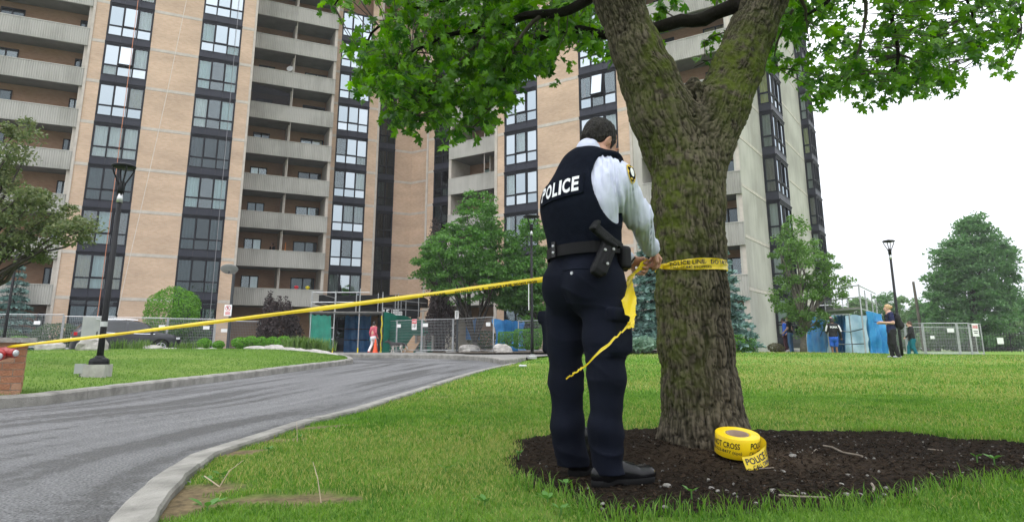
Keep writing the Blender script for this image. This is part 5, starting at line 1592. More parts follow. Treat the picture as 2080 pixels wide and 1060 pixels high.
# blue spruces
def spruce(label, px, topy, boty, wpx, Y, tiers, cut=None):
    b = at(px, boty, Y); H = at(px, topy, Y)[2] - b[2]; W = wpx * Y / F_PX
    t = thing('blue_spruce', label, 'spruce', b, 'blue spruces')
    C, N_, A_, S_ = [], [], [], []
    up = np.array([0, 0, 1.0])
    for k in range(tiers):
        f = (k + 0.5) / tiers
        z = H * f; R_ = W * (1 - f) ** 0.8 + 0.05
        nb = max(5, int(15 * (1 - f) + 5))
        for j in range(nb):
            a = 2 * np.pi * (j + 0.5 * (k % 2)) / nb + RNG.normal() * 0.12
            L = R_ * (0.82 + 0.3 * RNG.random()); d = np.array([math.cos(a), math.sin(a), 0]); sd = np.array([-d[1], d[0], 0])
            m_ = int(26 + 60 * L)
            s = RNG.random(m_) ** 0.7; wv = (RNG.random(m_) - 0.5) * 2 * 0.34 * L * (1.05 - s) + RNG.normal(size=m_) * 0.03
            zz = z + 0.12 * L - 0.32 * L * s ** 1.6 + 0.1 * L * np.clip(s - .8, 0, 1) - 0.5 * np.abs(wv) ** 1.3 + RNG.normal(size=m_) * 0.025 - 0.06 * RNG.random(m_)
            p = b + d[None] * (s * L)[:, None] + sd[None] * wv[:, None]; p[:, 2] = b[2] + zz
            dirv = d[None] * (0.7 + 0 * s)[:, None] + sd[None] * np.sign(wv)[:, None] * 0.7 + RNG.normal(size=(m_, 3)) * 0.35
            C.append(p); N_.append(dirv)
    C = np.concatenate(C); D = np.concatenate(N_); D /= np.linalg.norm(D, axis=1, keepdims=True)
    n = len(C); side = np.cross(D, RNG.normal(size=(n, 3))); side /= np.linalg.norm(side, axis=1, keepdims=True)
    Ln = (0.13 + 0.1 * RNG.random(n))[:, None]
    wd = 0.035
    V = np.stack([C - side * wd, C + side * wd, C + D * Ln + side * wd * 0.5 + (0, 0, -0.01), C + D * Ln - side * wd * 0.5], 1).reshape(-1, 3)
    o = link('needles', npmesh('needles', V - np.array(BASE[t.name]), quads(n), L_SPRUCE), t)
    mb = MB(); mb.tube([b - (0, 0, 0.1), b + (0, 0, H * 0.95)], [0.13, 0.02], 7)
    for k in range(tiers):
        f = (k + 0.5) / tiers
        for j in range(6):
            a = j * 1.05 + k; R_ = W * (1 - f) ** 0.8 * 0.8; z = H * f
            mb.tube([b + (0, 0, z + 0.05), b + (math.cos(a) * R_, math.sin(a) * R_, z - 0.15 * R_)], [0.025, 0.008], 4)
    obj('trunk', mb, M_BARK_D, t)
spruce('blue spruce with layered boughs behind the officer and the big trunk', 1325, 470, 700, 66, 27, 13)
spruce('blue spruce showing to the right of the big trunk', 1466, 470, 714, 76, 27.5, 14)
spruce('blue spruce at the left edge behind the wire fence', 14, 535, 705, 50, 39, 11)

# shrubs and hedges
def bush(name, label, cat, px, py, Y, wpx, hpx, m, leaf=0.09, n=2600, group=None, box=False, dpx=None, tv=DIAM):
    c = at(px, py, Y); s = Y / F_PX; rx, rz = wpx * s, hpx * s; ry = (dpx or wpx) * s
    d = sph(n)
    if box:
        q = np.max(np.abs(d), 1, keepdims=True); d = d / q * (1 - 0.02 * RNG.random((n, 1)))
        d = d * np.array([1, 1, 1]) * (0.72 + 0.28 * np.linalg.norm(d, axis=1, keepdims=True) ** -0.35)
    r = (0.72 + 0.28 * RNG.random((n, 1)) ** 0.4) * (0.86 + 0.3 * fbm(d * 2.2 + px * 0.37, 3)[:, None])
    P_ = c + d * r * np.array([rx, ry, rz])
    base = np.array([c[0], c[1], c[2] - rz])
    nr = d + RNG.normal(size=(n, 3)) * 0.55; nr[:, 2] += 0.3
    t = thing(name, label, cat, base, group)
    foliage_obj('foliage', P_, leaf * (0.7 + 0.6 * RNG.random(n)), m, t, nrm=nr, tv=tv)
    mb = MB()
    for k in range(5): limb(mb, base - (0, 0, 0.05), c + sph(1)[0] * np.array([rx, ry, rz]) * 0.6, 0.03, 0.012, 0, 4)
    obj('stems', mb, M_BARK_D, t)
    return t
bush('round_bush', 'large bright green round bush behind the fence by the car bonnet', 'bush', 351, 632, 40, 52, 48, L_LIME, 0.12, 6500, 'bushes')
bush('low_bush', 'dark green bush spreading below the round bright bush', 'bush', 372, 676, 38.8, 52, 26, L_SHRUB, 0.10, 2600, 'bushes')
bush('juniper_bush', 'grey green spreading bush behind the fence left of the car', 'bush', 116, 682, 38.6, 44, 26, L_SHRUB, 0.11, 3200, 'bushes')
bush('juniper_bush', 'low grey green bush below the spruce at the left edge', 'bush', 14, 688, 38, 30, 20, L_SHRUB, 0.11, 1500, 'bushes')
bush('low_bush', 'small yellow green bush above the stone cap of the pillar', 'bush', 40, 690, 37.5, 20, 8, L_LIME, 0.09, 800, 'bushes')
for px, py, w_, h_, Y, lab in [(415, 697, 14, 10, 25.5, 'small leafy bush just right of the car bonnet'), (444, 700, 12, 8, 25.2, 'tiny round bush left of the reflector lamp'), (488, 696, 17, 11, 25.4, 'light green bush right of the reflector lamp'),
                               (510, 695, 15, 13, 25.6, 'light green bush second from the reflector lamp'), (530, 696, 14, 12, 25.5, 'light green bush in the middle of the bed behind the rocks'), (553, 696, 14, 12, 25.4, 'light green bush before the fence corner'), (576, 697, 17, 15, 25.0, 'largest light green bush at the right end of the bed')]:
    bush('spirea_bush', lab, 'bush', px, py, Y, w_, h_, L_LIME, 0.06, 1100, 'low bushes behind the rocks')
bush('clipped_hedge', 'low clipped green hedge left of the lamp post', 'hedge', 1032, 688, 31.5, 20, 14, L_BOX, 0.07, 2200, 'clipped hedges', True)
bush('clipped_hedge', 'taller clipped green hedge behind the lamp post', 'hedge', 1072, 688, 31.5, 28, 19, L_BOX, 0.07, 3000, 'clipped hedges', True)
bush('clipped_hedge', 'bright clipped hedge right of the big trunk below the spruce', 'hedge', 1490, 697, 26.5, 19, 17, L_LIME, 0.06, 2000, 'clipped hedges', True)
bush('clipped_hedge', 'darker clipped hedge under the right spruce', 'hedge', 1518, 702, 26.6, 16, 14, L_BOX, 0.06, 1600, 'clipped hedges', True)
bush('brown_bush', 'low brownish bush at the foot of the gable', 'bush', 1576, 706, 31.5, 16, 9, L_BROWN, 0.07, 900, 'bushes')
bush('low_bush', 'dark shrub under the spruce left of the big trunk', 'bush', 1285, 690, 27, 24, 14, L_SHRUB, 0.09, 1500, 'bushes')
bush('low_bush', 'dark green shrubs behind the wire fence by the pallets', 'bush', 985, 690, 37, 34, 18, L_SHRUB, 0.1, 1500, 'bushes')
HOST = np.array([(0, -0.5, 0.0), (0.36, 0.0, 0.1), (0, 0.6, -0.12), (-0.36, 0.0, 0.1)])
bush('hosta_clump', 'pale blue green hosta clump between the officer and the big trunk', 'plant', 1302, 699, 25.5, 32, 11, L_HOSTA, 0.3, 300, None, False, 20, HOST)
def tufts(name, label, cat, spots, m, h, n, group=None, kind=None, spread=0.2):
    V = []; b0_ = np.array(spots[0], float)
    for s in spots:
        s = np.array(s, float); a = RNG.random(n) * 2 * np.pi; l = h * (0.6 + 0.5 * RNG.random(n)); o = RNG.normal(size=(n, 2)) * spread
        lean = 0.15 + 0.6 * RNG.random(n)
        p0 = s + np.column_stack([o, np.zeros(n)]); d = np.column_stack([np.cos(a), np.sin(a), np.zeros(n)]); sd = np.column_stack([-np.sin(a), np.cos(a), np.zeros(n)]) * 0.012
        mid = p0 + d * (l * lean * 0.35)[:, None] + np.array([0, 0, 1.0]) * (l * 0.65)[:, None]
        tip = p0 + d * (l * lean)[:, None] + np.array([0, 0, 1.0]) * (l * (1.0 - 0.25 * lean))[:, None]
        V.append(np.stack([p0 - sd, p0 + sd, mid + sd * .8, mid - sd * .8, mid - sd * .8, mid + sd * .8, tip + sd * .15, tip - sd * .15], 1))
    V = np.concatenate(V).reshape(-1, 3) - b0_
    o = link(name, npmesh(name, V, quads(len(V) // 4), m)); o.location = tuple(b0_)
    return tag(o, label, cat, group, kind)
tufts('ornamental_grass', 'arching ornamental grass along the green tarp of the tunnel', 'grass', [at(x, 706 + (x - 600) * 0.12, 24.5) for x in range(598, 660, 7)], L_GRASSY, 0.45, 90)
for i, (x, l_) in enumerate([(243, 'below the rear door'), (283, 'below the front door')]):
    tufts('ornamental_grass', 'wispy grass tuft on the island crest ' + l_ + ' of the car', 'grass', [at(x, 710, 22), at(x + 8, 710, 22)], L_GRASSY, 0.36, 40, 'grass tufts by the car')
tufts('ornamental_grass', 'wispy grass tuft at the front bumper of the car', 'grass', [at(366, 710, 22.5), at(378, 710, 22.5), at(392, 710, 22.8)], L_GRASSY, 0.3, 40, 'grass tufts by the car')

# left foreground tree reaching in from outside the frame
Y = 12.5; b = at(-120, 760, Y)
E_ = [(*pix_ell(20, 330, Y, 45, 60), 1), (*pix_ell(55, 430, Y, 80, 48), 2.2), (*pix_ell(-30, 420, Y, 90, 130), 2.6), (*pix_ell(130, 462, Y, 50, 30), 1.1), (*pix_ell(30, 500, Y, 70, 35), 1.6), (*pix_ell(-110, 300, Y, 120, 150), 2.2), (*pix_ell(40, 265, Y, 34, 26), 0.5), (*pix_ell(95, 405, Y, 26, 14), 0.4)]
tree('olive_tree', 'olive and reddish green small-leaved tree reaching in at the left edge', 'tree', b, E_, 165, 90, 0.25, 0.075, L_OLIVE, 0.085, 1.3, None, 34, M_BARK_D, flat=0.5, fill=0.3)

# trees far away on the right
def far_tree(px, py, w_, h_, Y, m, label, n=110, leaf=0.30, lump=4):
    b = at(px, 712, Y); b[2] = 0.2
    E_ = [(*pix_ell(px, py, Y, w_ * .8, h_ * .8), 2.0)]
    for k in range(lump):
        a = RNG.random() * 2 * np.pi
        E_.append((*pix_ell(px + math.cos(a) * w_ * 0.5, py - math.sin(a) * h_ * 0.5, Y, w_ * 0.45, h_ * 0.42), 1.0))
    return tree('far_tree', label, 'tree', b, E_, n, 60, w_ * Y / F_PX * 0.2, leaf, m, 0.25, max(1.0, at(px, py + h_, Y)[2] - 0.2), 'trees beyond the lawn', 10, M_BARK_D, flat=0.6, fill=0.6)
Y = 68; b = at(1975, 712, Y); b[2] = 0.2
tree('far_tree', 'large round dark green tree beyond the iron fence', 'tree', b, [(*pix_ell(x, y, Y, w_, h_), w_ * h_ / 1500) for x, y, w_, h_ in [(1978, 468, 34, 34), (1942, 520, 44, 40), (2012, 516, 44, 40), (1916, 572, 28, 24), (2036, 596, 30, 28), (1960, 590, 54, 44), (2002, 640, 52, 38), (1938, 652, 40, 28), (1975, 545, 56, 46), (2052, 548, 12, 26), (1900, 620, 22, 30)]],
     820, 60, 0.9, 0.30, L_FAR, 0.35, 1.5, 'trees beyond the lawn', 14, M_BARK_D, flat=0.4, fill=0.25)
for px, py, w_, h_, Y, m, lab in [(1700, 650, 30, 34, 85, L_FAR2, 'pale far tree seen through the scaffold tubes'), (1745, 640, 36, 44, 90, L_FAR2, 'pale far tree rising over the blue scaffold'), (1800, 640, 44, 54, 95, L_FAR, 'rounded far tree left of the right lamp post'),
                                  (1845, 640, 34, 52, 88, L_FAR2, 'pale far tree just behind the right lamp post'), (1886, 650, 36, 44, 84, L_FAR, 'far tree between the lamp post and the large tree'), (1905, 680, 40, 30, 75, L_FAR2, 'low bright far tree behind the wire enclosure'),
                                  (2050, 660, 40, 50, 80, L_FAR2, 'pale far tree right of the large round tree'), (2096, 620, 26, 40, 72, L_FAR, 'dark far tree cut off by the right edge'), (1860, 690, 60, 22, 100, L_FAR2, 'low far thicket behind the wire enclosure'), (2020, 695, 60, 18, 82, L_FAR, 'low dark thicket behind the iron fence'), (1770, 690, 60, 24, 100, L_FAR, 'low far thicket behind the blue scaffold'), (1960, 690, 60, 22, 78, L_FAR, 'low dark thicket under the large round tree'), (2140, 640, 50, 60, 95, L_FAR2, 'pale far tree beyond the right edge')]:
    far_tree(px, py, w_, h_, Y, m, lab, 170)
# ============================================================ SIGNED-DISTANCE MODELLING
import openvdb
class SDF:
    def __init__(s, lo, hi, res):
        s.lo = np.array(lo, float); s.res = res
        n = np.ceil((np.array(hi) - s.lo) / res).astype(int) + 1
        s.ax = [s.lo[k] + res * np.arange(n[k]) for k in range(3)]
        s.d = np.full(n, 1.0, np.float32)
    def _sub(s, lo, hi):
        sl = []
        for k in range(3):
            a = int(max(0, math.floor((lo[k] - s.lo[k]) / s.res))); b = int(min(len(s.ax[k]), math.ceil((hi[k] - s.lo[k]) / s.res) + 1))
            if b <= a: return None, None
            sl.append(slice(a, b))
        g = np.meshgrid(*[s.ax[k][sl[k]].astype(np.float32) for k in range(3)], indexing='ij')
        return tuple(sl), np.stack(g, -1)
    def _merge(s, sl, d, k, op):
        o = s.d[sl]
        if op == 'add':
            h = np.maximum(k - np.abs(o - d), 0) / max(k, 1e-6)
            s.d[sl] = np.minimum(o, d) - h * h * k * 0.25
        elif op == 'cut':
            d = -d
            h = np.maximum(k - np.abs(o - d), 0) / max(k, 1e-6)
            s.d[sl] = np.maximum(o, d) + h * h * k * 0.25
    def cone(s, a, b, ra, rb, k=0.02, op='add', flat=None):
        """round cone a->b; flat=(axis, factor) squashes across an axis direction"""
        a = np.array(a, float); b = np.array(b, float); m = max(ra, rb) + 2.5 * k + 0.02
        if flat: m = m * max(1, 1 / flat[1]) 
        sl, p = s._sub(np.minimum(a, b) - m, np.maximum(a, b) + m)
        if sl is None: return s
        ba = b - a; L2 = ba @ ba + 1e-12
        pa = p - a
        h = np.clip((pa @ ba) / L2, 0, 1)
        q = pa - h[..., None] * ba
        if flat:
            ax = np.array(flat[0], float); ax /= np.linalg.norm(ax)
            c = q @ ax; q = q + ((1 / flat[1] - 1) * c)[..., None] * ax
        d = np.linalg.norm(q, axis=-1) - (ra + (rb - ra) * h)
        s._merge(sl, d.astype(np.float32), k, op); return s
    def ell(s, c, r, Rm=None, k=0.02, op='add'):
        c = np.array(c, float); r = np.array(r, float); m = r.max() + 2.5 * k + 0.02
        sl, p = s._sub(c - m, c + m)
        if sl is None: return s
        q = p - c
        if Rm is not None: q = q @ np.array(Rm)
        k0 = np.linalg.norm(q / r, axis=-1); k1 = np.linalg.norm(q / (r * r), axis=-1) + 1e-9
        d = k0 * (k0 - 1) / k1
        s._merge(sl, d.astype(np.float32), k, op); return s
    def box(s, c, hs, Rm=None, rr=0.01, k=0.01, op='add'):
        c = np.array(c, float); hs = np.array(hs, float); m = np.linalg.norm(hs) + 2.5 * k + 0.02
        sl, p = s._sub(c - m, c + m)
        if sl is None: return s
        q = p - c
        if Rm is not None: q = q @ np.array(Rm)
        q = np.abs(q) - (hs - rr)
        d = np.linalg.norm(np.maximum(q, 0), axis=-1) + np.minimum(q.max(-1), 0) - rr
        s._merge(sl, d.astype(np.float32), k, op); return s
    def half(s, pt, nrm, k=0.005):
        """keep the side of the plane the normal points away from"""
        nrm = np.array(nrm, float); nrm /= np.linalg.norm(nrm)
        g = np.stack(np.meshgrid(*[a.astype(np.float32) for a in s.ax], indexing='ij'), -1)
        d = (g - np.array(pt)) @ nrm
        s.d = np.maximum(s.d, d.astype(np.float32)); return s
    def points(s):
        return np.stack(np.meshgrid(*[a.astype(np.float32) for a in s.ax], indexing='ij'), -1)
    def displace(s, fn, band=0.05):
        mk = np.abs(s.d) < band
        idx = np.nonzero(mk)
        p = np.stack([s.ax[k][idx[k]] for k in range(3)], -1)
        s.d[idx] += fn(p).astype(np.float32)
        return s
    def mesh(s):
        g = openvdb.FloatGrid(1.0)
        bw = 3 * s.res
        g.copyFromArray(np.clip(s.d, -bw, bw).astype(np.float32))
        try: g.background = bw
        except Exception: pass
        P_, T, Q = g.convertToPolygons(isovalue=0.0, adaptivity=0.0)
        P_ = np.array(P_, float) * s.res + s.lo
        return P_, np.array(Q, np.int64), (np.array(T, np.int64) if len(T) else None)
    def obj(s, name, m, parent=None, M=None, smooth=True, base=None, fix=None):
        V, Q, T = s.mesh()
        if fix is not None: V = fix(V)
        if M is not None: V = V @ np.array(M)[:3, :3].T + np.array(M)[:3, 3]
        off = np.array(BASE.get(parent.name, (0, 0, 0))) if parent is not None else np.array(base if base is not None else (0, 0, 0), float)
        me = npmesh(name, V - off, Q, m, smooth, T=T)
        o = link(name, me, parent)
        if parent is None: o.location = tuple(float(c) for c in off)
        return o
# ============================================================ THE BIG MAPLE
YT = 4.5
def tp(px, py, Y=YT): return at(px, py, Y)
def rpx(r, py, Y=YT):
    p = at(1400, py, Y); dep = p[1] * math.cos(TH) + (p[2] - CAM_H) * math.sin(TH)
    return r * dep / F_PX
trunk_c = [(1434, 930, 92), (1432, 880, 81), (1424, 800, 76), (1413, 700, 72), (1406, 600, 69.5), (1401, 500, 68), (1398, 420, 70), (1398, 350, 73)]
limb_l = [(1372, 300, 66), (1345, 230, 62), (1318, 160, 54), (1293, 100, 47), (1256, 0, 44), (1215, -110, 40), (1165, -260, 33)]
limb_r = [(1424, 300, 62), (1462, 220, 56), (1497, 140, 51), (1525, 70, 48), (1552, 0, 46), (1580, -110, 41), (1625, -260, 34)]
bones = []
def chain(S, pts, dy=0.0, k=0.05):
    for i in range(len(pts) - 1):
        (x0, y0, r0), (x1, y1, r1) = pts[i], pts[i + 1]
        a, b_ = tp(x0, y0, YT + dy * i), tp(x1, y1, YT + dy * (i + 1))
        S.cone(a, b_, rpx(r0, y0), rpx(r1, y1), k)
        bones.append((a, b_))
S = SDF((0.35, 4.0, -0.12), (2.1, 5.2, 4.1), 0.0082)
chain(S, trunk_c); chain(S, limb_l, -0.04); chain(S, limb_r, 0.05)
b0t = tp(1434, 915)
for k in range(7):                                       # root flare
    a = k * 0.9 + 0.3
    S.cone(b0t + np.array([math.cos(a) * 0.15, math.sin(a) * 0.15, 0.16]), b0t + np.array([math.cos(a) * 0.31, math.sin(a) * 0.31, -0.1]), 0.09, 0.05, 0.08)
S.ell(tp(1408, 182, YT - 0.02), (0.06, 0.07, 0.09), None, 0.05)        # burl in the fork
S.ell(tp(1420, 240, YT - 0.17), (0.05, 0.04, 0.1), None, 0.06)
S.ell(tp(1400, 380, YT - 0.2), (0.06, 0.03, 0.05), None, 0.06)
S.ell(tp(1290, 242, YT - 0.02), (0.025, 0.03, 0.03), None, 0.02)
BA = np.array([a for a, _ in bones]); BB = np.array([b_ for _, b_ in bones])
def bark(p):
    best = np.full(len(p), 9e9); tx = np.zeros((len(p), 3)); q = np.zeros((len(p), 3)); ln = np.zeros(len(p))
    acc = 0.0
    for a, b_ in zip(BA, BB):
        ba = b_ - a; L = np.linalg.norm(ba); d = ba / L
        h = np.clip(((p - a) @ d), 0, L); c = a + h[:, None] * d
        r = p - c; dist = np.linalg.norm(r, axis=1)
        m = dist < best
        best[m] = dist[m]; tx[m] = d; q[m] = r[m]
    th = np.arctan2(q[:, 0], -q[:, 1])
    al = p[:, 2]
    R0 = 0.22
    w_ = fbm(np.stack([p[:, 0] * 3, p[:, 1] * 3, p[:, 2] * 2.2], -1), 2)
    P1 = np.stack([th * R0 * 60 + 8 * w_, al * 10.0, w_ * 2], -1)
    c1 = np.exp(-((vnoise(P1) - 0.5) / 0.085) ** 2)
    P2 = np.stack([th * R0 * 92 + 9 * w_ + 11.5, al * 17.0, w_ * 3], -1)
    c2 = np.exp(-((vnoise(P2) - 0.5) / 0.10) ** 2)
    P3_ = np.stack([th * R0 * 44 + 3.3, al * 34.0, w_], -1)
    c3 = np.exp(-((vnoise(P3_) - 0.5) / 0.06) ** 2)
    return 0.0145 * np.maximum(c1, 0.72 * c2) + 0.005 * c3 - 0.007 - 0.02 * (w_ - 0.5) - 0.006 * (vnoise(p * 60) - 0.5)
S.displace(bark, 0.045)

def bark_mat():
    m, t, b = node_mat('maple_bark')
    c = t.nodes.new('ShaderNodeTexCoord'); g = t.nodes.new('ShaderNodeNewGeometry')
    mp = t.nodes.new('ShaderNodeMapping'); mp.inputs['Scale'].default_value = (55, 55, 14)
    t.links.new(c.outputs['Object'], mp.inputs['Vector'])
    n = t.nodes.new('ShaderNodeTexNoise'); n.inputs['Scale'].default_value = 1; n.inputs['Detail'].default_value = 6
    t.links.new(mp.outputs['Vector'], n.inputs['Vector'])
    at_ = t.nodes.new('ShaderNodeAttribute'); at_.attribute_name = 'fissure'
    r1 = t.nodes.new('ShaderNodeValToRGB')
    e = r1.color_ramp.elements
    e[0].position = 0.0; e[0].color = (0.010, 0.0085, 0.006, 1)
    e[1].position = 1.0; e[1].color = (0.125, 0.106, 0.078, 1)
    x = e.new(0.5); x.color = (0.052, 0.044, 0.031, 1)
    mm = t.nodes.new('ShaderNodeMath'); mm.operation = 'MULTIPLY_ADD'; mm.inputs[1].default_value = 0.5
    t.links.new(n.outputs['Fac'], mm.inputs[0]); 
    m2 = t.nodes.new('ShaderNodeMath'); m2.operation = 'MULTIPLY_ADD'; m2.inputs[1].default_value = 1.0; m2.inputs[2].default_value = -0.27
    t.links.new(at_.outputs['Fac'], m2.inputs[0]); t.links.new(m2.outputs[0], mm.inputs[2])
    t.links.new(mm.outputs[0], r1.inputs['Fac'])
    # moss: green growth in broad patches, strongest on the fork and the left flank
    ms = t.nodes.new('ShaderNodeAttribute'); ms.attribute_name = 'moss'
    n3 = t.nodes.new('ShaderNodeTexNoise'); n3.inputs['Scale'].default_value = 14; n3.inputs['Detail'].default_value = 6
    t.links.new(c.outputs['Object'], n3.inputs['Vector'])
    m4 = t.nodes.new('ShaderNodeMath'); m4.operation = 'MULTIPLY'
    mr = t.nodes.new('ShaderNodeMapRange'); mr.inputs['From Min'].default_value = 0.35; mr.inputs['From Max'].default_value = 0.6
    t.links.new(n3.outputs['Fac'], mr.inputs['Value'])
    t.links.new(mr.outputs['Result'], m4.inputs[0]); t.links.new(ms.outputs['Fac'], m4.inputs[1])
    mx = t.nodes.new('ShaderNodeMix'); mx.data_type = 'RGBA'
    t.links.new(m4.outputs[0], mx.inputs['Factor']); t.links.new(r1.outputs['Color'], mx.inputs['A'])
    mx.inputs['B'].default_value = (0.070, 0.092, 0.012, 1)
    t.links.new(mx.outputs['Result'], b.inputs['Base Color'])
    bp = t.nodes.new('ShaderNodeBump'); bp.inputs['Strength'].default_value = 0.7; bp.inputs['Distance'].default_value = 0.012
    t.links.new(n.outputs['Fac'], bp.inputs['Height']); t.links.new(bp.outputs['Normal'], b.inputs['Normal'])
    b.inputs['Roughness'].default_value = 0.95; b.inputs['Specular IOR Level'].default_value = 0.15
    return m
M_MBARK = bark_mat()
M_TWIG = mat('maple_twig', (0.035, 0.028, 0.022), 0.9, (0.07, 0.058, 0.045), 8, bump=0.4, bscale=60)
base_t = tp(1432, 905); base_t[2] = float(zlawn(base_t[0], base_t[1]))
MAPLE = thing('maple_tree', 'large maple with a mossy forked trunk and the police tape wound round it', 'tree', base_t)
tro = S.obj('trunk', M_MBARK, MAPLE)
V = np.array([v.co[:] for v in tro.data.vertices]) + np.array(BASE[MAPLE.name])
dd = -bark(V)
a_ = tro.data.attributes.new('fissure', 'FLOAT', 'POINT'); a_.data.foreach_set('value', np.clip((dd - np.percentile(dd, 4)) / (np.percentile(dd, 96) - np.percentile(dd, 4)), 0, 1).astype(np.float32))
px_, py_ = project(V)
def blob(cx, cy, rx, ry): return np.exp(-((px_ - cx) / rx) ** 2 - ((py_ - cy) / ry) ** 2)
# where the moss grows, measured on the trunk itself (angle and height), same from any side
zc = lambda y: tp(1400, y)[2]
mo = 0.95 * np.exp(-((V[:, 2] - zc(150)) / 0.42) ** 2) * sstep(tp(1400, 200)[0], tp(1470, 200)[0], V[:, 0])
mo += 0.85 * np.exp(-((V[:, 2] - zc(130)) / 0.3) ** 2) * np.exp(-((V[:, 0] - tp(1320, 150)[0]) / 0.09) ** 2)
mo += 0.62 * sstep(0.16, -0.19, V[:, 0] - tp(1402, 600)[0] + 0.0) * sstep(3.2, 1.7, V[:, 2])
mo += 0.38 * np.exp(-((V[:, 2] - zc(420)) / 0.35) ** 2)
mo *= sstep(0.12, 0.55, V[:, 2]) * (0.5 + fbm(V * np.array([3, 3, 1.5]), 3))
a_ = tro.data.attributes.new('moss', 'FLOAT', 'POINT'); a_.data.foreach_set('value', np.clip(mo, 0, 0.92).astype(np.float32))

# main branches
branches = [
    ([(1190, -175, 4.27), (1150, -300, 4.2), (1080, -480, 4.1), (1050, -700, 4.0)], 0.125, 0.04),
    ([(1598, -175, 4.77), (1632, -290, 4.82), (1690, -480, 4.9), (1720, -700, 5.0)], 0.125, 0.04),
    ([(1500, 8, 4.62), (1450, 28, 4.75), (1418, 44, 4.8), (1392, 40, 4.85), (1350, 52, 4.9), (1300, 62, 4.95), (1230, 72, 5.0), (1180, 60, 5.1), (1130, 63, 5.2), (1060, 95, 5.4), (990, 110, 5.6)], 0.062, 0.014),
    ([(1225, -20, 4.4), (1150, 22, 4.7), (1067, 33, 5.0), (1007, 57, 5.2), (917, 70, 5.4), (830, 110, 5.6), (770, 150, 5.7)], 0.045, 0.009),
    ([(1120, 30, 4.8), (1089, 39, 4.9), (1034, 112, 5.0), (1016, 172, 5.1), (989, 230, 5.15), (960, 260, 5.2)], 0.02, 0.005),
    ([(1007, 57, 5.2), (930, 130, 5.1), (880, 190, 5.0), (850, 235, 5.0)], 0.018, 0.005),
    ([(1150, -60, 4.6), (1000, -20, 4.9), (860, 10, 5.2), (760, 60, 5.3), (735, 130, 5.35)], 0.035, 0.006),
    ([(1180, -120, 4.2), (1000, -90, 4.3), (820, -50, 4.6), (700, -10, 4.8), (680, 12, 4.8)], 0.03, 0.006),
    ([(1577, -80, 4.8), (1640, 28, 5.0), (1600, 60, 5.2)], 0.025, 0.006),
    ([(1600, -160, 4.9), (1700, -30, 5.2), (1635, 33, 5.4), (1590, 50, 5.5)], 0.035, 0.008),
    ([(1610, -180, 4.9), (1790, -40, 5.3), (1812, 50, 5.5), (1826, 110, 5.6), (1815, 150, 5.6)], 0.04, 0.012),
    ([(1720, -60, 5.1), (1760, 12, 5.3), (1738, 120, 5.4), (1720, 170, 5.4)], 0.022, 0.005),
    ([(1826, 110, 5.6), (1880, 130, 5.6), (1930, 150, 5.7)], 0.012, 0.005),
    ([(1700, -150, 5.2), (1930, -40, 5.6), (1985, 60, 5.8), (1990, 115, 5.9)], 0.03, 0.006),
    ([(1640, -200, 5.0), (1950, -120, 5.4), (2060, -10, 5.8), (2075, 60, 6.0)], 0.03, 0.006),
    ([(1610, 20, 5.0), (1575, 100, 5.3), (1580, 140, 5.4)], 0.012, 0.004),
    ([(1500, 60, 4.75), (1462, 68, 4.9), (1430, 85, 4.95)], 0.008, 0.003),
    ([(1380, 42, 4.85), (1350, 25, 4.9), (1325, 45, 4.95)], 0.008, 0.003),
    ([(1490, 110, 4.8), (1440, 122, 4.95), (1412, 138, 5.0)], 0.006, 0.003),
]
skel = []
for pts, r0, r1 in branches:
    P_ = [at(*p) for p in pts]
    C_, L_ = smooth_curve(P_, 0.09)
    C_ = C_ + 0.018 * (np.stack([fbm(C_ * 5 + 3 * k, 2) for k in range(3)], 1) - 0.5)
    rr = np.linspace(r0, r1, len(C_)) * (1 + 0.25 * (fbm(C_ * 7, 2) - 0.5))
    mb = MB(); mb.tube(list(C_), list(rr), 7); obj('branch', mb, M_TWIG if r0 < 0.03 else M_MBARK, MAPLE, True)
    skel.append(C_)
SK = np.concatenate(skel)

# leaves
half = [(0.0, 0.0), (0.13, -0.06), (0.42, -0.05), (0.30, 0.11), (0.27, 0.22), (0.60, 0.40), (0.42, 0.46), (0.44, 0.60), (0.15, 0.50), (0.26, 0.76), (0.11, 0.82), (0.0, 1.06)]
outl = half + [(-x, y) for x, y in half[-2:0:-1]]
LV = np.array([(0.0, 0.36, 0.05)] + [(x, y, -0.30 * abs(x) - 0.28 * max(0, y - 0.45)) for x, y in outl])
LF = np.array([(0, i + 1, (i + 1) % len(outl) + 1) for i in range(len(outl))])
polyL = [(664, -30), (664, 6), (690, 28), (708, -4), (836, -6), (800, 50), (762, 80), (724, 120), (728, 190), (790, 215), (800, 250), (782, 272), (838, 268), (868, 240), (900, 292), (945, 300), (1000, 262), (1035, 225), (1048, 180), (1100, 165), (1145, 122), (1180, 90), (1215, 140), (1240, 110), (1226, 60), (1215, -30)]
polyR = [(1580, -30), (1560, 110), (1575, 150), (1608, 168), (1640, 195), (1652, 222), (1705, 222), (1712, 160), (1735, 236), (1765, 232), (1790, 212), (1830, 192), (1866, 222), (1890, 200), (1935, 205), (1950, 178), (1915, 120), (1960, 110), (2000, 150), (2045, 168), (2052, 150), (2030, 112), (2060, 100), (2085, 60), (2085, -30)]
rng = np.random.default_rng(42)
twig = MB()
LC, LN, LD, LS = [], [], [], []
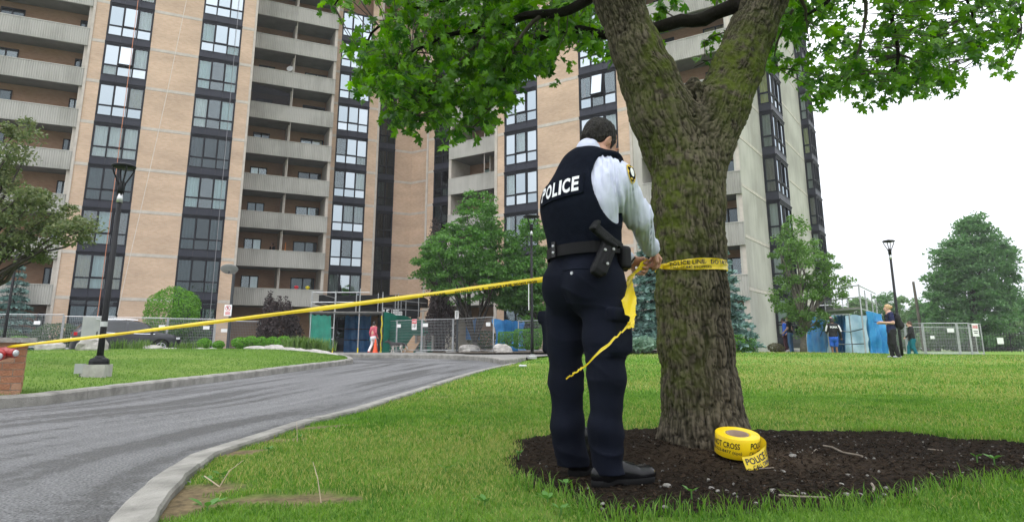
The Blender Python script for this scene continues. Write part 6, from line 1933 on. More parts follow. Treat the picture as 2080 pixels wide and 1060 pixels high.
def sprig(c, n, spread, size):
    """a leafy twig ending at c"""
    j = np.argmin(np.sum((SK - c) ** 2, 1) + 0.35 * np.maximum(0, c[2] - SK[:, 2]))
    a = SK[j]
    mid = (a + c) / 2 + np.array([0, 0, 0.08 * np.linalg.norm(c - a)]) + rng.normal(size=3) * 0.03
    if np.linalg.norm(c - a) < 1.3: twig.tube([a, mid, c], [0.005, 0.0035, 0.002], 4)
    d = c - mid; d /= np.linalg.norm(d) + 1e-9
    for q in range(n):
        p = c - d * rng.random() * spread + rng.normal(size=3) * spread * 0.45
        out = rng.normal(size=3); out[2] = -0.55 - 0.5 * rng.random(); out /= np.linalg.norm(out)
        nr = rng.normal(size=3) * 0.85 + np.array([0, -0.1, 0.62])
        nr -= out * (nr @ out); nr /= np.linalg.norm(nr) + 1e-9
        LC.append(p); LN.append(nr); LD.append(out); LS.append(size * rng.uniform(0.65, 1.2))
def fill(poly, n, Y0, Y1, per, spread, size, thin=None):
    P_ = np.array(poly); k = 0
    while k < n:
        x = rng.uniform(P_[:, 0].min(), P_[:, 0].max()); y = rng.uniform(P_[:, 1].min(), P_[:, 1].max())
        if not inside(P_, np.array(x), np.array(y)): continue
        if thin and rng.random() < thin(x, y): continue
        sprig(at(x, y - 10, rng.uniform(Y0, Y1)), per, spread, size); k += 1
fill(polyL, 540, 4.7, 6.6, 9, 0.13, 0.083, lambda x, y: 0.55 * float(np.clip((fbm(np.array([[x / 40.0, y / 30.0, 8.3]]), 2)[0] - 0.5) * 7, 0, 1)))
gap = lambda x, y: 0.85 * float(np.clip((fbm(np.array([[x / 46.0, y / 36.0, 3.3]]), 2)[0] - 0.44) * 7, 0, 1))
fill(polyR, 330, 4.9, 6.8, 8, 0.12, 0.080, gap)
fill([(1312, 8), (1310, 62), (1352, 66), (1392, 34), (1380, 6)], 5, 4.9, 5.1, 5, 0.07, 0.085)
fill([(1408, -10), (1408, 20), (1450, 24), (1500, 8), (1490, -14)], 5, 4.8, 5.0, 5, 0.07, 0.085)
fill([(1402, 66), (1404, 90), (1465, 95), (1470, 70)], 3, 4.9, 5.0, 4, 0.05, 0.075)
fill([(1402, 124), (1400, 142), (1440, 140), (1440, 122)], 2, 4.95, 5.05, 3, 0.05, 0.07)
fill([(1230, 130), (1235, 140), (1248, 138), (1246, 110)], 1, 4.6, 4.8, 4, 0.05, 0.09)
n_view = len(LC)
# the crown overhead, out of the frame: it is what keeps the officer in soft shade
for _ in range(300):
    a = rng.random() * 2 * np.pi; r = 4.6 * math.sqrt(rng.random())
    c = np.array([1.2 + r * math.cos(a), 4.6 + r * math.sin(a) * 0.95, 0]); 
    c[2] = max(3.3, CAM_H + 0.60 * max(c[1], 0) + 0.15) + 2.6 * rng.random()
    for q in range(9):
        LC.append(c + rng.normal(size=3) * 0.25); LN.append(rng.normal(size=3) * 0.6 + np.array([0, 0, 1.0])); LD.append(rng.normal(size=3)); LS.append(0.15 * rng.uniform(.8, 1.3))
obj('twigs', twig, M_TWIG, MAPLE)['kind'] = 'stuff'
LC = np.array(LC); LN = np.array(LN); LD = np.array(LD); LS = np.array(LS)
LN /= np.linalg.norm(LN, axis=1, keepdims=True)
LD = LD - LN * np.sum(LD * LN, 1, keepdims=True); LD /= np.linalg.norm(LD, axis=1, keepdims=True) + 1e-9
LU = np.cross(LD, LN)
M_LEAF = leaf_mat('maple_leaf', (0.018, 0.08, 0.005), (0.15, 0.32, 0.024), 0.46, 0.38)
order = np.argsort(-(LS[:n_view] / LC[:n_view, 1]))
px_, py_ = project(LC[:n_view])
vis = [i for i in order if 0 < px_[i] < 2080 and 0 < py_[i] < 1060][:300]
single = np.zeros(len(LC), bool); single[vis] = True
leaf_me = npmesh('leaf', LV, None, M_LEAF, False, T=LF)
bt = np.array(BASE[MAPLE.name])
# the colour of a leaf standing alone comes from its object, so give it the same spread
mL, tL, bL = node_mat('maple_leaf_single')
oi = tL.nodes.new('ShaderNodeObjectInfo'); rm = tL.nodes.new('ShaderNodeValToRGB')
rm.color_ramp.elements[0].color = (0.018, 0.08, 0.005, 1); rm.color_ramp.elements[1].color = (0.15, 0.33, 0.024, 1)
tL.links.new(oi.outputs['Random'], rm.inputs['Fac']); tL.links.new(rm.outputs['Color'], bL.inputs['Base Color'])
bL.inputs['Roughness'].default_value = 0.36; bL.inputs['Specular IOR Level'].default_value = 0.35
tr = tL.nodes.new('ShaderNodeBsdfTranslucent'); hs = tL.nodes.new('ShaderNodeHueSaturation'); hs.inputs['Saturation'].default_value = 1.15; hs.inputs['Value'].default_value = 1.8
tL.links.new(rm.outputs['Color'], hs.inputs['Color']); tL.links.new(hs.outputs['Color'], tr.inputs['Color'])
ms = tL.nodes.new('ShaderNodeMixShader'); ms.inputs['Fac'].default_value = 0.48
tL.links.new(bL.outputs['BSDF'], ms.inputs[1]); tL.links.new(tr.outputs['BSDF'], ms.inputs[2]); tL.links.new(ms.outputs['Shader'], tL.nodes['Material Output'].inputs['Surface'])
leaf_me.materials[0] = mL
for i in vis:
    o = bpy.data.objects.new('leaf', leaf_me); COL.objects.link(o); o.parent = MAPLE
    s = LS[i]; u, v, n_ = LU[i] * s, LD[i] * s, LN[i] * s; c = LC[i] - bt
    o.matrix_local = Matrix(((u[0], v[0], n_[0], c[0]), (u[1], v[1], n_[1], c[1]), (u[2], v[2], n_[2], c[2]), (0, 0, 0, 1)))
rest = np.nonzero(~single)[0]
k = len(LV)
V = LC[rest][:, None] + LS[rest][:, None, None] * (LV[None, :, 0:1] * LU[rest][:, None] + LV[None, :, 1:2] * LD[rest][:, None] + LV[None, :, 2:3] * LN[rest][:, None]) - bt
T_ = (LF[None] + (np.arange(len(rest)) * k)[:, None, None]).reshape(-1, 3)
o = link('leaves', npmesh('leaves', V.reshape(-1, 3), None, M_LEAF, False, T=T_), MAPLE); o['kind'] = 'stuff'
# ============================================================ THE OFFICER
from mathutils.bvhtree import BVHTree
M_SKIN = mat('skin', (0.42, 0.21, 0.14), 0.5, (0.50, 0.27, 0.19), 9, bump=0.1, bscale=120)
M_HAIR = mat('dark_hair', (0.006, 0.005, 0.0045), 0.6, (0.022, 0.018, 0.015), 60, stretch=(1, 1, 0.4), bump=0.8, bscale=120, spec=0.25)
M_SHIRT = mat('white_shirt', (0.52, 0.55, 0.69), 0.8, (0.60, 0.63, 0.77), 4, bump=0.12, bscale=200)
M_VEST = mat('navy_vest', (0.0034, 0.005, 0.0105), 0.9, (0.006, 0.0085, 0.016), 30, bump=0.3, bscale=220, spec=0.08)
M_TROU = mat('navy_trousers', (0.0032, 0.0045, 0.010), 0.88, (0.006, 0.008, 0.0165), 5, bump=0.15, bscale=180, spec=0.11)
M_BOOT = mat('black_leather', (0.005, 0.005, 0.006), 0.25, (0.006, 0.006, 0.007), 12, bump=0.10, bscale=90, spec=0.3)
M_SOLE = mat('boot_sole', (0.006, 0.006, 0.0065), 0.75, spec=0.15)
M_HOLS = mat('holster_black', (0.005, 0.005, 0.006), 0.5, (0.007, 0.007, 0.008), 8, spec=0.14)
M_GUN = mat('pistol_grip', (0.006, 0.0065, 0.007), 0.5, spec=0.18, bump=0.4, bscale=160, scale=20)
M_LETTER = mat('white_letters', (0.72, 0.73, 0.75), 0.55)
M_GOLD = mat('badge_gold', (0.62, 0.42, 0.03), 0.5)

def hd(a): a = R(a); return np.array([math.sin(a), math.cos(a), 0.0]), np.array([math.cos(a), -math.sin(a), 0.0])
Fh, Rh = hd(50); Fu, Ru = hd(42); UP = np.array([0, 0, 1.0])
O_B = np.array([0.44, 3.65, 0.0])
OFF = thing('person', 'police officer in white shirt and black vest winding yellow tape at the tree', 'person', (0.44, 3.65, 0.02))
jA = dict(rank=at(1236, 950, 3.53), lank=at(1166, 938, 3.77), rkne=at(1232, 770, 3.50), lkne=at(1149, 768, 3.74), rhip=at(1224, 600, 3.54), lhip=at(1152, 600, 3.74),
          belt=at(1187, 507, 3.63), hipc=at(1187, 560, 3.63), chest=at(1181, 420, 3.61), upper=at(1190, 356, 3.62), neck=at(1212, 322, 3.65),
          rsh=at(1249, 366, 3.52), rel=at(1296, 440, 3.68), rwr=at(1321, 504, 3.92), lsh=at(1152, 380, 3.86), lel=at(1196, 470, 4.03), lwr=at(1276, 526, 4.00))
LO, HI = (-0.06, 3.15, -0.03), (1.02, 4.35, 1.98)

def rotm(ax, ang): return np.array(Matrix.Rotation(ang, 3, Vector(ax)))
# ---- head frame: turned a little further right than the chest and bowed
HF, HR = hd(56)
Bm = rotm(HR, -R(30)); HFb = Bm @ HF; HUb = Bm @ UP
Bm2 = rotm(HFb, R(5)); HRb = Bm2 @ HR; HUb = Bm2 @ HUb
HC = at(1218, 291, 3.66)
def hp(x, y, z): return HC + 1.03 * (x * HRb + y * HFb + z * HUb)
HM = np.stack([HRb, HFb, HUb], 1)

def hand(S, W, d, n, thumb, curls=(50, 62, 45), spread=0.0205, sc=1.0, k=0.006):
    """palm from the wrist W along d; fingers curl towards n; thumb on the +/- side"""
    d = d / np.linalg.norm(d); n = n - d * (n @ d); n /= np.linalg.norm(n); s = np.cross(d, n) * thumb
    S.cone(W, W + d * 0.03 * sc, 0.027 * sc, 0.03 * sc, 0.012, flat=(n, 0.72))
    for q in (-1.2, -0.4, 0.4, 1.2): S.cone(W + d * 0.02 * sc, W + d * 0.088 * sc + s * q * spread * sc, 0.019 * sc, 0.0135 * sc, 0.012)
    for i, q in enumerate((1.5, 0.5, -0.5, -1.5)):
        L = (0.044, 0.049, 0.046, 0.036)[i] * sc
        p = W + d * (0.09 - 0.004 * abs(q)) * sc + s * q * spread * sc * 0.95
        dd = d.copy(); ang = 0
        for j, (ln, r0, r1) in enumerate(((L, 0.0108, 0.0100), (L * 0.64, 0.0100, 0.0092), (L * 0.52, 0.0092, 0.0078))):
            ang += R(curls[j] + (4 * i if j == 0 else 0))
            dd = d * math.cos(ang) + n * math.sin(ang) + s * 0.04 * q
            p2 = p + dd * ln; S.cone(p, p2, r0 * sc, r1 * sc, k); p = p2
    t0 = W + d * 0.03 * sc + s * 0.026 * sc + n * 0.006
    t1 = t0 + (d * 0.5 + s * 0.55 + n * 0.55) * 0.042 * sc; t2 = t1 + (d * 0.75 + n * 0.75 - s * 0.1) * 0.034 * sc; t3 = t2 + (d * 0.7 + n * 0.6 - s * 0.5) * 0.026 * sc
    S.cone(t0, t1, 0.0155 * sc, 0.0125 * sc, 0.012); S.cone(t1, t2, 0.012 * sc, 0.0108 * sc, k); S.cone(t2, t3, 0.0106 * sc, 0.0085 * sc, k)

# ---- body (skin): one continuous figure under the clothes
S = SDF(LO, HI, 0.0056)
S.ell(hp(0, -0.012, 0.04), (0.077, 0.100, 0.088), HM, 0.02)
S.ell(hp(0, 0.045, -0.03), (0.064, 0.060, 0.088), HM, 0.03)
S.ell(hp(0, 0.052, -0.088), (0.043, 0.042, 0.034), HM, 0.03)
for sx in (-1, 1):
    S.cone(hp(0.058 * sx, 0.0, -0.062), hp(0.03 * sx, 0.065, -0.095), 0.026, 0.02, 0.02)        # jaw line
    S.ell(hp(0.045 * sx, 0.075, -0.035), (0.025, 0.022, 0.022), HM, 0.015)                        # cheek
    S.ell(hp(0.083 * sx, -0.006, -0.012), (0.010, 0.019, 0.034), HM @ rotm((0, 1, 0), R(18 * sx)), 0.006)
    S.ell(hp(0.095 * sx, 0.0, -0.004), (0.006, 0.010, 0.018), HM, 0.004, 'cut')
    S.ell(hp(0.033 * sx, 0.104, 0.004), (0.018, 0.012, 0.011), HM, 0.006, 'cut')
    S.ell(hp(0.033 * sx, 0.092, 0.003), (0.012, 0.011, 0.011), HM, 0.003)
    S.cone(hp(0.012 * sx, 0.103, 0.022), hp(0.048 * sx, 0.092, 0.022), 0.009, 0.007, 0.008)       # brow
S.cone(hp(0, 0.102, 0.008), hp(0, 0.122, -0.034), 0.010, 0.015, 0.008)
S.ell(hp(0, 0.103, -0.064), (0.024, 0.010, 0.007), HM, 0.006); S.ell(hp(0, 0.115, -0.064), (0.022, 0.008, 0.002), HM, 0.003, 'cut')
S.cone(hp(0, -0.028, -0.045), jA['neck'] - UP * 0.03, 0.062, 0.068, 0.03)
S.cone(jA['neck'] - UP * 0.04, jA['chest'], 0.085, 0.15, 0.06, flat=(Fu, 0.7)); S.cone(jA['chest'], jA['hipc'], 0.16, 0.15, 0.05, flat=(Fu, 0.7))
for q in 'rl':
    S.cone(jA['neck'] - UP * 0.06, jA[q + 'sh'], 0.06, 0.06, 0.04)
    S.cone(jA[q + 'sh'], jA[q + 'el'], 0.055, 0.042, 0.03); S.cone(jA[q + 'el'], jA[q + 'wr'], 0.042, 0.029, 0.02)
    S.cone(jA[q + 'hip'], jA[q + 'kne'], 0.09, 0.06, 0.05); S.cone(jA[q + 'kne'], jA[q + 'ank'], 0.058, 0.042, 0.03)
rW = jA['rwr'] + 0.012 * (jA['rwr'] - jA['rel']) / np.linalg.norm(jA['rwr'] - jA['rel'])
rd = at(1341, 530, 4.02) - rW
hand(S, rW, rd, np.array([-0.35, 0.35, -0.8]), -1, (52, 66, 46))
lW = jA['lwr'] + 0.01 * UP * 0
ld = at(1318, 537, 4.03) - lW
hand(S, lW, ld, np.array([0.25, -0.55, -0.6]), 1, (48, 64, 46))
S.obj('body', M_SKIN, OFF)

# ---- hair
S = SDF(HC - 0.2, HC + 0.2, 0.0045)
S.ell(hp(0, -0.022, 0.045), (0.084, 0.103, 0.092), HM, 0.02); S.ell(hp(0, -0.05, -0.005), (0.075, 0.064, 0.07), HM, 0.03)
S.ell(hp(0, 0.118, -0.02), (0.085, 0.080, 0.112), HM, 0.012, 'cut')
for sx in (-1, 1):
    S.ell(hp(0.088 * sx, -0.002, -0.03), (0.030, 0.030, 0.046), HM, 0.01, 'cut')
    S.cone(hp(0.074 * sx, 0.034, 0.02), hp(0.073 * sx, 0.034, -0.025), 0.012, 0.006, 0.008)
g = S.points(); zz = (g - hp(0, 0, -0.062)) @ (HUb * 0.9 + HFb * 0.25)
S.d = np.maximum(S.d, (-zz).astype(np.float32))
S.displace(lambda p: 0.013 * (fbm(np.stack([p @ HRb * 90, p @ HFb * 60, p @ HUb * 40], -1), 3) - 0.5), 0.03)
S.obj('hair', M_HAIR, OFF)

# ---- shirt
def folds(p, a, b_, amp, fr=26.0, tw=1.2):
    """wrinkles that run round a limb a-b"""
    d = (b_ - a) / np.linalg.norm(b_ - a)
    q = p - a; al = q @ d; r = q - al[:, None] * d
    n = fbm(np.stack([al * fr + 3 * r[:, 0] * tw * 10, r[:, 0] * 7, r[:, 1] * 7 + r[:, 2] * 5], -1), 2)
    return amp * (np.abs(n - 0.5) * 2.4 - 0.5)
S = SDF((-0.02, 3.2, 1.0), HI, 0.0062)
S.cone(jA['belt'], jA['chest'], 0.185, 0.205, 0.03, flat=(Fu, 0.72)); S.cone(jA['chest'], jA['upper'], 0.205, 0.155, 0.05, flat=(Fu, 0.72))
for q in 'rl':
    S.cone(jA['neck'] - UP * 0.05, jA[q + 'sh'], 0.066, 0.082 if q == 'r' else 0.066, 0.05)
S.cone(jA['rsh'], jA['rel'], 0.092, 0.068, 0.05); S.cone(jA['rel'], jA['rwr'] - 0.02 * UP * 0, 0.068, 0.045, 0.04)
S.ell(jA['rsh'] - Fu * 0.05 - UP * 0.07, (0.075, 0.075, 0.1), None, 0.06)
S.cone(jA['lsh'], jA['lel'], 0.080, 0.070, 0.05); S.cone(jA['lel'], jA['lwr'] - 0.02 * (jA['lwr'] - jA['lel']), 0.07, 0.043, 0.04)
S.cone(jA['neck'] - UP * 0.045, hp(0, -0.03, -0.082), 0.083, 0.076, 0.01)
S.cone(jA['neck'] - UP * 0.06, hp(0, -0.03, -0.04), 0.055, 0.061, 0.004, 'cut')
S.displace(lambda p: folds(p, jA['rsh'], jA['rwr'], 0.024, 17, 1.8) * sstep(0.0, 0.2, (p - jA['chest']) @ Ru) + 0.006 * (fbm(p * 16, 2) - 0.5), 0.04)
wd = (jA['rwr'] - jA['rel']) / np.linalg.norm(jA['rwr'] - jA['rel'])
S.cone(jA['rwr'] - wd * 0.05, jA['rwr'] + wd * 0.008, 0.050, 0.046, 0.006)
shirt = S.obj('shirt', M_SHIRT, OFF)

# ---- vest
S = SDF((-0.05, 3.2, 1.05), HI, 0.0062)
S.cone(jA['belt'] + UP * 0.012, jA['chest'], 0.214, 0.236, 0.03, flat=(Fu, 0.72)); S.cone(jA['chest'], jA['upper'] - UP * 0.01, 0.236, 0.178, 0.05, flat=(Fu, 0.72))
S.cone(jA['upper'] - Ru * 0.06, jA['neck'] - Ru * 0.15 - UP * 0.045, 0.10, 0.062, 0.05); S.cone(jA['upper'] + Ru * 0.05, jA['neck'] + Ru * 0.10 - UP * 0.04, 0.10, 0.062, 0.05)
S.half(jA['belt'] - UP * 0.035, (0.03, -0.0, -1.0))
S.ell(jA['rsh'] + Ru * 0.055 - UP * 0.03 - Fu * 0.04, (0.150, 0.150, 0.215), None, 0.014, 'cut')
S.ell(jA['lsh'] - Ru * 0.12 - UP * 0.02 + Fu * 0.06, (0.14, 0.14, 0.2), None, 0.014, 'cut')
S.cone(jA['neck'] - UP * 0.05 + Fu * 0.0, jA['neck'] + UP * 0.12 + Fu * 0.05, 0.080, 0.12, 0.012, 'cut')
def vf(p):
    z = p[:, 2]; wv = fbm(np.stack([p[:, 0] * 5, p[:, 1] * 5, z * 22], -1), 2) - 0.5
    return 0.012 * wv * sstep(1.5, 1.2, z) + 0.005 * (fbm(p * 14, 2) - 0.5)
S.displace(vf, 0.04)
vest = S.obj('vest', M_VEST, OFF)
def bvh(o):
    off = np.array(BASE[OFF.name]); me = o.data
    return BVHTree.FromPolygons([tuple(np.array(v.co) + off) for v in me.vertices], [tuple(p.vertices) for p in me.polygons])
bv = bvh(vest)
def drape(tree, P_, d, lift):
    """carry points onto a surface along d"""
    out = []; last = None
    for p in P_:
        h = tree.ray_cast(Vector(p - d * 0.5), Vector(d), 1.2)
        if h[0] is not None: q = np.array(h[0]); last = (q - p) @ d
        else: q = p + d * (last or 0.0)
        out.append(q - d * lift)
    return np.array(out)
Pc = at(1131, 384, 3.5); rdir = Ru.copy()
axu = rdir + UP * 0.12; axu /= np.linalg.norm(axu); axv = UP - Ru * 0.12; axv /= np.linalg.norm(axv)
pw_, ph_ = 0.150, 0.058
nu, nv = 21, 9
G = [[Pc + axu * u + axv * v for u in np.linspace(-pw_, pw_, nu)] for v in np.linspace(-ph_, ph_, nv)]
D1 = drape(bv, [p for r_ in G for p in r_], Fu, 0.004).reshape(nv, nu, 3)
# the panel is stiff: smooth it over the vest
for _ in range(6): D1[:, 1:-1] = 0.25 * D1[:, :-2] + 0.5 * D1[:, 1:-1] + 0.25 * D1[:, 2:]
D1 = D1 - Fu * 0.009
mb = MB()
fr_, bk_ = [[tuple(p) for p in r_] for r_ in D1], [[tuple(p + Fu * 0.012) for p in r_] for r_ in D1]
mb.rings(fr_, cap=False, close=False); mb.rings(bk_, cap=False, close=False)
ed = [(0, j) for j in range(nu)] + [(i, nu - 1) for i in range(1, nv)] + [(nv - 1, j) for j in range(nu - 2, -1, -1)] + [(i, 0) for i in range(nv - 2, 0, -1)]
mb.rings([[fr_[i][j] for i, j in ed], [bk_[i][j] for i, j in ed]], cap=False)
panel = obj('name_panel', mb, M_VEST, OFF, True)
def on_panel(u, v):
    fu_ = (u + pw_) / (2 * pw_) * (nu - 1); fv_ = (v + ph_) / (2 * ph_) * (nv - 1)
    i, j = int(np.clip(fv_, 0, nv - 2)), int(np.clip(fu_, 0, nu - 2)); a, b_ = fv_ - i, fu_ - j
    return D1[i, j] * (1 - a) * (1 - b_) + D1[i + 1, j] * a * (1 - b_) + D1[i, j + 1] * (1 - a) * b_ + D1[i + 1, j + 1] * a * b_ - Fu * 0.004
def seg_text(s, w_, h_, bold, n=1):
    V, Fc = fit_text(s, w_, h_, bold); return V, Fc
x = -0.131; 
for ch, wch in zip('POLICE', (0.043, 0.046, 0.036, 0.016, 0.045, 0.038)):
    V, Fc = fit_text(ch, wch, 0.084, 0.035)
    mb = MB(); mb.add([on_panel(x + v[0], -0.042 + v[1]) for v in V], Fc); obj('letter', mb, M_LETTER, panel)
    x += wch + 0.0078
# badge on the sleeve
bs = bvh(shirt)
bc = at(1273, 346, 3.5)
dB = -(Ru * 0.85 - Fu * 0.1 + UP * 0.45); dB /= np.linalg.norm(dB)
bx = np.cross(dB, UP); bx /= np.linalg.norm(bx); by = np.cross(bx, dB); by *= np.sign(by[2])
bc = jA['rsh'] + Ru * 0.1 + UP * 0.03
def oval(rx, ry, lift, m, name, par):
    pts = [bc + bx * rx * math.cos(a) + by * (ry * math.sin(a) - 0.01) for a in np.linspace(0, 2 * np.pi, 18, endpoint=False)] + [bc - by * 0.01]
    q = drape(bs, pts, dB, lift); mb = MB(); mb.add(q, [(18, i, (i + 1) % 18) for i in range(18)]); return obj(name, mb, m, par)
bdg = oval(0.040, 0.052, 0.004, M_GOLD, 'sleeve_badge', OFF)
oval(0.032, 0.044, 0.0055, M_VEST, 'badge_field', bdg); oval(0.017, 0.024, 0.007, M_WHITE, 'badge_shield', bdg)
for sgn in (1, -1):
    mb = MB(); c0 = bc + by * (-0.01 + 0.034 * sgn)
    q = drape(bs, [c0 + bx * a + by * b_ for a, b_ in ((-0.02, -0.004), (0.02, -0.004), (0.02, 0.004), (-0.02, 0.004))], dB, 0.0075); mb.add(q, [(0, 1, 2, 3)]); obj('badge_band', mb, M_GOLD, bdg)
# shoulder strap slide
e0, e1 = jA['neck'] + Ru * 0.075 - UP * 0.005 + Fu * 0.01, jA['rsh'] + UP * 0.098 + Ru * 0.012 + Fu * 0.015
dx = (e1 - e0); Le = np.linalg.norm(dx); dx /= Le; up2 = np.cross(np.cross(dx, UP), dx); wx = np.cross(dx, up2)
mb = MB(); mb.obox((e0 + e1) / 2 + up2 * 0.008, dx * Le / 2, wx * 0.028, up2 * 0.009); obj('shoulder_slide', mb, M_VEST, OFF)
# face mask
S = SDF(HC - 0.2, HC + 0.2, 0.006)
S.ell(hp(0, 0.06, -0.062), (0.068, 0.070, 0.062), HM, 0.02)
S.half(hp(0, 0.03, 0), -HFb); S.half(hp(0, 0.1, -0.022), HUb)
mk = S.obj('face_mask', M_INK, OFF)
mb = MB(); mb.tube([hp(0.068, 0.03, -0.05), hp(0.082, 0.0, -0.038), hp(0.083, -0.018, -0.01)], 0.0025, 5); obj('ear_loop', mb, M_INK, mk)

# ---- trousers
S = SDF(LO, (1.0, 4.2, 1.25), 0.0066)
S.cone(jA['belt'] - UP * 0.0, jA['hipc'], 0.196, 0.212, 0.03, flat=(Fh, 0.75))
S.ell(jA['hipc'] - Fh * 0.065 - UP * 0.05 + Rh * 0.085, (0.118, 0.118, 0.135), None, 0.05); S.ell(jA['hipc'] - Fh * 0.065 - UP * 0.05 - Rh * 0.085, (0.118, 0.118, 0.135), None, 0.05)
for q, s_ in (('r', 1), ('l', -1)):
    hip, kn, an = jA[q + 'hip'], jA[q + 'kne'], jA[q + 'ank']
    S.cone(hip + UP * 0.06, hip * 0.45 + kn * 0.55, 0.120, 0.100, 0.05); S.cone(hip * 0.45 + kn * 0.55, kn, 0.100, 0.086, 0.04)
    mid = kn * 0.45 + an * 0.55 - Fh * 0.018
    S.cone(kn, mid, 0.086, 0.083, 0.04); S.cone(mid, an - UP * 0.035, 0.083, 0.080, 0.04)
    th = hip * 0.52 + kn * 0.48
    S.box(th + Rh * s_ * 0.098 + UP * 0.005, (0.030, 0.072, 0.098), np.stack([Rh, Fh, UP], 1), 0.02, 0.03)
    S.box(th + Rh * s_ * 0.113 + UP * 0.095, (0.026, 0.078, 0.030), np.stack([Rh, Fh, UP], 1), 0.008, 0.006)
def tf(p):
    z = p[:, 2]
    sd = np.where((p[:, 0] - 0.40) * Rh[0] + (p[:, 1] - 3.64) * Rh[1] > 0, 3.7, 0.0)
    n1 = vnoise(np.stack([p[:, 0] * 5 + z * 5 + sd, p[:, 1] * 5 - z * 4, z * 11 + sd], -1))
    n2 = fbm(np.stack([p[:, 0] * 4 + z * 6, p[:, 1] * 4 + 9, z * 5], -1), 2)
    amp = 0.005 + 0.008 * sstep(0.42, 0.12, z) + 0.009 * np.exp(-((z - 0.56) / 0.12) ** 2) + 0.008 * np.exp(-((z - 0.92) / 0.08) ** 2)
    return amp * (1.6 * np.sqrt(np.abs(n1 - 0.5) + 0.002) - 0.55) + 0.016 * (n2 - 0.5)
S.displace(tf, 0.05)
S.half(jA['belt'] - UP * 0.0, (0, 0, 1))
for q in 'rl':
    S.cone(jA[q + 'ank'] - UP * 0.16, jA[q + 'ank'] - UP * 0.075 - Fh * 0.0, 0.16, 0.165, 0.0, 'cut') if False else None
g = S.points(); S.d = np.maximum(S.d, (0.075 - 0.0 - g[..., 2] + 0.10 * ((g[..., 0] - 0.44) * Fh[0] + (g[..., 1] - 3.65) * Fh[1] > 0.06) * 0.25).astype(np.float32))
trou = S.obj('trousers', M_TROU, OFF)
bt_ = bvh(trou)
# back pocket welt and button
pk = at(1163, 546, 3.45)
ws = drape(bt_, [pk + Rh * u - UP * 0.004 * abs(u) * 10 for u in np.linspace(-0.075, 0.075, 10)], Fh, 0.002)
mb = MB(); mb.tube(list(ws), 0.0028, 5); obj('pocket_welt', mb, M_VEST, OFF)
bq = drape(bt_, [pk - UP * 0.022 + Rh * 0.0], Fh, 0.003)[0]; mb = MB(); mb.lathe([(0.0, -0.002), (0.009, -0.002), (0.008, 0.003), (0, 0.003)], 12); mb.xform(Matrix.Translation(bq) @ Vector((0, 0, 1)).rotation_difference(Vector(-Fh)).to_matrix().to_4x4()); obj('button', mb, M_SILVER, OFF)

# ---- belt, holster, pistol, pouches
def belt_ring(c, a, b_, z0, z1, tilt):
    mb = MB(); rs = []
    for zz in (z0, z1):
        for (e) in ((0.0,) if True else ()):
            rs.append([c + Rh * a * math.cos(q) + Fh * b_ * math.sin(q) + UP * (zz + tilt * math.cos(q)) for q in np.linspace(0, 2 * np.pi, 48, endpoint=False)])
    inn = [[c + (p - c - UP * ((p - c) @ UP)) * 0.96 + UP * ((p - c) @ UP) for p in r_] for r_ in rs]
    mb.rings([inn[0], rs[0], rs[1], inn[1]], cap=False); return mb
bc_ = jA['belt'] - UP * 0.012
obj('duty_belt', belt_ring(bc_, 0.226, 0.178, -0.035, 0.022, 0.008), M_HOLS, OFF)
kp = at(1163, 502, 3.45)
for u in (0.0,):
    q = bc_ + (-Fh * 0.181 - Rh * 0.045)
    mb = MB(); mb.obox(q, Rh * 0.014, Fh * 0.006, UP * 0.040); o = obj('belt_keeper', mb, M_BOOT, OFF)
    for zz in (0.018, -0.016):
        mb = MB(); mb.lathe([(0.0, -0.003), (0.008, -0.003), (0.006, 0.003), (0, 0.004)], 10); mb.xform(Matrix.Translation(q - Fh * 0.008 + UP * zz) @ Vector((0, 0, 1)).rotation_difference(Vector(-Fh)).to_matrix().to_4x4()); obj('snap', mb, M_SILVER, o)
hx = bc_ + Rh * 0.212 - Fh * 0.055
# holster seen from behind its owner: body hangs down and back, grip stands up and back
hz = -UP * 0.86 - Fh * 0.52; hz /= np.linalg.norm(hz); hxv = Rh * 0.9 - Fh * 0.35; hxv -= hz * (hxv @ hz); hxv /= np.linalg.norm(hxv); hyv = np.cross(hz, hxv)
Hm = np.stack([hxv, hyv, hz], 1)
S = SDF(hx - 0.3, hx + 0.3, 0.0042)
S.box(hx + hz * 0.075 + hxv * 0.02, (0.023, 0.040, 0.095), Hm, 0.014, 0.01)
S.box(hx + hz * 0.155 + hxv * 0.02 + hyv * 0.008, (0.019, 0.030, 0.035), Hm, 0.012, 0.015)
S.box(hx + hz * 0.01 - hxv * 0.01, (0.03, 0.03, 0.045), Hm, 0.01, 0.01)
S.cone(hx + hz * 0.0 + hxv * 0.045 - hyv * 0.02, hx + hz * 0.0 + hxv * 0.045 + hyv * 0.035, 0.014, 0.014, 0.01)
S.box(hx + hz * 0.06 + hxv * 0.043, (0.004, 0.012, 0.06), Hm, 0.003, 0.003)
hol = S.obj('holster', M_HOLS, OFF)
for zz, yy in ((0.05, 0.02), (0.11, -0.018), (0.02, -0.02)):
    mb = MB(); mb.lathe([(0.0, -0.003), (0.008, -0.003), (0.007, 0.003), (0, 0.003)], 10); mb.xform(Matrix.Translation(hx + hz * zz + hxv * 0.047 + hyv * yy) @ Vector((0, 0, 1)).rotation_difference(Vector(hxv)).to_matrix().to_4x4()); obj('rivet', mb, M_GREYP, hol)
gz = UP * 0.64 - Fh * 0.77; gz /= np.linalg.norm(gz)
gy = np.cross(gz, hxv); Gm = np.stack([hxv, gy, gz], 1)
S = SDF(hx - 0.3, hx + 0.3, 0.0042)
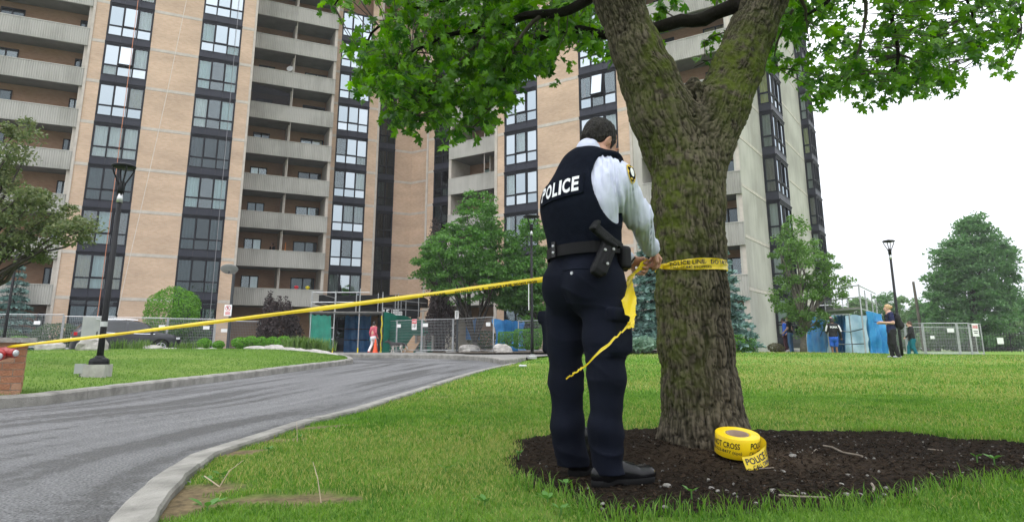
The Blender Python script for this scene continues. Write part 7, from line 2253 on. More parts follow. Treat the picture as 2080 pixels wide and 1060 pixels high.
S.box(hx + gz * 0.075 + hxv * 0.018 - hz * 0.01, (0.0165, 0.026, 0.062), Gm, 0.012, 0.01); S.box(hx + gz * 0.132 + hxv * 0.018 - hz * 0.01, (0.018, 0.029, 0.010), Gm, 0.006, 0.004)
S.box(hx - hz * 0.032 + hxv * 0.018 + Fh * 0.012, (0.014, 0.055, 0.016), Hm, 0.006, 0.01)
S.obj('pistol', M_GUN, OFF)
for (a, f_, w2, nm) in ((0.212, 0.075, 0.036, 'pouch'), (0.12, 0.155, 0.04, 'pouch')):
    S = SDF(bc_ + Rh * a + Fh * f_ - 0.12, bc_ + Rh * a + Fh * f_ + 0.12, 0.006); S.box(bc_ + Rh * a + Fh * f_ - UP * 0.045, (0.026, w2, 0.06), np.stack([Rh, Fh, UP], 1), 0.018, 0.01); S.obj(nm, M_HOLS, OFF)
p_ = bc_ - Rh * 0.215 - Fh * 0.02
S = SDF(p_ - 0.12, p_ + 0.12, 0.006); S.box(p_ - UP * 0.03, (0.02, 0.04, 0.055), np.stack([Rh, Fh, UP], 1), 0.014, 0.01); S.obj('pouch', M_HOLS, OFF)
# wrist watch on the left arm
lwd = (jA['lwr'] - jA['lel']) / np.linalg.norm(jA['lwr'] - jA['lel'])
mb = MB(); mb.tube([jA['lwr'] + lwd * 0.012, jA['lwr'] + lwd * 0.032], [0.034, 0.034], 14); obj('watch', mb, M_BLACK, OFF)

# ---- boots
def boot(heel, toe, zb):
    heel = np.array([heel[0], heel[1], zb]); toe = np.array([toe[0], toe[1], zb]); d = toe - heel; L = np.linalg.norm(d); d /= L; s_ = np.cross(UP, d)
    Bm_ = np.stack([s_, d, UP], 1)
    S = SDF(np.minimum(heel, toe) - 0.12, np.maximum(heel, toe) + np.array([0.12, 0.12, 0.28]), 0.005)
    S.ell(heel + d * 0.06 + UP * 0.06, (0.040, 0.062, 0.055), Bm_, 0.02); S.cone(heel + d * 0.05 + UP * 0.06, heel + d * (L * 0.62) + UP * 0.052, 0.040, 0.044, 0.02, flat=(UP, 0.95))
    S.ell(heel + d * (L - 0.085) + UP * 0.046, (0.050, 0.088, 0.042), Bm_, 0.02); S.ell(heel + d * (L - 0.055) + UP * 0.055, (0.042, 0.05, 0.03), Bm_, 0.02)
    S.cone(heel + d * 0.075 + UP * 0.06, heel + d * 0.09 + UP * 0.2, 0.046, 0.052, 0.03); S.cone(heel + d * 0.1 + UP * 0.12, heel + d * (L * 0.58) + UP * 0.07, 0.034, 0.028, 0.04)
    S.half(heel + UP * 0.022, -UP)
    bo = S.obj('boot', M_BOOT, OFF)
    S = SDF(np.minimum(heel, toe) - 0.12, np.maximum(heel, toe) + np.array([0.12, 0.12, 0.15]), 0.005)
    S.cone(heel + d * 0.045 + UP * 0.02, heel + d * (L * 0.45) + UP * 0.02, 0.044, 0.042, 0.01); S.cone(heel + d * (L * 0.45) + UP * 0.02, heel + d * (L - 0.062) + UP * 0.024, 0.042, 0.055, 0.01)
    S.half(heel + UP * 0.036, UP); S.half(heel + UP * 0.004, -UP)
    S.box(heel + d * 0.125 + UP * 0.0, (0.08, 0.022, 0.014), Bm_, 0.006, 0.006, 'cut')
    S.obj('sole', M_SOLE, bo)
    mb = MB()
    for k in range(3):
        c = heel + d * (L * 0.5 + 0.02 * k) + UP * (0.112 - 0.012 * k); mb.tube([c - s_ * 0.024 - UP * 0.004, c + UP * 0.003, c + s_ * 0.024 - UP * 0.004], 0.003, 5)
    obj('lace', mb, M_SOLE, bo)
zf = 0.013
boot(at(1203, 1002, 3.5)[:2] - np.array([0.0, 0.0]), (0.715, 3.645), zf)
boot((0.300, 3.73), (0.525, 3.95), zf + 0.008)
# ============================================================ POLICE TAPE
M_TAPE = mat('tape_yellow', (0.82, 0.58, 0.006), 0.28, (0.88, 0.68, 0.02), 6, bump=0.25, bscale=30)
def tape_mat():
    m, t, b = node_mat('tape_film')
    b.inputs['Base Color'].default_value = (0.88, 0.66, 0.03, 1); b.inputs['Roughness'].default_value = 0.25
    tr = t.nodes.new('ShaderNodeBsdfTranslucent'); tr.inputs['Color'].default_value = (0.9, 0.66, 0.02, 1)
    ms = t.nodes.new('ShaderNodeMixShader'); ms.inputs['Fac'].default_value = 0.35
    t.links.new(b.outputs['BSDF'], ms.inputs[1]); t.links.new(tr.outputs['BSDF'], ms.inputs[2]); t.links.new(ms.outputs['Shader'], t.nodes['Material Output'].inputs['Surface'])
    return m
M_FILM = tape_mat()
def ribbon_mesh(cs, ups, widths, thick=0.0012, across=6, crease=0.0):
    """strip along centres cs; ups = unit vectors across the strip"""
    n = len(cs); mb = MB(); G = []
    for i in range(n):
        t_ = cs[min(i + 1, n - 1)] - cs[max(i - 1, 0)]; t_ = t_ / (np.linalg.norm(t_) + 1e-9)
        u = ups[i] - t_ * (ups[i] @ t_); u /= np.linalg.norm(u) + 1e-9; nn = np.cross(t_, u)
        row = []
        for j in range(across):
            s = j / (across - 1) - 0.5
            row.append(cs[i] + u * s * widths[i] + nn * crease * widths[i] * (0.35 * math.cos(s * 9 + i * 0.23) + 0.5 * abs(s)))
        G.append(row)
    mb.rings([[tuple(p) for p in r_] for r_ in G], cap=False, close=False)
    return mb, G

# --- the line running from beyond the left edge to the officer's hands, folded along its length
knots = [(-260, 741, 9.6), (-120, 722.5, 8.9), (0, 706, 8.25), (200, 683, 7.3), (400, 658, 6.45), (640, 627.5, 5.55), (860, 599, 4.85), (1100, 567.5, 4.2), (1200, 553, 4.08), (1282, 541, 4.06)]
C_, L_ = smooth_curve([at(*k) for k in knots], 0.035)
n = len(C_); LINE = thing('police_tape_line', 'long yellow police tape line stretched from the left edge to the officer', 'police tape', C_[n // 2], 'police tape')
s_ = np.linspace(0, L_, n)
tw = 0.10 * np.sin(s_ * 1.1) + 0.06 * np.sin(s_ * 2.7 + 1)
top, fold, low = [], [], []
for i in range(n):
    t_ = C_[min(i + 1, n - 1)] - C_[max(i - 1, 0)]; t_ /= np.linalg.norm(t_); out = np.cross(t_, UP); out /= np.linalg.norm(out); up = np.cross(out, t_)
    a = tw[i]; wob = 1 + 0.10 * math.sin(s_[i] * 3.1) + 0.06 * math.sin(s_[i] * 7.7)
    # upper leaf leans back, lower leaf hangs with the print on it
    e = 0.5 + 0.5 * sstep(5.2, 4.3, C_[i][1])
    top.append(C_[i] + up * (0.0175 * wob) - out * 0.014)
    fold.append(C_[i] + up * (-0.001 - 0.002 * math.sin(s_[i] * 2.2)) + out * (0.007 + 0.003 * math.sin(s_[i] * 5)))
    low.append(C_[i] - up * (0.0165 * wob) - out * (0.004 + 0.012 * math.sin(a * 3)))
mb = MB(); mb.rings([[tuple(top[i]), tuple(top[i] * .5 + fold[i] * .5 + np.array([0, 0, .0015])), tuple(fold[i]), tuple(low[i] * .5 + fold[i] * .5), tuple(low[i])] for i in range(n)], cap=False, close=False)
obj('strip', mb, M_FILM, LINE, True)
def line_at(s, v):
    i = int(np.clip(np.searchsorted(s_, s) - 1, 0, n - 2)); f = (s - s_[i]) / (s_[i + 1] - s_[i])
    F0 = fold[i] * (1 - f) + fold[i + 1] * f; L0 = low[i] * (1 - f) + low[i + 1] * f
    t_ = C_[i + 1] - C_[i]; t_ /= np.linalg.norm(t_); out = np.cross(t_, L0 - F0); out /= np.linalg.norm(out) + 1e-9
    if out[1] > 0: out = -out
    return L0 * (1 - v) + F0 * v + out * 0.002
pxs, _ = project(C_)
def s_at_px(x): return float(np.interp(x, pxs, s_))
mb = MB()
for txt, x0, x1 in (('POLICE LINE', 993, 1040.5), ('DO NOT CROSS', 1045, 1092), ('SS', 980, 984), ('DO NOT CROSS', 925, 975), ('POLICE LINE', 860, 905)):
    a, b_ = s_at_px(x0), s_at_px(x1); V, Fc = fit_text(txt, b_ - a, 0.86, 0.04)
    mb = MB(); mb.add([line_at(a + v[0], 0.02 + v[1]) for v in V], Fc); obj('lettering', mb, M_INK, LINE)

# --- turns round the trunk
trbv = BVHTree.FromPolygons([tuple(np.array(v.co) + bt) for v in tro.data.vertices], [tuple(p.vertices) for p in tro.data.polygons])
zt_ = at(1405, 536, 4.28)[2]
ctr = np.array([*tp(1401, 536)[:2], 0])
def trunk_r(th, z):
    d = np.array([math.sin(th), -math.cos(th), 0.0])
    h = trbv.ray_cast(Vector(ctr + d * 0.8 + UP * z), Vector(-d), 1.2)
    return (0.8 - h[3]) if h[0] is not None else 0.22
ths = np.linspace(R(-62), R(360 - 88), 110)
rad = np.array([max(trunk_r(t_, zt_ + dz) for dz in (-0.03, 0, 0.03)) for t_ in ths]) + 0.004
rad = np.maximum(rad, np.convolve(np.pad(rad, 4, 'edge'), np.ones(9) / 9, 'valid'))
WRAP = thing('police_tape_wrap', 'yellow police tape wound round the big trunk with black lettering', 'police tape', ctr + UP * zt_, 'police tape')
def wrap_pt(th, v, lift=0.0):
    """v from -0.5 to 0.5 across the tape; pinched towards the hands on the left"""
    r = float(np.interp(th, ths, rad)) + lift
    w_ = np.interp(th, [R(-62), R(-35), R(0), R(40), R(90), R(200), R(280)], [0.036, 0.058, 0.073, 0.069, 0.05, 0.06, 0.035])
    z = zt_ + 0.004 * math.sin(th * 2) + v * w_
    cr = 0.0035 * math.sin(th * 11 + v * 5) * math.cos(v * 12) + 0.003 * math.sin(v * 26 + th * 3)
    d = np.array([math.sin(th), -math.cos(th), 0.0]); return ctr + d * (r + cr) + UP * z
hnd = at(1338, 541, 4.03)
lead = [np.array([hnd * (1 - f) + wrap_pt(ths[0], v) * f + UP * (v * 0.02 * (1 - f)) for v in np.linspace(-.5, .5, 7)]) for f in np.linspace(0, 0.93, 7)]
G = [list(r_) for r_ in lead] + [[wrap_pt(t_, v) for v in np.linspace(-0.5, 0.5, 7)] for t_ in ths]
mb = MB(); mb.rings([[tuple(p) for p in r_] for r_ in G], cap=False, close=False); obj('strip', mb, M_FILM, WRAP, True)
def wrap_text(txt, th0, th1, v0, v1, bold):
    V, Fc = fit_text(txt, th1 - th0, v1 - v0, bold); return [wrap_pt(th0 + v[0], v0 + v[1], 0.0035) for v in V], Fc
mb = MB()
for a in (wrap_text('POLICE LINE-', R(-46), R(12), -0.02, 0.38, 0.012), wrap_text('DO NOT', R(19), R(58), -0.02, 0.38, 0.012), wrap_text('CALL CRIME STOPPERS', R(-46), R(20), -0.38, -0.16, 0.006)): mb = MB(); mb.add(*a); obj('lettering', mb, M_INK, WRAP)

# --- torn tail hanging from his left hand
tail = [((1318, 537, 4.0), 0.05, 0.2), ((1303, 541, 3.97), 0.06, 0.5), ((1286, 556, 3.94), 0.055, 0.9), ((1279, 570, 3.93), 0.028, 1.2), ((1276, 592, 3.92), 0.055, 1.45), ((1277, 618, 3.91), 0.066, 1.55), ((1280, 636, 3.9), 0.052, 1.6),
        ((1284, 648, 3.89), 0.022, 1.9), ((1281, 660, 3.88), 0.03, 2.3), ((1270, 668, 3.86), 0.024, 2.6), ((1250, 686, 3.82), 0.024, 2.3), ((1228, 706, 3.78), 0.036, 2.25), ((1208, 724, 3.7), 0.024, 2.3), ((1186, 744, 3.6), 0.026, 2.35), ((1170, 756, 3.5), 0.018, 2.6), ((1160, 762, 3.47), 0.014, 2.0), ((1156, 764, 3.46), 0.012, 2.6), ((1150, 770, 3.46), 0.006, 2.0)]
tail = [((k[0][0], k[0][1], [4.0, 3.94, 3.82, 3.70, 3.55, 3.45, 3.38, 3.34, 3.31][i] if i < 9 else [3.28, 3.25, 3.23, 3.22, 3.22, 3.22, 3.22, 3.22, 3.22][i - 9]), k[1] * (0.36 if i > 8 else 1.15), k[2]) for i, k in enumerate(tail)]
K = np.array([list(at(*k[0])) + [k[1], k[2]] for k in tail]); CC, _ = smooth_curve(K, 0.012)
_q = np.arange(len(CC)); _f = fbm(np.stack([_q * 0.21, _q * 0.05, _q * 0.0], -1), 2) - 0.5; CC[:, 2] += 0.016 * _f * (_q > 0.45 * len(CC)); CC[:, 4] += 3.0 * _f * (_q > 0.45 * len(CC)); CC[:, 3] *= 1 + 0.5 * _f
mb, G = ribbon_mesh([c[:3] for c in CC], [np.array([math.sin(c[4]), -0.25 * math.cos(c[4] * 2.0), math.cos(c[4])]) for c in CC], [max(0.004, c[3]) for c in CC], across=7, crease=0.20)
o = obj('police_tape_tail', mb, M_FILM, base=CC[0][:3], smooth=True)
tag(o, 'torn twisted yellow tape tail hanging from the officer hands', 'police tape', 'police tape')

# --- the roll on the ground
rb = ground(1496, 944, zlawn); YR = rb[1] + 0.10
cR = np.array([at(1497, 925, YR)[0], YR, float(zlawn(at(1497, 925, YR)[0], YR)) + 0.034])
RO = 40.5 * YR / F_PX * 1.02; RH = 0.114
tilt = np.array(Matrix.Rotation(R(11), 3, 'X') @ Matrix.Rotation(R(2), 3, 'Y'))
def rp(x, y, z): return cR + tilt @ np.array([x, y, z])
ROLL = thing('police_tape_roll', 'thick roll of yellow police tape lying at the foot of the trunk', 'tape roll', cR, 'police tape')
nn = 48; prof = [(0.062, 0.004), (0.062, RH - 0.006), (0.066, RH - 0.003)] + [(0.066 + (RO - 0.070) * k / 9, RH - 0.003 + 0.0012 * ((k * 7) % 3)) for k in range(10)] + [(RO - 0.002, RH - 0.001), (RO, RH - 0.004), (RO, 0.003), (RO - 0.004, 0.0), (0.066, 0.0)]
mb = MB(); rs = [[rp(r * math.cos(q), r * math.sin(q), z) for q in np.linspace(0, 2 * np.pi, nn, endpoint=False)] for r, z in prof]; mb.rings(rs, cap=False)
M_ROLL = mat('tape_roll_yellow', (0.84, 0.56, 0.005), 0.35, (0.88, 0.64, 0.012), 5)
obj('wound_tape', mb, M_ROLL, ROLL, True)
M_CORE = mat('card_core', (0.26, 0.18, 0.13), 0.9, (0.33, 0.24, 0.18), 8)
mb = MB(); rs = [[rp(r * math.cos(q), r * math.sin(q), z) for q in np.linspace(0, 2 * np.pi, nn, endpoint=False)] for r, z in ((0.053, 0.001), (0.053, RH - 0.004), (0.0615, RH - 0.002), (0.0615, 0.001))]; mb.rings(rs, cap=False)
obj('core', mb, M_CORE, ROLL, True)
def on_roll(a, z, lift=0.0012): return rp((RO + lift) * math.sin(a), -(RO + lift) * math.cos(a), z)
mb = MB()
for txt, a0, a1, z0, z1, bo in (('DO NOT CROSS', -2.05, -0.20, 0.058, 0.090, 0.02), ('1-800-222-8477 (tips)', -1.9, -0.10, 0.026, 0.047, 0.012), ('POLICE LINE', 0.30, 1.9, 0.060, 0.094, 0.025), ('CALL CRIME STOPPERS', 0.25, 1.9, 0.026, 0.048, 0.015)):
    V, Fc = fit_text(txt, a1 - a0, z1 - z0, bo); mb = MB(); mb.add([on_roll(a0 + v[0], z0 + v[1]) for v in V], Fc); obj('lettering', mb, M_INK, ROLL)
# loose end: comes round the right side and droops across the front
ks = [(2.2, 0.054, 0.003), (1.85, 0.054, 0.012), (1.5, 0.053, 0.022), (1.2, 0.05, 0.032), (0.9, 0.045, 0.045), (0.6, 0.038, 0.062), (0.3, 0.03, 0.080), (0.05, 0.022, 0.095), (-0.15, 0.018, 0.105)]
cs = [on_roll(a, z, l) for a, z, l in ks]
cs2, _ = smooth_curve(cs, 0.008)
upv = [tilt @ np.array([0.10 - 0.25 * (i / len(cs2)), 0.05 + 0.85 * (i / len(cs2)), 1.0]) for i in range(len(cs2))]
wd_ = [0.088 - 0.010 * abs(math.sin(i * 0.11)) for i in range(len(cs2))]
mb, G = ribbon_mesh(cs2, upv, wd_, across=7, crease=0.04)
lo_ = obj('loose_end', mb, M_FILM, ROLL, True)
GG = np.array(G); ng, na = GG.shape[:2]
def on_loose(u, v):
    fi = np.clip((1 - u) * (ng - 1), 0, ng - 1.001); fj = np.clip(v * (na - 1), 0, na - 1.001); i, j = int(fi), int(fj); a, b_ = fi - i, fj - j
    p = GG[i, j] * (1 - a) * (1 - b_) + GG[i + 1, j] * a * (1 - b_) + GG[i, j + 1] * (1 - a) * b_ + GG[i + 1, j + 1] * a * b_
    nrm = np.cross(GG[i + 1, j] - GG[i, j], GG[i, j + 1] - GG[i, j]); nrm /= np.linalg.norm(nrm); nrm = nrm if nrm[1] < 0 else -nrm
    return p + nrm * 0.0022
mb = MB()
for txt, u0, u1, v0, v1 in (('POLICE LINE-', 0.03, 0.68, 0.42, 0.86), ('CALL CRIME STOPPERS', 0.1, 0.75, 0.10, 0.34)):
    V, Fc = fit_text(txt, u1 - u0, v1 - v0, 0.02); mb = MB(); mb.add([on_loose(u0 + v[0], v0 + v[1]) for v in V], Fc); obj('lettering', mb, M_INK, lo_)
# ============================================================ BYSTANDERS, DOG, CAR
def cloth(name, c, c2=None, rough=0.8): return mat(name, c, rough, c2 or tuple(min(1, x * 1.35 + 0.004) for x in c), 6, spec=0.25)
def figure(label, base, az, H, skin, hair, top, bottom, shoes, legs=None, arms=None, lean=0.0, hair_style='short', top_len=0.0, sleeve=1.0, bot_len=1.0, head_turn=0.0, girth=1.0, res=0.013, seated=False):
    """person about H tall at base, facing az (degrees clockwise from straight away)"""
    s = H / 1.72; f, r = hd(az); base = np.array(base, float)
    def L(x, y, z): return base + s * (x * r + y * f + z * UP)
    g = girth
    hip = {'r': L(0.085, 0, 0.88), 'l': L(-0.085, 0, 0.88)}
    lg = dict(r=[(0.09, 0.02, 0.48), (0.09, -0.03, 0.08), 0.0], l=[(-0.09, 0.02, 0.48), (-0.09, -0.03, 0.08), 0.0]); lg.update(legs or {})
    am = dict(r=[(0.23, -0.02, 1.12), (0.24, 0.06, 0.88)], l=[(-0.23, -0.02, 1.12), (-0.24, 0.06, 0.88)]); am.update(arms or {})
    sh = {'r': L(0.165, lean, 1.40), 'l': L(-0.165, lean, 1.40)}
    neck = L(0, lean + 0.01, 1.44); hc = L(0, lean + 0.05, 1.605)
    fh, rh = hd(az + head_turn); HMm = np.stack([rh, fh, UP], 1)
    hq = lambda x, y, z: hc + s * (x * rh + y * fh + z * UP)
    t = thing('person', label, 'person', base, 'bystanders')
    pts = [base, hc] + [L(*a) for q in am.values() for a in q] + [L(*a[0]) for a in lg.values()] + [L(*a[1]) for a in lg.values()]
    lo, hi = np.min(pts, 0) - 0.32, np.max(pts, 0) + 0.32
    S = SDF(lo, hi, res)
    S.ell(hq(0, -0.01, 0.02), np.array([0.074, 0.095, 0.098]) * s, HMm, 0.02); S.ell(hq(0, 0.04, -0.045), np.array([0.056, 0.055, 0.075]) * s, HMm, 0.03)
    S.cone(hq(0, 0.095, -0.005), hq(0, 0.115, -0.03), 0.012 * s, 0.015 * s, 0.01)
    for sx in (-1, 1): S.ell(hq(0.078 * sx, 0, -0.015), np.array([0.012, 0.02, 0.03]) * s, HMm, 0.006)
    S.cone(hq(0, -0.02, -0.05), neck, 0.052 * s, 0.055 * s, 0.02); S.cone(neck, L(0, lean * .6, 1.1), 0.10 * s, 0.12 * s, 0.04); S.cone(L(0, lean * .6, 1.1), L(0, 0, 0.9), 0.12 * s, 0.12 * s, 0.04)
    for q in 'rl':
        e, w_ = L(*am[q][0]), L(*am[q][1]); S.cone(neck - UP * 0.04, sh[q], 0.05 * s, 0.055 * s, 0.03); S.cone(sh[q], e, 0.05 * s * g, 0.042 * s * g, 0.02); S.cone(e, w_, 0.04 * s * g, 0.029 * s, 0.02)
        d = (w_ - e) / np.linalg.norm(w_ - e); S.cone(w_, w_ + d * 0.07 * s, 0.032 * s, 0.036 * s, 0.02)
        for k in range(4): 
            sd = np.cross(d, f); sd /= np.linalg.norm(sd) + 1e-9
            S.cone(w_ + d * 0.07 * s + sd * (k - 1.5) * 0.018 * s, w_ + d * (0.135 - 0.008 * abs(k - 1.3)) * s + sd * (k - 1.5) * 0.016 * s + f * 0.02, 0.0125 * s, 0.010 * s, 0.006)
        S.cone(w_ + d * 0.03 * s, w_ + d * 0.07 * s + f * 0.04 * s, 0.014 * s, 0.011 * s, 0.01)
        k_, a_ = L(*lg[q][0]), L(*lg[q][1]); S.cone(hip[q], k_, 0.08 * s * g, 0.055 * s, 0.03); S.cone(k_, a_, 0.052 * s, 0.036 * s, 0.02)
    S.obj('body', skin, t)
    # top
    S = SDF(lo, hi, res)
    S.cone(L(0, lean, 1.34), L(0, lean * .6, 1.12), 0.155 * s * g, 0.145 * s * g, 0.04, flat=(f, 0.72)); S.cone(L(0, lean * .6, 1.12), L(0, 0.0, 0.90 - top_len), 0.145 * s * g, 0.165 * s * g, 0.04, flat=(f, 0.78))
    for q in 'rl':
        e, w_ = L(*am[q][0]), L(*am[q][1]); S.cone(neck - UP * 0.05, sh[q], 0.055 * s, 0.066 * s, 0.03)
        if sleeve >= 1: S.cone(sh[q], e, 0.066 * s * g, 0.056 * s * g, 0.02); S.cone(e, w_, 0.054 * s * g, 0.042 * s, 0.02)
        else: S.cone(sh[q], sh[q] + (e - sh[q]) * sleeve, 0.068 * s * g, 0.064 * s * g, 0.02)
    S.cone(neck - UP * 0.02, neck + UP * 0.08, 0.06 * s, 0.07 * s, 0.006, 'cut')
    S.displace(lambda p: 0.016 * (fbm(p * np.array([9, 9, 14]), 2) - 0.5), 0.05)
    S.obj('top', top, t)
    S = SDF(lo, hi, res)
    S.cone(L(0, 0, 0.95), L(0, -0.02, 0.84), 0.135 * s * g, 0.155 * s * g, 0.03, flat=(f, 0.8))
    for q in 'rl':
        k_, a_ = L(*lg[q][0]), L(*lg[q][1]); k2 = hip[q] + (k_ - hip[q]) * min(1, bot_len * 2); S.cone(hip[q], k2, 0.098 * s * g, 0.076 * s * g, 0.03)
        if bot_len > 0.5: S.cone(k_, k_ + (a_ - k_) * (bot_len - 0.5) * 2, 0.075 * s * g, 0.066 * s * g, 0.03)
    S.displace(lambda p: 0.018 * (fbm(p * np.array([10, 10, 9]), 2) - 0.5), 0.05)
    S.obj('bottoms', bottom, t)
    for q in 'rl':
        a_ = L(*lg[q][1]); ft, _ = hd(az + lg[q][2]); pit = 0.0
        zb = a_[2] - 0.075 * s
        S = SDF(a_ - 0.3, a_ + 0.3, res * 0.8); S.cone(a_ + np.array([0, 0, -0.035]) * s - ft * 0.045 * s, a_ + np.array([0, 0, -0.045]) * s + ft * 0.13 * s, 0.045 * s, 0.038 * s, 0.01); S.cone(a_, a_ - UP * 0.03 * s, 0.045 * s, 0.05 * s, 0.02); S.half((0, 0, zb), -UP); S.obj('shoe', shoes, t)
    S = SDF(hc - 0.42, hc + 0.3, res * 0.7)
    S.ell(hq(0, -0.018, 0.032), np.array([0.086, 0.104, 0.104]) * s, HMm, 0.02)
    if hair_style == 'long': S.cone(hq(0, -0.05, 0), hq(0, -0.07, -0.26), 0.085 * s, 0.06 * s, 0.04, flat=(fh, 0.7))
    if hair_style == 'bun': S.ell(hq(0, -0.115, 0.035), np.array([0.055, 0.05, 0.055]) * s, HMm, 0.02)
    if hair_style == 'scarf': S.ell(hq(0, -0.04, -0.03), np.array([0.09, 0.09, 0.1]) * s, HMm, 0.03)
    if hair_style == 'tail': S.cone(hq(0, -0.10, 0.0), hq(0, -0.12, -0.14), 0.035 * s, 0.02 * s, 0.02)
    S.ell(hq(0, 0.11, -0.035), np.array([0.078, 0.075, 0.10]) * s, HMm, 0.01, 'cut')
    S.displace(lambda p: 0.018 * (fbm(p * 40, 2) - 0.5), 0.03)
    S.obj('head_scarf' if hair_style == 'scarf' else 'hair', hair, t)
    return t, L, f, r, s
SK_L = mat('fair_skin', (0.50, 0.29, 0.21), 0.6, (0.55, 0.33, 0.25), 8); SK_D = mat('brown_skin', (0.16, 0.08, 0.05), 0.6, (0.2, 0.11, 0.07), 8)
H_DK = mat('black_hair', (0.012, 0.010, 0.010), 0.5); H_BL = mat('blonde_hair', (0.36, 0.22, 0.10), 0.6, (0.50, 0.34, 0.18), 30); H_BR = mat('brown_hair', (0.07, 0.035, 0.018), 0.6)
C_PINK = cloth('pink_knit', (0.42, 0.09, 0.12)); C_WHT = cloth('white_cotton', (0.58, 0.58, 0.60)); C_BLK = cloth('black_cotton', (0.013, 0.013, 0.014)); C_NAVY = cloth('navy_cotton', (0.014, 0.018, 0.06)); C_BLUE = cloth('blue_cotton', (0.02, 0.09, 0.42))
C_TEAL = cloth('teal_leggings', (0.006, 0.11, 0.14)); C_JEAN = cloth('blue_jeans', (0.045, 0.10, 0.20)); C_MAR = cloth('maroon_cotton', (0.05, 0.012, 0.018)); S_BLK = cloth('black_shoe', (0.012, 0.012, 0.012), rough=0.5); S_RED = cloth('coral_shoe', (0.55, 0.10, 0.06)); S_TAN = cloth('tan_shoe', (0.3, 0.2, 0.13))

b = at(757, 717.0, 36.8)
P_, L, f, r, s = figure('woman in a pink jumper and white trousers walking away into the tunnel', b, 28, 1.62, SK_L, H_DK, C_PINK, C_WHT, S_RED, legs=dict(r=[(0.09, 0.16, 0.49), (0.09, 0.14, 0.08), 0], l=[(-0.08, 0.02, 0.48), (-0.08, -0.24, 0.12), 0]), arms=dict(r=[(0.22, -0.06, 1.12), (0.22, 0.08, 0.9)], l=[(-0.24, -0.02, 1.12), (-0.27, 0.10, 0.90)]), hair_style='long')
mb = MB(); mb.obox(L(-0.29, 0.12, 0.78), r * 0.02, f * 0.04, UP * 0.10); o = obj('blue_bag', mb, mat('cyan_plastic', (0.05, 0.35, 0.45), 0.4), base=L(-0.29, 0.12, 0.78)); tag(o, 'small cyan bag hanging from the hand of the woman in pink', 'bag')

b = at(1697, 727, 28.6)
P_, L, f, r, s = figure('person in black jacket with white sleeve stripes and blue shorts facing the scaffold', b, 8, 1.62, SK_D, H_DK, C_BLK, C_BLUE, S_BLK, arms=dict(r=[(0.27, -0.03, 1.12), (0.33, 0.04, 0.87)], l=[(-0.25, 0.05, 1.15), (-0.20, 0.20, 1.08)]), hair_style='scarf', bot_len=0.42, girth=1.18, top_len=-0.02)
mb = MB(); put_text(mb, 'PUMA', 0.30 * s, 0.085 * s, L(-0.15, -0.175, 1.27), r, UP, 0.05); obj('jacket_lettering', mb, M_LETTER, P_)
for q, e in (('r', (0.27, -0.03, 1.12)), ('l', (-0.25, 0.05, 1.15))):
    sg = 1 if q == 'r' else -1; mb = MB(); a = np.array(L(sg * 0.185, -0.045, 1.40)); b_ = L(e[0] + 0.04 * sg, e[1] - 0.055, e[2]); mb.tube([a + r * sg * 0.04, (a + b_) / 2 + r * sg * 0.03 - f * 0.01, b_], [0.03, 0.034, 0.03], 6); obj('sleeve_stripe', mb, C_WHT, P_)
mb = MB(); mb.lathe([(0.0, -0.02), (0.045, -0.015), (0.05, 0.01), (0.02, 0.03), (0, 0.03)], 10); mb.xform(Matrix.Translation(L(-0.05, -0.03, 1.725))); obj('pink_scarf_knot', mb, cloth('pink_scarf', (0.55, 0.30, 0.34)), P_)

b = at(1817, 727, 22.3)
P_, L, f, r, s = figure('blonde woman with a black backpack looking at her phone on the right lawn', b, -78, 1.68, SK_L, H_BL, C_NAVY, C_BLK, cloth('grey_shoe', (0.25, 0.26, 0.28)), legs=dict(r=[(0.09, 0.05, 0.48), (0.09, 0.02, 0.08), 0], l=[(-0.09, 0.0, 0.48), (-0.09, -0.10, 0.08), 0]), arms=dict(r=[(0.2, -0.02, 1.12), (0.13, 0.24, 1.12)], l=[(-0.22, -0.02, 1.12), (-0.14, 0.26, 1.14)]), hair_style='bun', sleeve=0.62, girth=1.08, top_len=0.02)
mb = MB(); mb.obox(L(0.0, 0.40, 1.16), f * 0.07, r * 0.035, UP * 0.008); o = obj('phone', mb, M_BLACK, base=L(0, 0.4, 1.16)); tag(o, 'dark phone held out by the blonde woman', 'phone')
S = SDF(L(0, -0.2, 1.15) - 0.5, L(0, -0.2, 1.15) + 0.5, 0.012); Rm = np.stack([r, f, UP], 1)
S.ell(L(0, -0.22, 1.2), (0.15, 0.11, 0.24), Rm, 0.03); S.ell(L(0, -0.27, 1.06), (0.14, 0.12, 0.15), Rm, 0.04); S.ell(L(0.02, -0.36, 1.05), (0.08, 0.06, 0.09), Rm, 0.02)
bpk = thing('backpack', 'full black backpack on the back of the blonde woman', 'backpack', L(0, -0.22, 1.0)); S.obj('pack', C_BLK, bpk)
for sx in (-1, 1): mb = MB(); mb.tube([L(0.1 * sx, -0.16, 1.38), L(0.12 * sx, -0.02, 1.485), L(0.12 * sx, 0.115, 1.36), L(0.13 * sx, 0.11, 1.15), L(0.14 * sx, -0.1, 1.02)], 0.018, 6); obj('strap', mb, C_BLK, bpk)

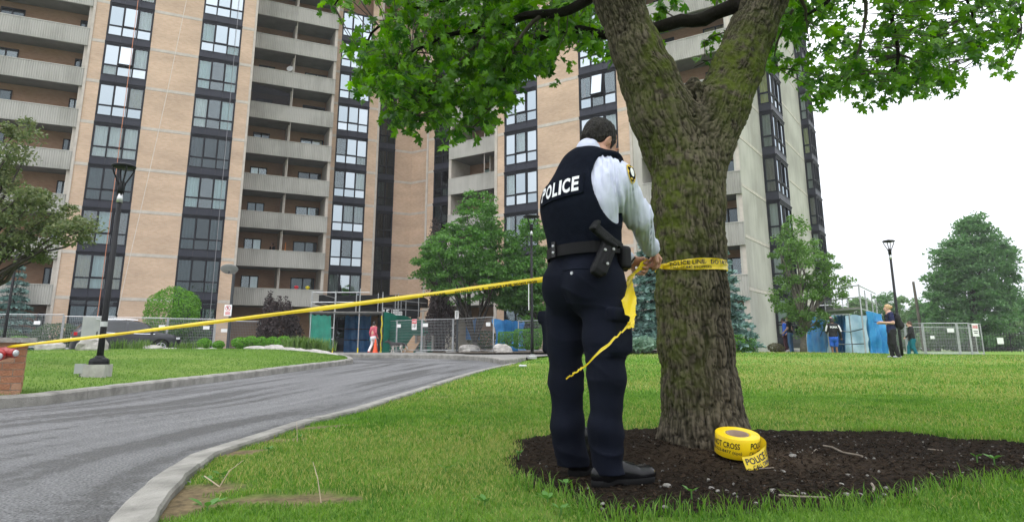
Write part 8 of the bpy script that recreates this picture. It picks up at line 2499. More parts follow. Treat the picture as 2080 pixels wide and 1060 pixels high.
b = at(1857, 727, 26.5)
figure('woman in a black hooded top and teal leggings walking left by the fence', b, -70, 1.36, SK_L, H_BR, C_BLK, C_TEAL, S_BLK, legs=dict(r=[(0.09, 0.14, 0.50), (0.07, 0.20, 0.08), 0], l=[(-0.09, 0.0, 0.48), (-0.09, -0.14, 0.09), 0]), arms=dict(r=[(0.24, -0.08, 1.14), (0.22, -0.02, 0.90)], l=[(-0.22, 0.10, 1.14), (-0.2, 0.28, 0.98)]), hair_style='tail', bot_len=0.86, girth=1.2)
b = at(1608, 717, 32.5)
figure('man in black shirt and blue jeans standing by the young tree', b, -50, 1.72, SK_L, H_DK, C_BLK, C_JEAN, S_BLK, arms=dict(r=[(0.22, 0.0, 1.12), (0.2, 0.18, 0.92)], l=[(-0.24, 0.02, 1.12), (-0.22, 0.2, 0.95)]), sleeve=0.6)
b = at(1598, 717, 33.6)
figure('person in a bright blue jacket and maroon trousers behind the man in jeans', b, -60, 1.66, SK_D, H_DK, C_BLUE, C_MAR, S_BLK)
# people on balconies
bz = TZ(4) - 0.17
b = FC.w(-10.55, 0.5, bz)
figure('person in a pale blue vest leaning on a balcony beside the big trunk', b, 160, 1.62, SK_L, H_BR, cloth('pale_blue_cotton', (0.12, 0.32, 0.45)), C_JEAN, S_BLK, arms=dict(r=[(0.24, 0.08, 1.12), (0.18, 0.26, 1.04)], l=[(-0.24, 0.06, 1.12), (-0.1, 0.28, 1.05)]), lean=0.05, sleeve=0.2, girth=1.15)
b = FB.w(6.0, -0.6, TZ(2) + 0.26)
figure('dark haired person in black on a balcony beside the divider', b, 200, 1.7, SK_D, H_DK, C_BLK, C_BLK, S_BLK, hair_style='long')

# balcony clutter
mb = MB(); p = FB.w(6.85, -0.9, TZ(2) + 0.26); mb.tube([p, p + np.array((0.03, 0, 1.75))], [0.09, 0.03], 8); o = obj('folded_parasol', mb, mat('orange_cloth', (0.6, 0.2, 0.05), 0.8), base=p); tag(o, 'folded orange parasol on a balcony near the divider', 'parasol')
g0, g1 = FB.w(3.6, -1.9, TZ(6) + 1.3), FB.w(6.3, -1.9, TZ(6) + 1.3)
m, t_, b_ = node_mat('dark_net'); t_.nodes.remove(b_)
tp_ = t_.nodes.new('ShaderNodeBsdfTransparent'); df = t_.nodes.new('ShaderNodeBsdfDiffuse'); df.inputs['Color'].default_value = (0.03, 0.03, 0.035, 1); mm = t_.nodes.new('ShaderNodeMixShader'); mm.inputs['Fac'].default_value = 0.5
t_.links.new(tp_.outputs[0], mm.inputs[1]); t_.links.new(df.outputs[0], mm.inputs[2]); t_.links.new(mm.outputs[0], t_.nodes['Material Output'].inputs['Surface'])
tarp('balcony_net', 'dark net stretched across an upper balcony of the middle block', np.array(g0), np.array(g1), np.array(g1) + (0, 0, 1.0), np.array(g0) + (0, 0, 1.35), m, 0.1, 10, 4, 'net', None)
p = FB.w(7.9, -1.86, TZ(2) + FH - 1.42); 
for fr_, c_, nm in ((7.7, M_RED, 'flower pot of red blooms on a balcony ledge'), (8.5, M_YTAPE, 'yellow toy on a balcony ledge beside red blooms')):
    q = FB.w(fr_, -1.9, TZ(1) + 1.29); mb = MB(); mb.lathe([(0, 0), (0.1, 0.0), (0.16, 0.1), (0.18, 0.16), (0.1, 0.22), (0, 0.24)], 8, q); o = obj('flower_pot' if c_ is M_RED else 'toy', mb, c_, base=q); tag(o, nm, 'flower pot' if c_ is M_RED else 'toy')
q = FB.w(6.2, -1.85, TZ(7) + 1.29); mb = MB(); mb.lathe([(0.0, 0.0), (0.12, 0.02), (0.22, 0.08), (0.26, 0.14)], 14); mb.xform(Matrix.Translation(np.array(q) + (0, 0, 0.2)) @ Matrix.Rotation(R(70), 4, 'X')); mb.tube([q, np.array(q) + (0, 0, 0.25)], 0.02); o = obj('satellite_dish', mb, M_GREYP, base=q); tag(o, 'small grey satellite dish on an upper balcony rail by the divider', 'satellite dish')

# ---------------- dog
D0 = at(806, 718.5, 36.6)
DOG = thing('dog', 'grey and white husky walking left past the fence', 'dog', D0)
df_ = np.array([-0.985, -0.1, 0]); dr_ = np.array([-0.1, 0.985, 0]) * -1.0
sc_ = 0.66 / 0.62
def dl(x, y, z): return D0 + sc_ * (x * df_ + y * dr_ + z * UP)
S = SDF(D0 - np.array([0.75, 0.5, 0.05]), D0 + np.array([0.75, 0.5, 0.85]), 0.011)
S.cone(dl(0.2, 0, 0.45), dl(-0.22, 0, 0.455), 0.125, 0.105, 0.05); S.ell(dl(0.2, 0, 0.42), (0.13, 0.10, 0.15), np.stack([df_, dr_, UP], 1), 0.04)
S.cone(dl(0.25, 0, 0.48), dl(0.42, 0, 0.58), 0.095, 0.075, 0.04); S.ell(dl(0.46, 0, 0.60), (0.088, 0.07, 0.072), np.stack([df_, dr_, UP], 1), 0.02); S.cone(dl(0.5, 0, 0.585), dl(0.61, 0, 0.565), 0.042, 0.027, 0.02)
for sy in (-1, 1):
    S.cone(dl(0.43, 0.045 * sy, 0.65), dl(0.42, 0.055 * sy, 0.73), 0.028, 0.008, 0.01)
for sy, fx, hx_ in ((-1, 0.10, -0.10), (1, -0.06, 0.06)):
    S.cone(dl(0.2, 0.075 * sy, 0.40), dl(0.2 + fx * 0.4, 0.075 * sy, 0.21), 0.05, 0.032, 0.03); S.cone(dl(0.2 + fx * 0.4, 0.075 * sy, 0.21), dl(0.2 + fx, 0.07 * sy, 0.05), 0.03, 0.023, 0.02); S.cone(dl(0.2 + fx, 0.07 * sy, 0.025), dl(0.25 + fx, 0.07 * sy, 0.02), 0.026, 0.022, 0.01)
    S.cone(dl(-0.22, 0.07 * sy, 0.40), dl(-0.19 + hx_ * 0.4, 0.075 * sy, 0.27), 0.075, 0.045, 0.03); S.cone(dl(-0.19 + hx_ * 0.4, 0.075 * sy, 0.27), dl(-0.30 + hx_, 0.07 * sy, 0.17), 0.04, 0.026, 0.02); S.cone(dl(-0.30 + hx_, 0.07 * sy, 0.17), dl(-0.28 + hx_, 0.07 * sy, 0.04), 0.025, 0.022, 0.01); S.cone(dl(-0.28 + hx_, 0.07 * sy, 0.025), dl(-0.23 + hx_, 0.07 * sy, 0.02), 0.026, 0.022, 0.01)
S.cone(dl(-0.31, 0, 0.47), dl(-0.43, 0, 0.40), 0.05, 0.06, 0.03); S.cone(dl(-0.43, 0, 0.40), dl(-0.52, 0, 0.24), 0.06, 0.03, 0.02)
S.displace(lambda p: 0.02 * (fbm(p * 24, 2) - 0.5), 0.04)
m, t_, b_ = node_mat('husky_coat')
c = t_.nodes.new('ShaderNodeTexCoord'); sx = t_.nodes.new('ShaderNodeSeparateXYZ'); nz = t_.nodes.new('ShaderNodeTexNoise'); nz.inputs['Scale'].default_value = 7
t_.links.new(c.outputs['Object'], sx.inputs[0]); t_.links.new(c.outputs['Object'], nz.inputs['Vector'])
ma = t_.nodes.new('ShaderNodeMath'); ma.operation = 'MULTIPLY_ADD'; ma.inputs[1].default_value = 0.22; t_.links.new(nz.outputs['Fac'], ma.inputs[0]); t_.links.new(sx.outputs['Z'], ma.inputs[2])
rm = t_.nodes.new('ShaderNodeValToRGB'); rm.color_ramp.elements[0].position = 0.50; rm.color_ramp.elements[0].color = (0.50, 0.47, 0.43, 1); rm.color_ramp.elements[1].position = 0.56; rm.color_ramp.elements[1].color = (0.045, 0.043, 0.045, 1)
t_.links.new(ma.outputs[0], rm.inputs['Fac']); t_.links.new(rm.outputs['Color'], b_.inputs['Base Color']); b_.inputs['Roughness'].default_value = 0.9
S.obj('body', m, DOG)
mb = MB(); mb.tube([dl(0.615, -0.015, 0.57), dl(0.625, 0.015, 0.57)], 0.018, 6); obj('nose', mb, M_BLACK, DOG)
mb = MB(); mb.tube([dl(0.33, 0, 0.62), dl(-0.1, 0.02, 0.62)], 0.006, 5)
mb = MB(); mb.tube([dl(0.30, 0.0, 0.63), dl(0.1, 0.2, 0.75), L(0, 0, 0) * 0 + at(764, 697, 36.8)], 0.007, 5); o = obj('leash', mb, M_BLACK, base=dl(0.3, 0, 0.63)); tag(o, 'thin dark leash from the dog to the woman in pink', 'leash')

# ---------------- dark grey suv
YC = 34.0
cf, crr = hd(54)
wheel_z = 0.30
cc = np.array([at(257, 700, YC)[0], YC, at(257, 650, YC)[2] - 1.67])
CAR = thing('parked_car', 'dark grey suv parked behind the island bank, facing right', 'car', cc)
def cl_(x, y, z): return cc + x * cf + y * (-crr) + z * UP     # x forward, y to its left
M_CAR = mat('car_paint', (0.018, 0.020, 0.025), 0.3, (0.022, 0.024, 0.029), 4, coat=0.35, spec=0.35)
M_CGL = mat('car_glass', (0.010, 0.013, 0.015), 0.06, spec=0.7); M_TYRE = mat('tyre', (0.012, 0.012, 0.012), 0.9); M_RIM = mat('alloy_rim', (0.42, 0.43, 0.45), 0.35, metal=0.8); M_CHR = mat('chrome', (0.75, 0.77, 0.8), 0.15, metal=1.0); M_TAIL = mat('tail_red', (0.45, 0.015, 0.02), 0.25)
xs_ = np.array([-2.32, -2.27, -2.1, -1.8, -1.45, -1.1, -0.7, -0.2, 0.3, 0.7, 1.0, 1.25, 1.6, 1.95, 2.2, 2.32])
roof = np.array([0.95, 1.10, 1.30, 1.54, 1.61, 1.645, 1.66, 1.66, 1.62, 1.50, 1.30, 1.10, 1.04, 0.97, 0.86, 0.70])
belt = np.array([0.93, 1.02, 1.03, 1.03, 1.03, 1.02, 1.01, 1.00, 0.99, 0.98, 0.98, 0.98, 0.98, 0.93, 0.83, 0.68])
half_ = np.array([0.78, 0.86, 0.90, 0.92, 0.925, 0.925, 0.925, 0.925, 0.925, 0.925, 0.925, 0.92, 0.91, 0.87, 0.76, 0.60])
rfw = np.array([0.6, 0.62, 0.62, 0.63, 0.65, 0.66, 0.67, 0.67, 0.66, 0.65, 0.66, 0.75, 0.78, 0.72, 0.6, 0.45])
rs = []
def sect(x):
    rz, bz, hw, rw = (float(np.interp(x, xs_, a)) for a in (roof, belt, half_, rfw))
    top_ = max(rz, bz + 0.01)
    y = [hw * 0.80, hw * 0.97, hw * 1.0, hw * 1.0, hw * 0.985, min(rw + 0.07, hw * 0.96), rw * 0.9, rw * 0.45]
    z = [0.22, 0.27, 0.5, 0.78, bz, bz + (top_ - bz) * 0.88, top_ - 0.012, top_ + 0.006]
    return [(a, b_) for a, b_ in zip(y, z)]
fine = np.linspace(-2.32, 2.32, 64)
for x in fine:
    q = sect(x); rs.append([cl_(x, a, b_) for a, b_ in q] + [cl_(x, -a, b_) for a, b_ in q[::-1]])
mb = MB(); mb.rings(rs); body_ = obj('body', mb, M_CAR, CAR, True)
def side_glass(x0, x1, sgn, xtop0, xtop1):
    mb = MB(); rows = []
    for v in (0.06, 0.35, 0.7, 0.95):
        row = []
        for u in np.linspace(0, 1, 8):
            x = (x0 + (xtop0 - x0) * v) * (1 - u) + (x1 + (xtop1 - x1) * v) * u; q = sect(x); (ya, za), (yb, zb_) = q[4], q[5]
            row.append(cl_(x, sgn * (ya + (yb - ya) * v + 0.008), za + (zb_ - za) * v + 0.004))
        rows.append(row)
    mb.rings(rows, cap=False, close=False); obj('side_window', mb, M_CGL, CAR, True)
for sg in (-1, 1):
    side_glass(-1.75, -1.22, sg, -1.5, -1.15); side_glass(-1.15, -0.22, sg, -1.08, -0.2); side_glass(-0.12, 1.0, sg, -0.1, 0.62)
    mb = MB(); pts = [cl_(x, sg * (sect(x)[4][0] + 0.012), sect(x)[4][1] + 0.012) for x in np.linspace(-1.78, 1.05, 14)]; mb.tube(pts, 0.014, 5); obj('window_trim', mb, M_CHR, CAR)
    mb = MB(); pts = [cl_(x, sg * (sect(x)[6][0] + 0.02), sect(x)[6][1] + 0.045) for x in np.linspace(-1.6, 0.3, 10)]; mb.tube(pts, 0.02, 5); obj('roof_rail', mb, M_CHR, CAR)
    mb = MB(); pts = [cl_(-1.78, sg * 0.93, 1.04), cl_(-1.55, sg * 0.80, 1.40)]; mb.tube(pts, 0.016, 5); obj('window_trim', mb, M_CHR, CAR)
    mb = MB(); mb.obox(cl_(0.92, sg * 1.0, 1.08), cf * 0.06, crr * 0.09, UP * 0.055); obj('mirror', mb, M_CAR, CAR)
    mb = MB(); mb.obox(cl_(-2.23, sg * 0.80, 0.98), cf * 0.07, crr * 0.085, UP * 0.075); obj('tail_light', mb, M_TAIL, CAR)
    mb = MB(); mb.obox(cl_(2.08, sg * 0.76, 0.80), cf * 0.13, crr * 0.07, UP * 0.05); obj('headlight', mb, M_LENS, CAR)
    for xw in (-1.38, 1.36):
        mb = MB(); c0 = cl_(xw, sg * 0.83, 0.355)
        for (r_, o_) in (((0.36), 0),):
            rings_ = [[c0 + (-crr) * (sg * w2) + (rr_ * math.cos(q)) * cf + (rr_ * math.sin(q)) * UP for q in np.linspace(0, 2 * np.pi, 24, endpoint=False)] for rr_, w2 in ((0.23, -0.10), (0.34, -0.11), (0.36, -0.07), (0.36, 0.08), (0.345, 0.108), (0.24, 0.11), (0.23, 0.07))]
            mb.rings(rings_, cap=True)
        wh = obj('wheel', mb, M_TYRE, CAR, False)
        mb = MB()
        for k in range(5):
            a = k * 2 * np.pi / 5 + 0.3; d = math.cos(a) * cf + math.sin(a) * UP; e = -math.sin(a) * cf + math.cos(a) * UP
            mb.obox(c0 + (-crr) * sg * 0.10 + d * 0.125, d * 0.115, e * 0.032, crr * 0.012)
        rg = [[c0 + (-crr) * (sg * w2) + (rr_ * math.cos(q)) * cf + (rr_ * math.sin(q)) * UP for q in np.linspace(0, 2 * np.pi, 24, endpoint=False)] for rr_, w2 in ((0.205, 0.095), (0.205, 0.118), (0.24, 0.118), (0.24, 0.095))]
        mb.rings(rg, cap=False); obj('rim', mb, M_RIM, wh)
        mb = MB(); ar = [c0 + (-crr) * (sg * 0.105) + 0.40 * (math.cos(q) * cf + math.sin(q) * UP) for q in np.linspace(-0.1, np.pi + 0.1, 14)]; mb.tube(ar, 0.035, 5); obj('arch_trim', mb, M_SOLE, CAR)
mb = MB(); mb.add([cl_(x, y, z) for x, y, z in ((-1.98, 0.55, 1.47), (-1.98, -0.55, 1.47), (-2.245, -0.66, 1.10), (-2.245, 0.66, 1.10))], [(0, 1, 2, 3)]); obj('rear_window', mb, M_CGL, CAR)
mb = MB(); mb.obox(cl_(-2.335, 0, 0.78), cf * 0.01, crr * 0.16, UP * 0.065); obj('number_plate', mb, M_WHITE, CAR)
# ============================================================ MULCH BED, GRASS, GROUND LITTER
gx, gy = np.meshgrid(np.arange(BEDC[:, 0].min() - 0.1, BEDC[:, 0].max() + 0.1, 0.03), np.arange(BEDC[:, 1].min() - 0.1, BEDC[:, 1].max() + 0.1, 0.03))
bd = bed_dist(gx, gy)
gz = bed_z(gx, gy) + 0.02 * sstep(0.12, 0.0, bd) * (bd > -0.03) - 0.03 * sstep(-0.02, -0.07, bd)
ok = bd > -0.07
idx = -np.ones(gx.shape, int); n_, k_ = gx.shape
q = np.stack([np.arange(n_ * k_).reshape(n_, k_)[:-1, :-1], np.arange(n_ * k_).reshape(n_, k_)[:-1, 1:], np.arange(n_ * k_).reshape(n_, k_)[1:, 1:], np.arange(n_ * k_).reshape(n_, k_)[1:, :-1]], -1)
q = q[(ok[:-1, :-1] & ok[1:, 1:] & ok[:-1, 1:] & ok[1:, :-1])].reshape(-1, 4)
m, t, b = node_mat('mulch')
c = t.nodes.new('ShaderNodeTexCoord'); nz = t.nodes.new('ShaderNodeTexNoise'); nz.inputs['Scale'].default_value = 28; nz.inputs['Detail'].default_value = 9; nz.inputs['Roughness'].default_value = 0.75
nb_ = t.nodes.new('ShaderNodeTexNoise'); nb_.inputs['Scale'].default_value = 1.6; nb_.inputs['Detail'].default_value = 4
for z in (nz, nb_): t.links.new(c.outputs['Object'], z.inputs['Vector'])
r1 = t.nodes.new('ShaderNodeValToRGB'); r1.color_ramp.elements[0].position = 0.35; r1.color_ramp.elements[0].color = (0.007, 0.0055, 0.004, 1); r1.color_ramp.elements[1].position = 0.72; r1.color_ramp.elements[1].color = (0.045, 0.034, 0.025, 1)
r2 = t.nodes.new('ShaderNodeValToRGB'); r2.color_ramp.elements[0].position = 0.3; r2.color_ramp.elements[0].color = (0.035, 0.024, 0.016, 1); r2.color_ramp.elements[1].position = 0.7; r2.color_ramp.elements[1].color = (0.10, 0.072, 0.05, 1)
t.links.new(nz.outputs['Fac'], r1.inputs['Fac']); t.links.new(nz.outputs['Fac'], r2.inputs['Fac'])
at_ = t.nodes.new('ShaderNodeAttribute'); at_.attribute_name = 'bare'
mx = t.nodes.new('ShaderNodeMix'); mx.data_type = 'RGBA'; t.links.new(at_.outputs['Fac'], mx.inputs['Factor']); t.links.new(r1.outputs['Color'], mx.inputs['A']); t.links.new(r2.outputs['Color'], mx.inputs['B']); t.links.new(mx.outputs['Result'], b.inputs['Base Color'])
bp = t.nodes.new('ShaderNodeBump'); bp.inputs['Strength'].default_value = 1.0; bp.inputs['Distance'].default_value = 0.03; t.links.new(nz.outputs['Fac'], bp.inputs['Height']); t.links.new(bp.outputs['Normal'], b.inputs['Normal']); b.inputs['Roughness'].default_value = 0.95; b.inputs['Specular IOR Level'].default_value = 0.06
M_MULCH = m
me = npmesh('mulch_bed', np.stack([gx, gy, gz], -1).reshape(-1, 3), q, M_MULCH, True)
bare = np.exp(-(((gx - 1.45) / 0.75) ** 2 + ((gy - 4.15) / 0.35) ** 2)) * 0.9
a = me.attributes.new('bare', 'FLOAT', 'POINT'); a.data.foreach_set('value', bare.reshape(-1).astype(np.float32))
bedo = link('mulch_bed', me); bedo['kind'] = 'structure'
rg = np.random.default_rng(5)
def in_bed(n, margin=0.0, near=True):
    out = []
    while sum(len(o) for o in out) < n:
        p = np.stack([rg.uniform(BEDC[:, 0].min(), BEDC[:, 0].max(), 4 * n), rg.uniform(BEDC[:, 1].min(), BEDC[:, 1].max(), 4 * n)], 1)
        p = p[inside(BEDC, p[:, 0], p[:, 1])]; out.append(p)
    return np.concatenate(out)[:n]
# wood chips: little bent slivers
def chips(name, n, l0, l1, m, kind='stuff', lift=0.006, asp=0.28, th=0.25):
    p = in_bed(n); z = bed_z(p[:, 0], p[:, 1]); L_ = rg.uniform(l0, l1, n) * rg.uniform(0.5, 1, n)
    a = rg.random(n) * 2 * np.pi; tl = rg.normal(size=n) * 0.35
    d = np.stack([np.cos(a) * np.cos(tl), np.sin(a) * np.cos(tl), np.sin(tl)], 1); s_2 = np.stack([-np.sin(a), np.cos(a), rg.normal(size=n) * 0.4], 1); s_2 /= np.linalg.norm(s_2, axis=1, keepdims=True); nn = np.cross(d, s_2)
    c0 = np.column_stack([p, z + lift]); W_ = L_ * asp * rg.uniform(0.6, 1.4, n); H_ = W_ * th
    V = []
    for dx, dy, dz in ((-1, -1, 0), (1, -.6, 0), (1, .6, 0), (-1, 1, 0), (-.8, -.7, 1), (.8, -.5, 1), (.8, .5, 1), (-.8, .7, 1)):
        V.append(c0 + d * (dx * L_ / 2)[:, None] + s_2 * (dy * W_ / 2)[:, None] + nn * (dz * H_)[:, None])
    V = np.stack(V, 1).reshape(-1, 3)
    fq = np.array([(4, 5, 6, 7), (0, 1, 5, 4), (1, 2, 6, 5), (2, 3, 7, 6), (3, 0, 4, 7)])
    Q = (fq[None] + (np.arange(n) * 8)[:, None, None]).reshape(-1, 4)
    o = link(name, npmesh(name, V, Q, m)); o['kind'] = kind; return o
M_CHIP = leaf_mat('mulch_chip', (0.004, 0.003, 0.0025), (0.045, 0.031, 0.021), 0.0, 0.85)
M_CHIP.node_tree.nodes['Principled BSDF'].inputs['Specular IOR Level'].default_value = 0.06
o = chips('mulch_chips', 22000, 0.010, 0.040, M_CHIP); tag(o, 'dark wood chip mulch around the foot of the big tree', 'mulch')
M_PEB = leaf_mat('pebble', (0.04, 0.037, 0.034), (0.22, 0.21, 0.19), 0.0, 0.8)
o = chips('pebbles', 420, 0.008, 0.018, M_PEB, asp=0.8, th=0.6, lift=0.004); tag(o, 'small pale pebbles scattered over the mulch', 'gravel')
M_PEBB = mat('pale_pebble', (0.17, 0.16, 0.145), 0.85, (0.26, 0.25, 0.23), 20)
pbs = [(1355, 988, .030), (1224, 1024, .018), (1351, 1031, .02), (1445, 992, .02), (1458, 998, .018), (1720, 1005, .022), (1746, 1005, .02), (1570, 998, .026), (1797, 1006, .02), (1722, 965, .018), (1610, 928, .034), (1536, 1023, .018), (1632, 1003, .016), (1800, 992, .02), (1710, 985, .022), (1590, 958, .02)]
for i, (px, py, s) in enumerate(pbs):
    g = ground(px, py, lambda x, y: float(bed_z(np.array(x), np.array(y))))
    s *= 0.7; rock('pebble', (g[0], g[1], g[2] + s * 0.25), (s, s * 0.7, s * 0.5), '%s pale pebble from the left on the dark mulch' % ('first second third fourth fifth sixth seventh eighth ninth tenth eleventh twelfth thirteenth fourteenth fifteenth sixteenth'.split()[sorted(p[0] for p in pbs).index(px)]), 'stone', 'pale pebbles on the mulch', i, 50 + i, m=M_PEBB)
tws = [([(1673, 908), (1690, 911), (1712, 922), (1745, 928), (1752, 930)], 'longest grey twig on the mulch right of the tape roll', .007), ([(1582, 1009), (1620, 1012), (1680, 1014)], 'straight pale twig lying across the front of the mulch', .005), ([(1858, 1000), (1866, 1010), (1872, 1024)], 'short thick broken stick near the front right of the mulch', .012), ([(1540, 954), (1572, 952)], 'fine pale twig just right of the tape roll', .003),
       ([(1771, 986), (1776, 994), (1774, 1001)], 'small curved dark twig in the middle of the mulch', .006), ([(1890, 962), (1912, 974)], 'thin twig at the right side of the mulch', .003), ([(1885, 914), (1915, 917)], 'pale splinter at the rear edge of the mulch', .004), ([(1650, 922), (1658, 914), (1664, 918)], 'tiny forked twig between the roll and the longest twig', .003)]
M_TW = mat('dry_twig', (0.16, 0.13, 0.10), 0.9, (0.26, 0.22, 0.18), 20)
for pts, lab, r_ in tws:
    P_ = [ground(x, y, lambda X, Y: float(bed_z(np.array(X), np.array(Y)))) + (0, 0, r_ + 0.004) for x, y in pts]; mb = MB(); mb.tube(P_, r_, 5); o = obj('twig', mb, M_TW, base=P_[0]); tag(o, lab, 'twig', 'twigs on the mulch')

# ---- grass blades
def blades(name, P_, Z, h, w_, m, lean=0.5, n_seg=2, seed=1):
    g = np.random.default_rng(seed); n = len(P_)
    a = g.random(n) * 2 * np.pi; hh = h * g.uniform(0.5, 1.25, n); ww = w_ * g.uniform(0.7, 1.3, n); ln = lean * g.uniform(0.2, 1.2, n) * hh
    d = np.stack([np.cos(a), np.sin(a), np.zeros(n)], 1); b2 = g.random(n) * 2 * np.pi; s_2 = np.stack([np.cos(b2), np.sin(b2), np.zeros(n)], 1)
    p0 = np.column_stack([P_, Z]); up = np.array([0, 0, 1.0])
    p1 = p0 + d * (ln * 0.3)[:, None] + up * (hh * 0.6)[:, None]; p2 = p0 + d * ln[:, None] + up * (hh * (1 - 0.12 * g.random(n)))[:, None]
    V = np.stack([p0 - s_2 * ww[:, None] / 2, p0 + s_2 * ww[:, None] / 2, p1 + s_2 * ww[:, None] * 0.42, p1 - s_2 * ww[:, None] * 0.42, p2], 1).reshape(-1, 3)
    k = np.arange(n)[:, None] * 5
    Q = k + np.array([[0, 1, 2, 3]]); T_ = k + np.array([[3, 2, 4]])
    o = link(name, npmesh(name, V, Q, m, False, T=T_)); o['kind'] = 'stuff'; return o
G_MAIN = leaf_mat('grass_blade', (0.045, 0.135, 0.012), (0.17, 0.295, 0.05), 0.4, 0.6, 2.2)
G_DRY = leaf_mat('dry_grass_blade', (0.19, 0.24, 0.05), (0.40, 0.38, 0.14), 0.35, 0.7)
gr = np.random.default_rng(9)
def scatter(n, y0, y1, pw=1.0):
    """points over the part of the right lawn within reach of the lens, thinner with distance"""
    y = y0 + (y1 - y0) * gr.random(n) ** pw; xl = lawn_left(y) + 0.01; xr = y * 0.86 + 0.6
    return np.stack([xl + (xr - xl) * gr.random(n), y], 1)
DRYN = lambda P_: fbm(np.stack([P_[:, 0] * 0.45, P_[:, 1] * 0.45, P_[:, 0] * 0 + 4], -1), 3)
for i, (n, y0, y1, h, w_) in enumerate([(125000, 2.3, 5.0, 0.027, 0.0038), (110000, 5.0, 9.5, 0.033, 0.006), (60000, 9.5, 18, 0.05, 0.011), (30000, 18, 32, 0.05, 0.02)]):
    P_ = scatter(n, y0, y1)
    keep = np.ones(n, bool)
    if y0 < 8:
        bd_ = bed_dist(P_[:, 0], P_[:, 1]); keep &= bd_ < 0.03 + 0.05 * (gr.random(n) ** 3)
        keep &= gr.random(n) > dirtf(P_[:, 0], P_[:, 1]) * 1.15
    P_ = P_[keep]; dr = 0.5 + 0.6 * (DRYN(P_) - 0.5) + 0.45 * (gr.random(len(P_)) - 0.5) + 0.10 * sstep(6, 14, P_[:, 1]) * sstep(1, 5, P_[:, 0])
    tall = 1 + 0.5 * (fbm(np.stack([P_[:, 0] * 3, P_[:, 1] * 3, P_[:, 0] * 0], -1), 2) - 0.5)
    Z = lawn_z(P_[:, 0], P_[:, 1]) - 0.004
    for j, (mk, mt) in enumerate(((dr < 0.635, G_MAIN), (dr >= 0.635, G_DRY))):
        if mk.sum(): o = blades('lawn_grass', P_[mk], Z[mk], h * tall[mk], w_, mt, 0.75, seed=10 * i + j)
# island bank
ii = gr.random((64000, 2)); fi = ii[:, 0] * (NI - 1.001); fj = ii[:, 1] ** 1.2 * 34.9
a, b_ = fi.astype(int), fj.astype(int); u, v = (fi - a)[:, None], (fj - b_)[:, None]
Pt = IS[a, b_] * (1 - u) * (1 - v) + IS[a + 1, b_] * u * (1 - v) + IS[a, b_ + 1] * (1 - u) * v + IS[a + 1, b_ + 1] * u * v
Pt = Pt[Pt[:, 1] > 5]
G_ISL = leaf_mat('island_grass_blade', (0.05, 0.125, 0.016), (0.15, 0.26, 0.04), 0.35, 0.6, 1.2)
blades('island_grass', Pt[:, :2], Pt[:, 2] - 0.005, 0.036, 0.008, G_ISL, 0.8, seed=77)
# longer tufts at the bed edge, and broad-leaved weeds
ed = BEDC[(BEDC[:, 1] < 3.6) | (BEDC[:, 0] > 2.6)]
k = gr.integers(0, len(ed), 2600); P_ = ed[k] + gr.normal(size=(2600, 2)) * 0.06
o = blades('edge_grass', P_, lawn_z(P_[:, 0], P_[:, 1]), 0.065, 0.004, G_MAIN, 0.8, seed=31); tag(o, 'longer grass growing along the edge of the mulch', 'grass')
M_WEED = leaf_mat('weed_leaf', (0.05, 0.15, 0.02), (0.13, 0.27, 0.07), 0.3)
WEEDL = np.array([(0, 0.0, 0), (0.22, 0.25, 0.05), (0.26, 0.55, 0.06), (0.10, 0.85, 0), (0, 1.0, -0.06), (-0.10, 0.85, 0), (-0.26, 0.55, 0.06), (-0.22, 0.25, 0.05)])
weeds = [(430, 985, .07, 'weed with broad leaves by the bare soil near the kerb'), (452, 973, .06, 'smaller weed next to the bare soil near the kerb'), (420, 1040, .08, 'large-leaved weed at the bottom of the lawn near the kerb'), (545, 920, .05, 'low weed in the lawn above the kerb bend'), (605, 895, .05, 'pale weed standing in the lawn by the kerb'), (1112, 1025, .06, 'broad weed at the front left corner of the mulch'), (1140, 1045, .05, 'weed sprawling before the officer boots'), (1053, 930, .04, 'small weed at the left rim of the mulch'), (1405, 1008, .05, 'two-leaved seedling on the mulch below the roll'), (1150, 993, .05, 'wilted leaf plant beside the officer left boot'), (2020, 940, .06, 'weed clump at the right side of the mulch'), (1985, 935, .05, 'yellowish weed at the right side of the mulch'), (905, 960, .05, 'weed leaf in the middle of the near lawn'), (985, 1030, .06, 'weed in the near lawn left of the mulch')]
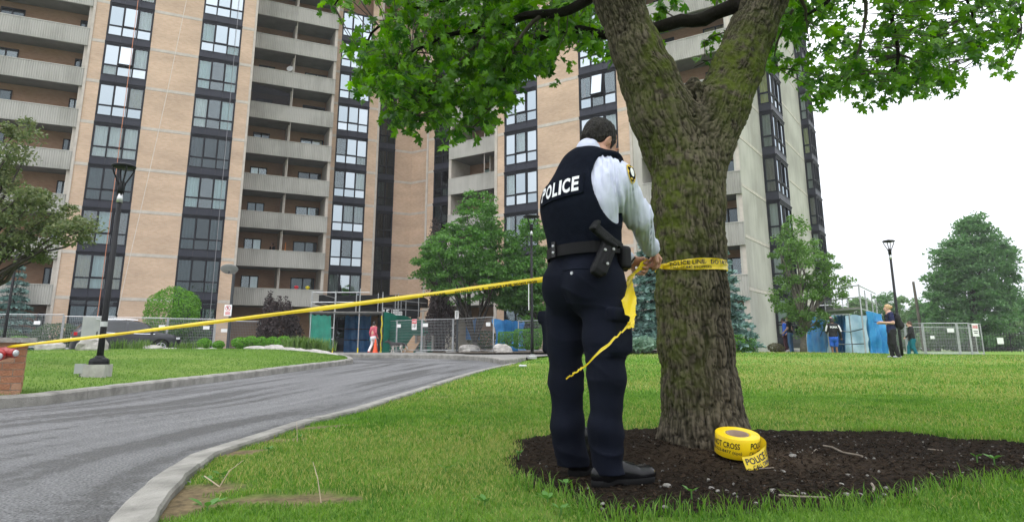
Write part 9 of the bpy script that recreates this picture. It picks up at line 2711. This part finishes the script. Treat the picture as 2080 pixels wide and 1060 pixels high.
for px, py, s, lab in weeds:
    g = ground(px, py, lawn_z); n = 7; aa = gr.random(n) * 6.28
    t = thing('weed', lab, 'weed', g, 'weeds')
    for k in range(n):
        d = np.array([math.cos(aa[k]), math.sin(aa[k]), 0.35 + 0.4 * gr.random()]); d /= np.linalg.norm(d); sd = np.cross(UP, d); sd /= np.linalg.norm(sd); nn = np.cross(d, sd)
        l = s * gr.uniform(0.45, 0.9); c0 = g + np.array([d[0], d[1], 0]) * s * 0.25 + UP * 0.025
        mb = MB(); mb.add([c0 + l * (v[0] * sd + v[1] * d + v[2] * nn) for v in WEEDL], [tuple(range(8))]); obj('leaf', mb, M_WEED, t)
    mb = MB(); mb.tube([g - (0, 0, .01), g + (0, 0, 0.03)], 0.004, 5); obj('stem', mb, M_WEED, t)
# pale dead stems standing by the kerb
for px, py, dx, dz, lab in [(446, 988, 0.10, 0.12, 'bent pale dead stem by the kerb'), (604, 900, -0.02, 0.14, 'upright dry stem in the lawn near the kerb'), (652, 1020, -0.05, 0.16, 'thin dry stem at the bottom of the lawn')]:
    g = ground(px, py, lawn_z); mb = MB(); mb.tube([g, g + np.array([dx * .4, 0, dz * .6]), g + np.array([dx, 0.02, dz])], [0.0026, 0.0022, 0.001], 5)
    if px == 446: mb.tube([g, g + np.array([-0.08, 0.0, 0.05])], 0.003, 5)
    o = obj('dry_stem', mb, mat('dry_stem', (0.45, 0.36, 0.26), 0.8), base=g); tag(o, lab, 'stem')
# ============================================================ DAMP AIR
mb = MB(); mb.box(-70, 80, -8, 150, -1.6, 40)
m = bpy.data.materials.new('haze'); m.use_nodes = True; t = m.node_tree; t.nodes.clear()
pv = t.nodes.new('ShaderNodeVolumePrincipled'); pv.inputs['Color'].default_value = (0.95, 0.97, 1.0, 1); pv.inputs['Density'].default_value = 0.0006; pv.inputs['Anisotropy'].default_value = 0.2
ou = t.nodes.new('ShaderNodeOutputMaterial'); t.links.new(pv.outputs['Volume'], ou.inputs['Volume'])
hz = obj('haze', mb, m); hz['kind'] = 'stuff'
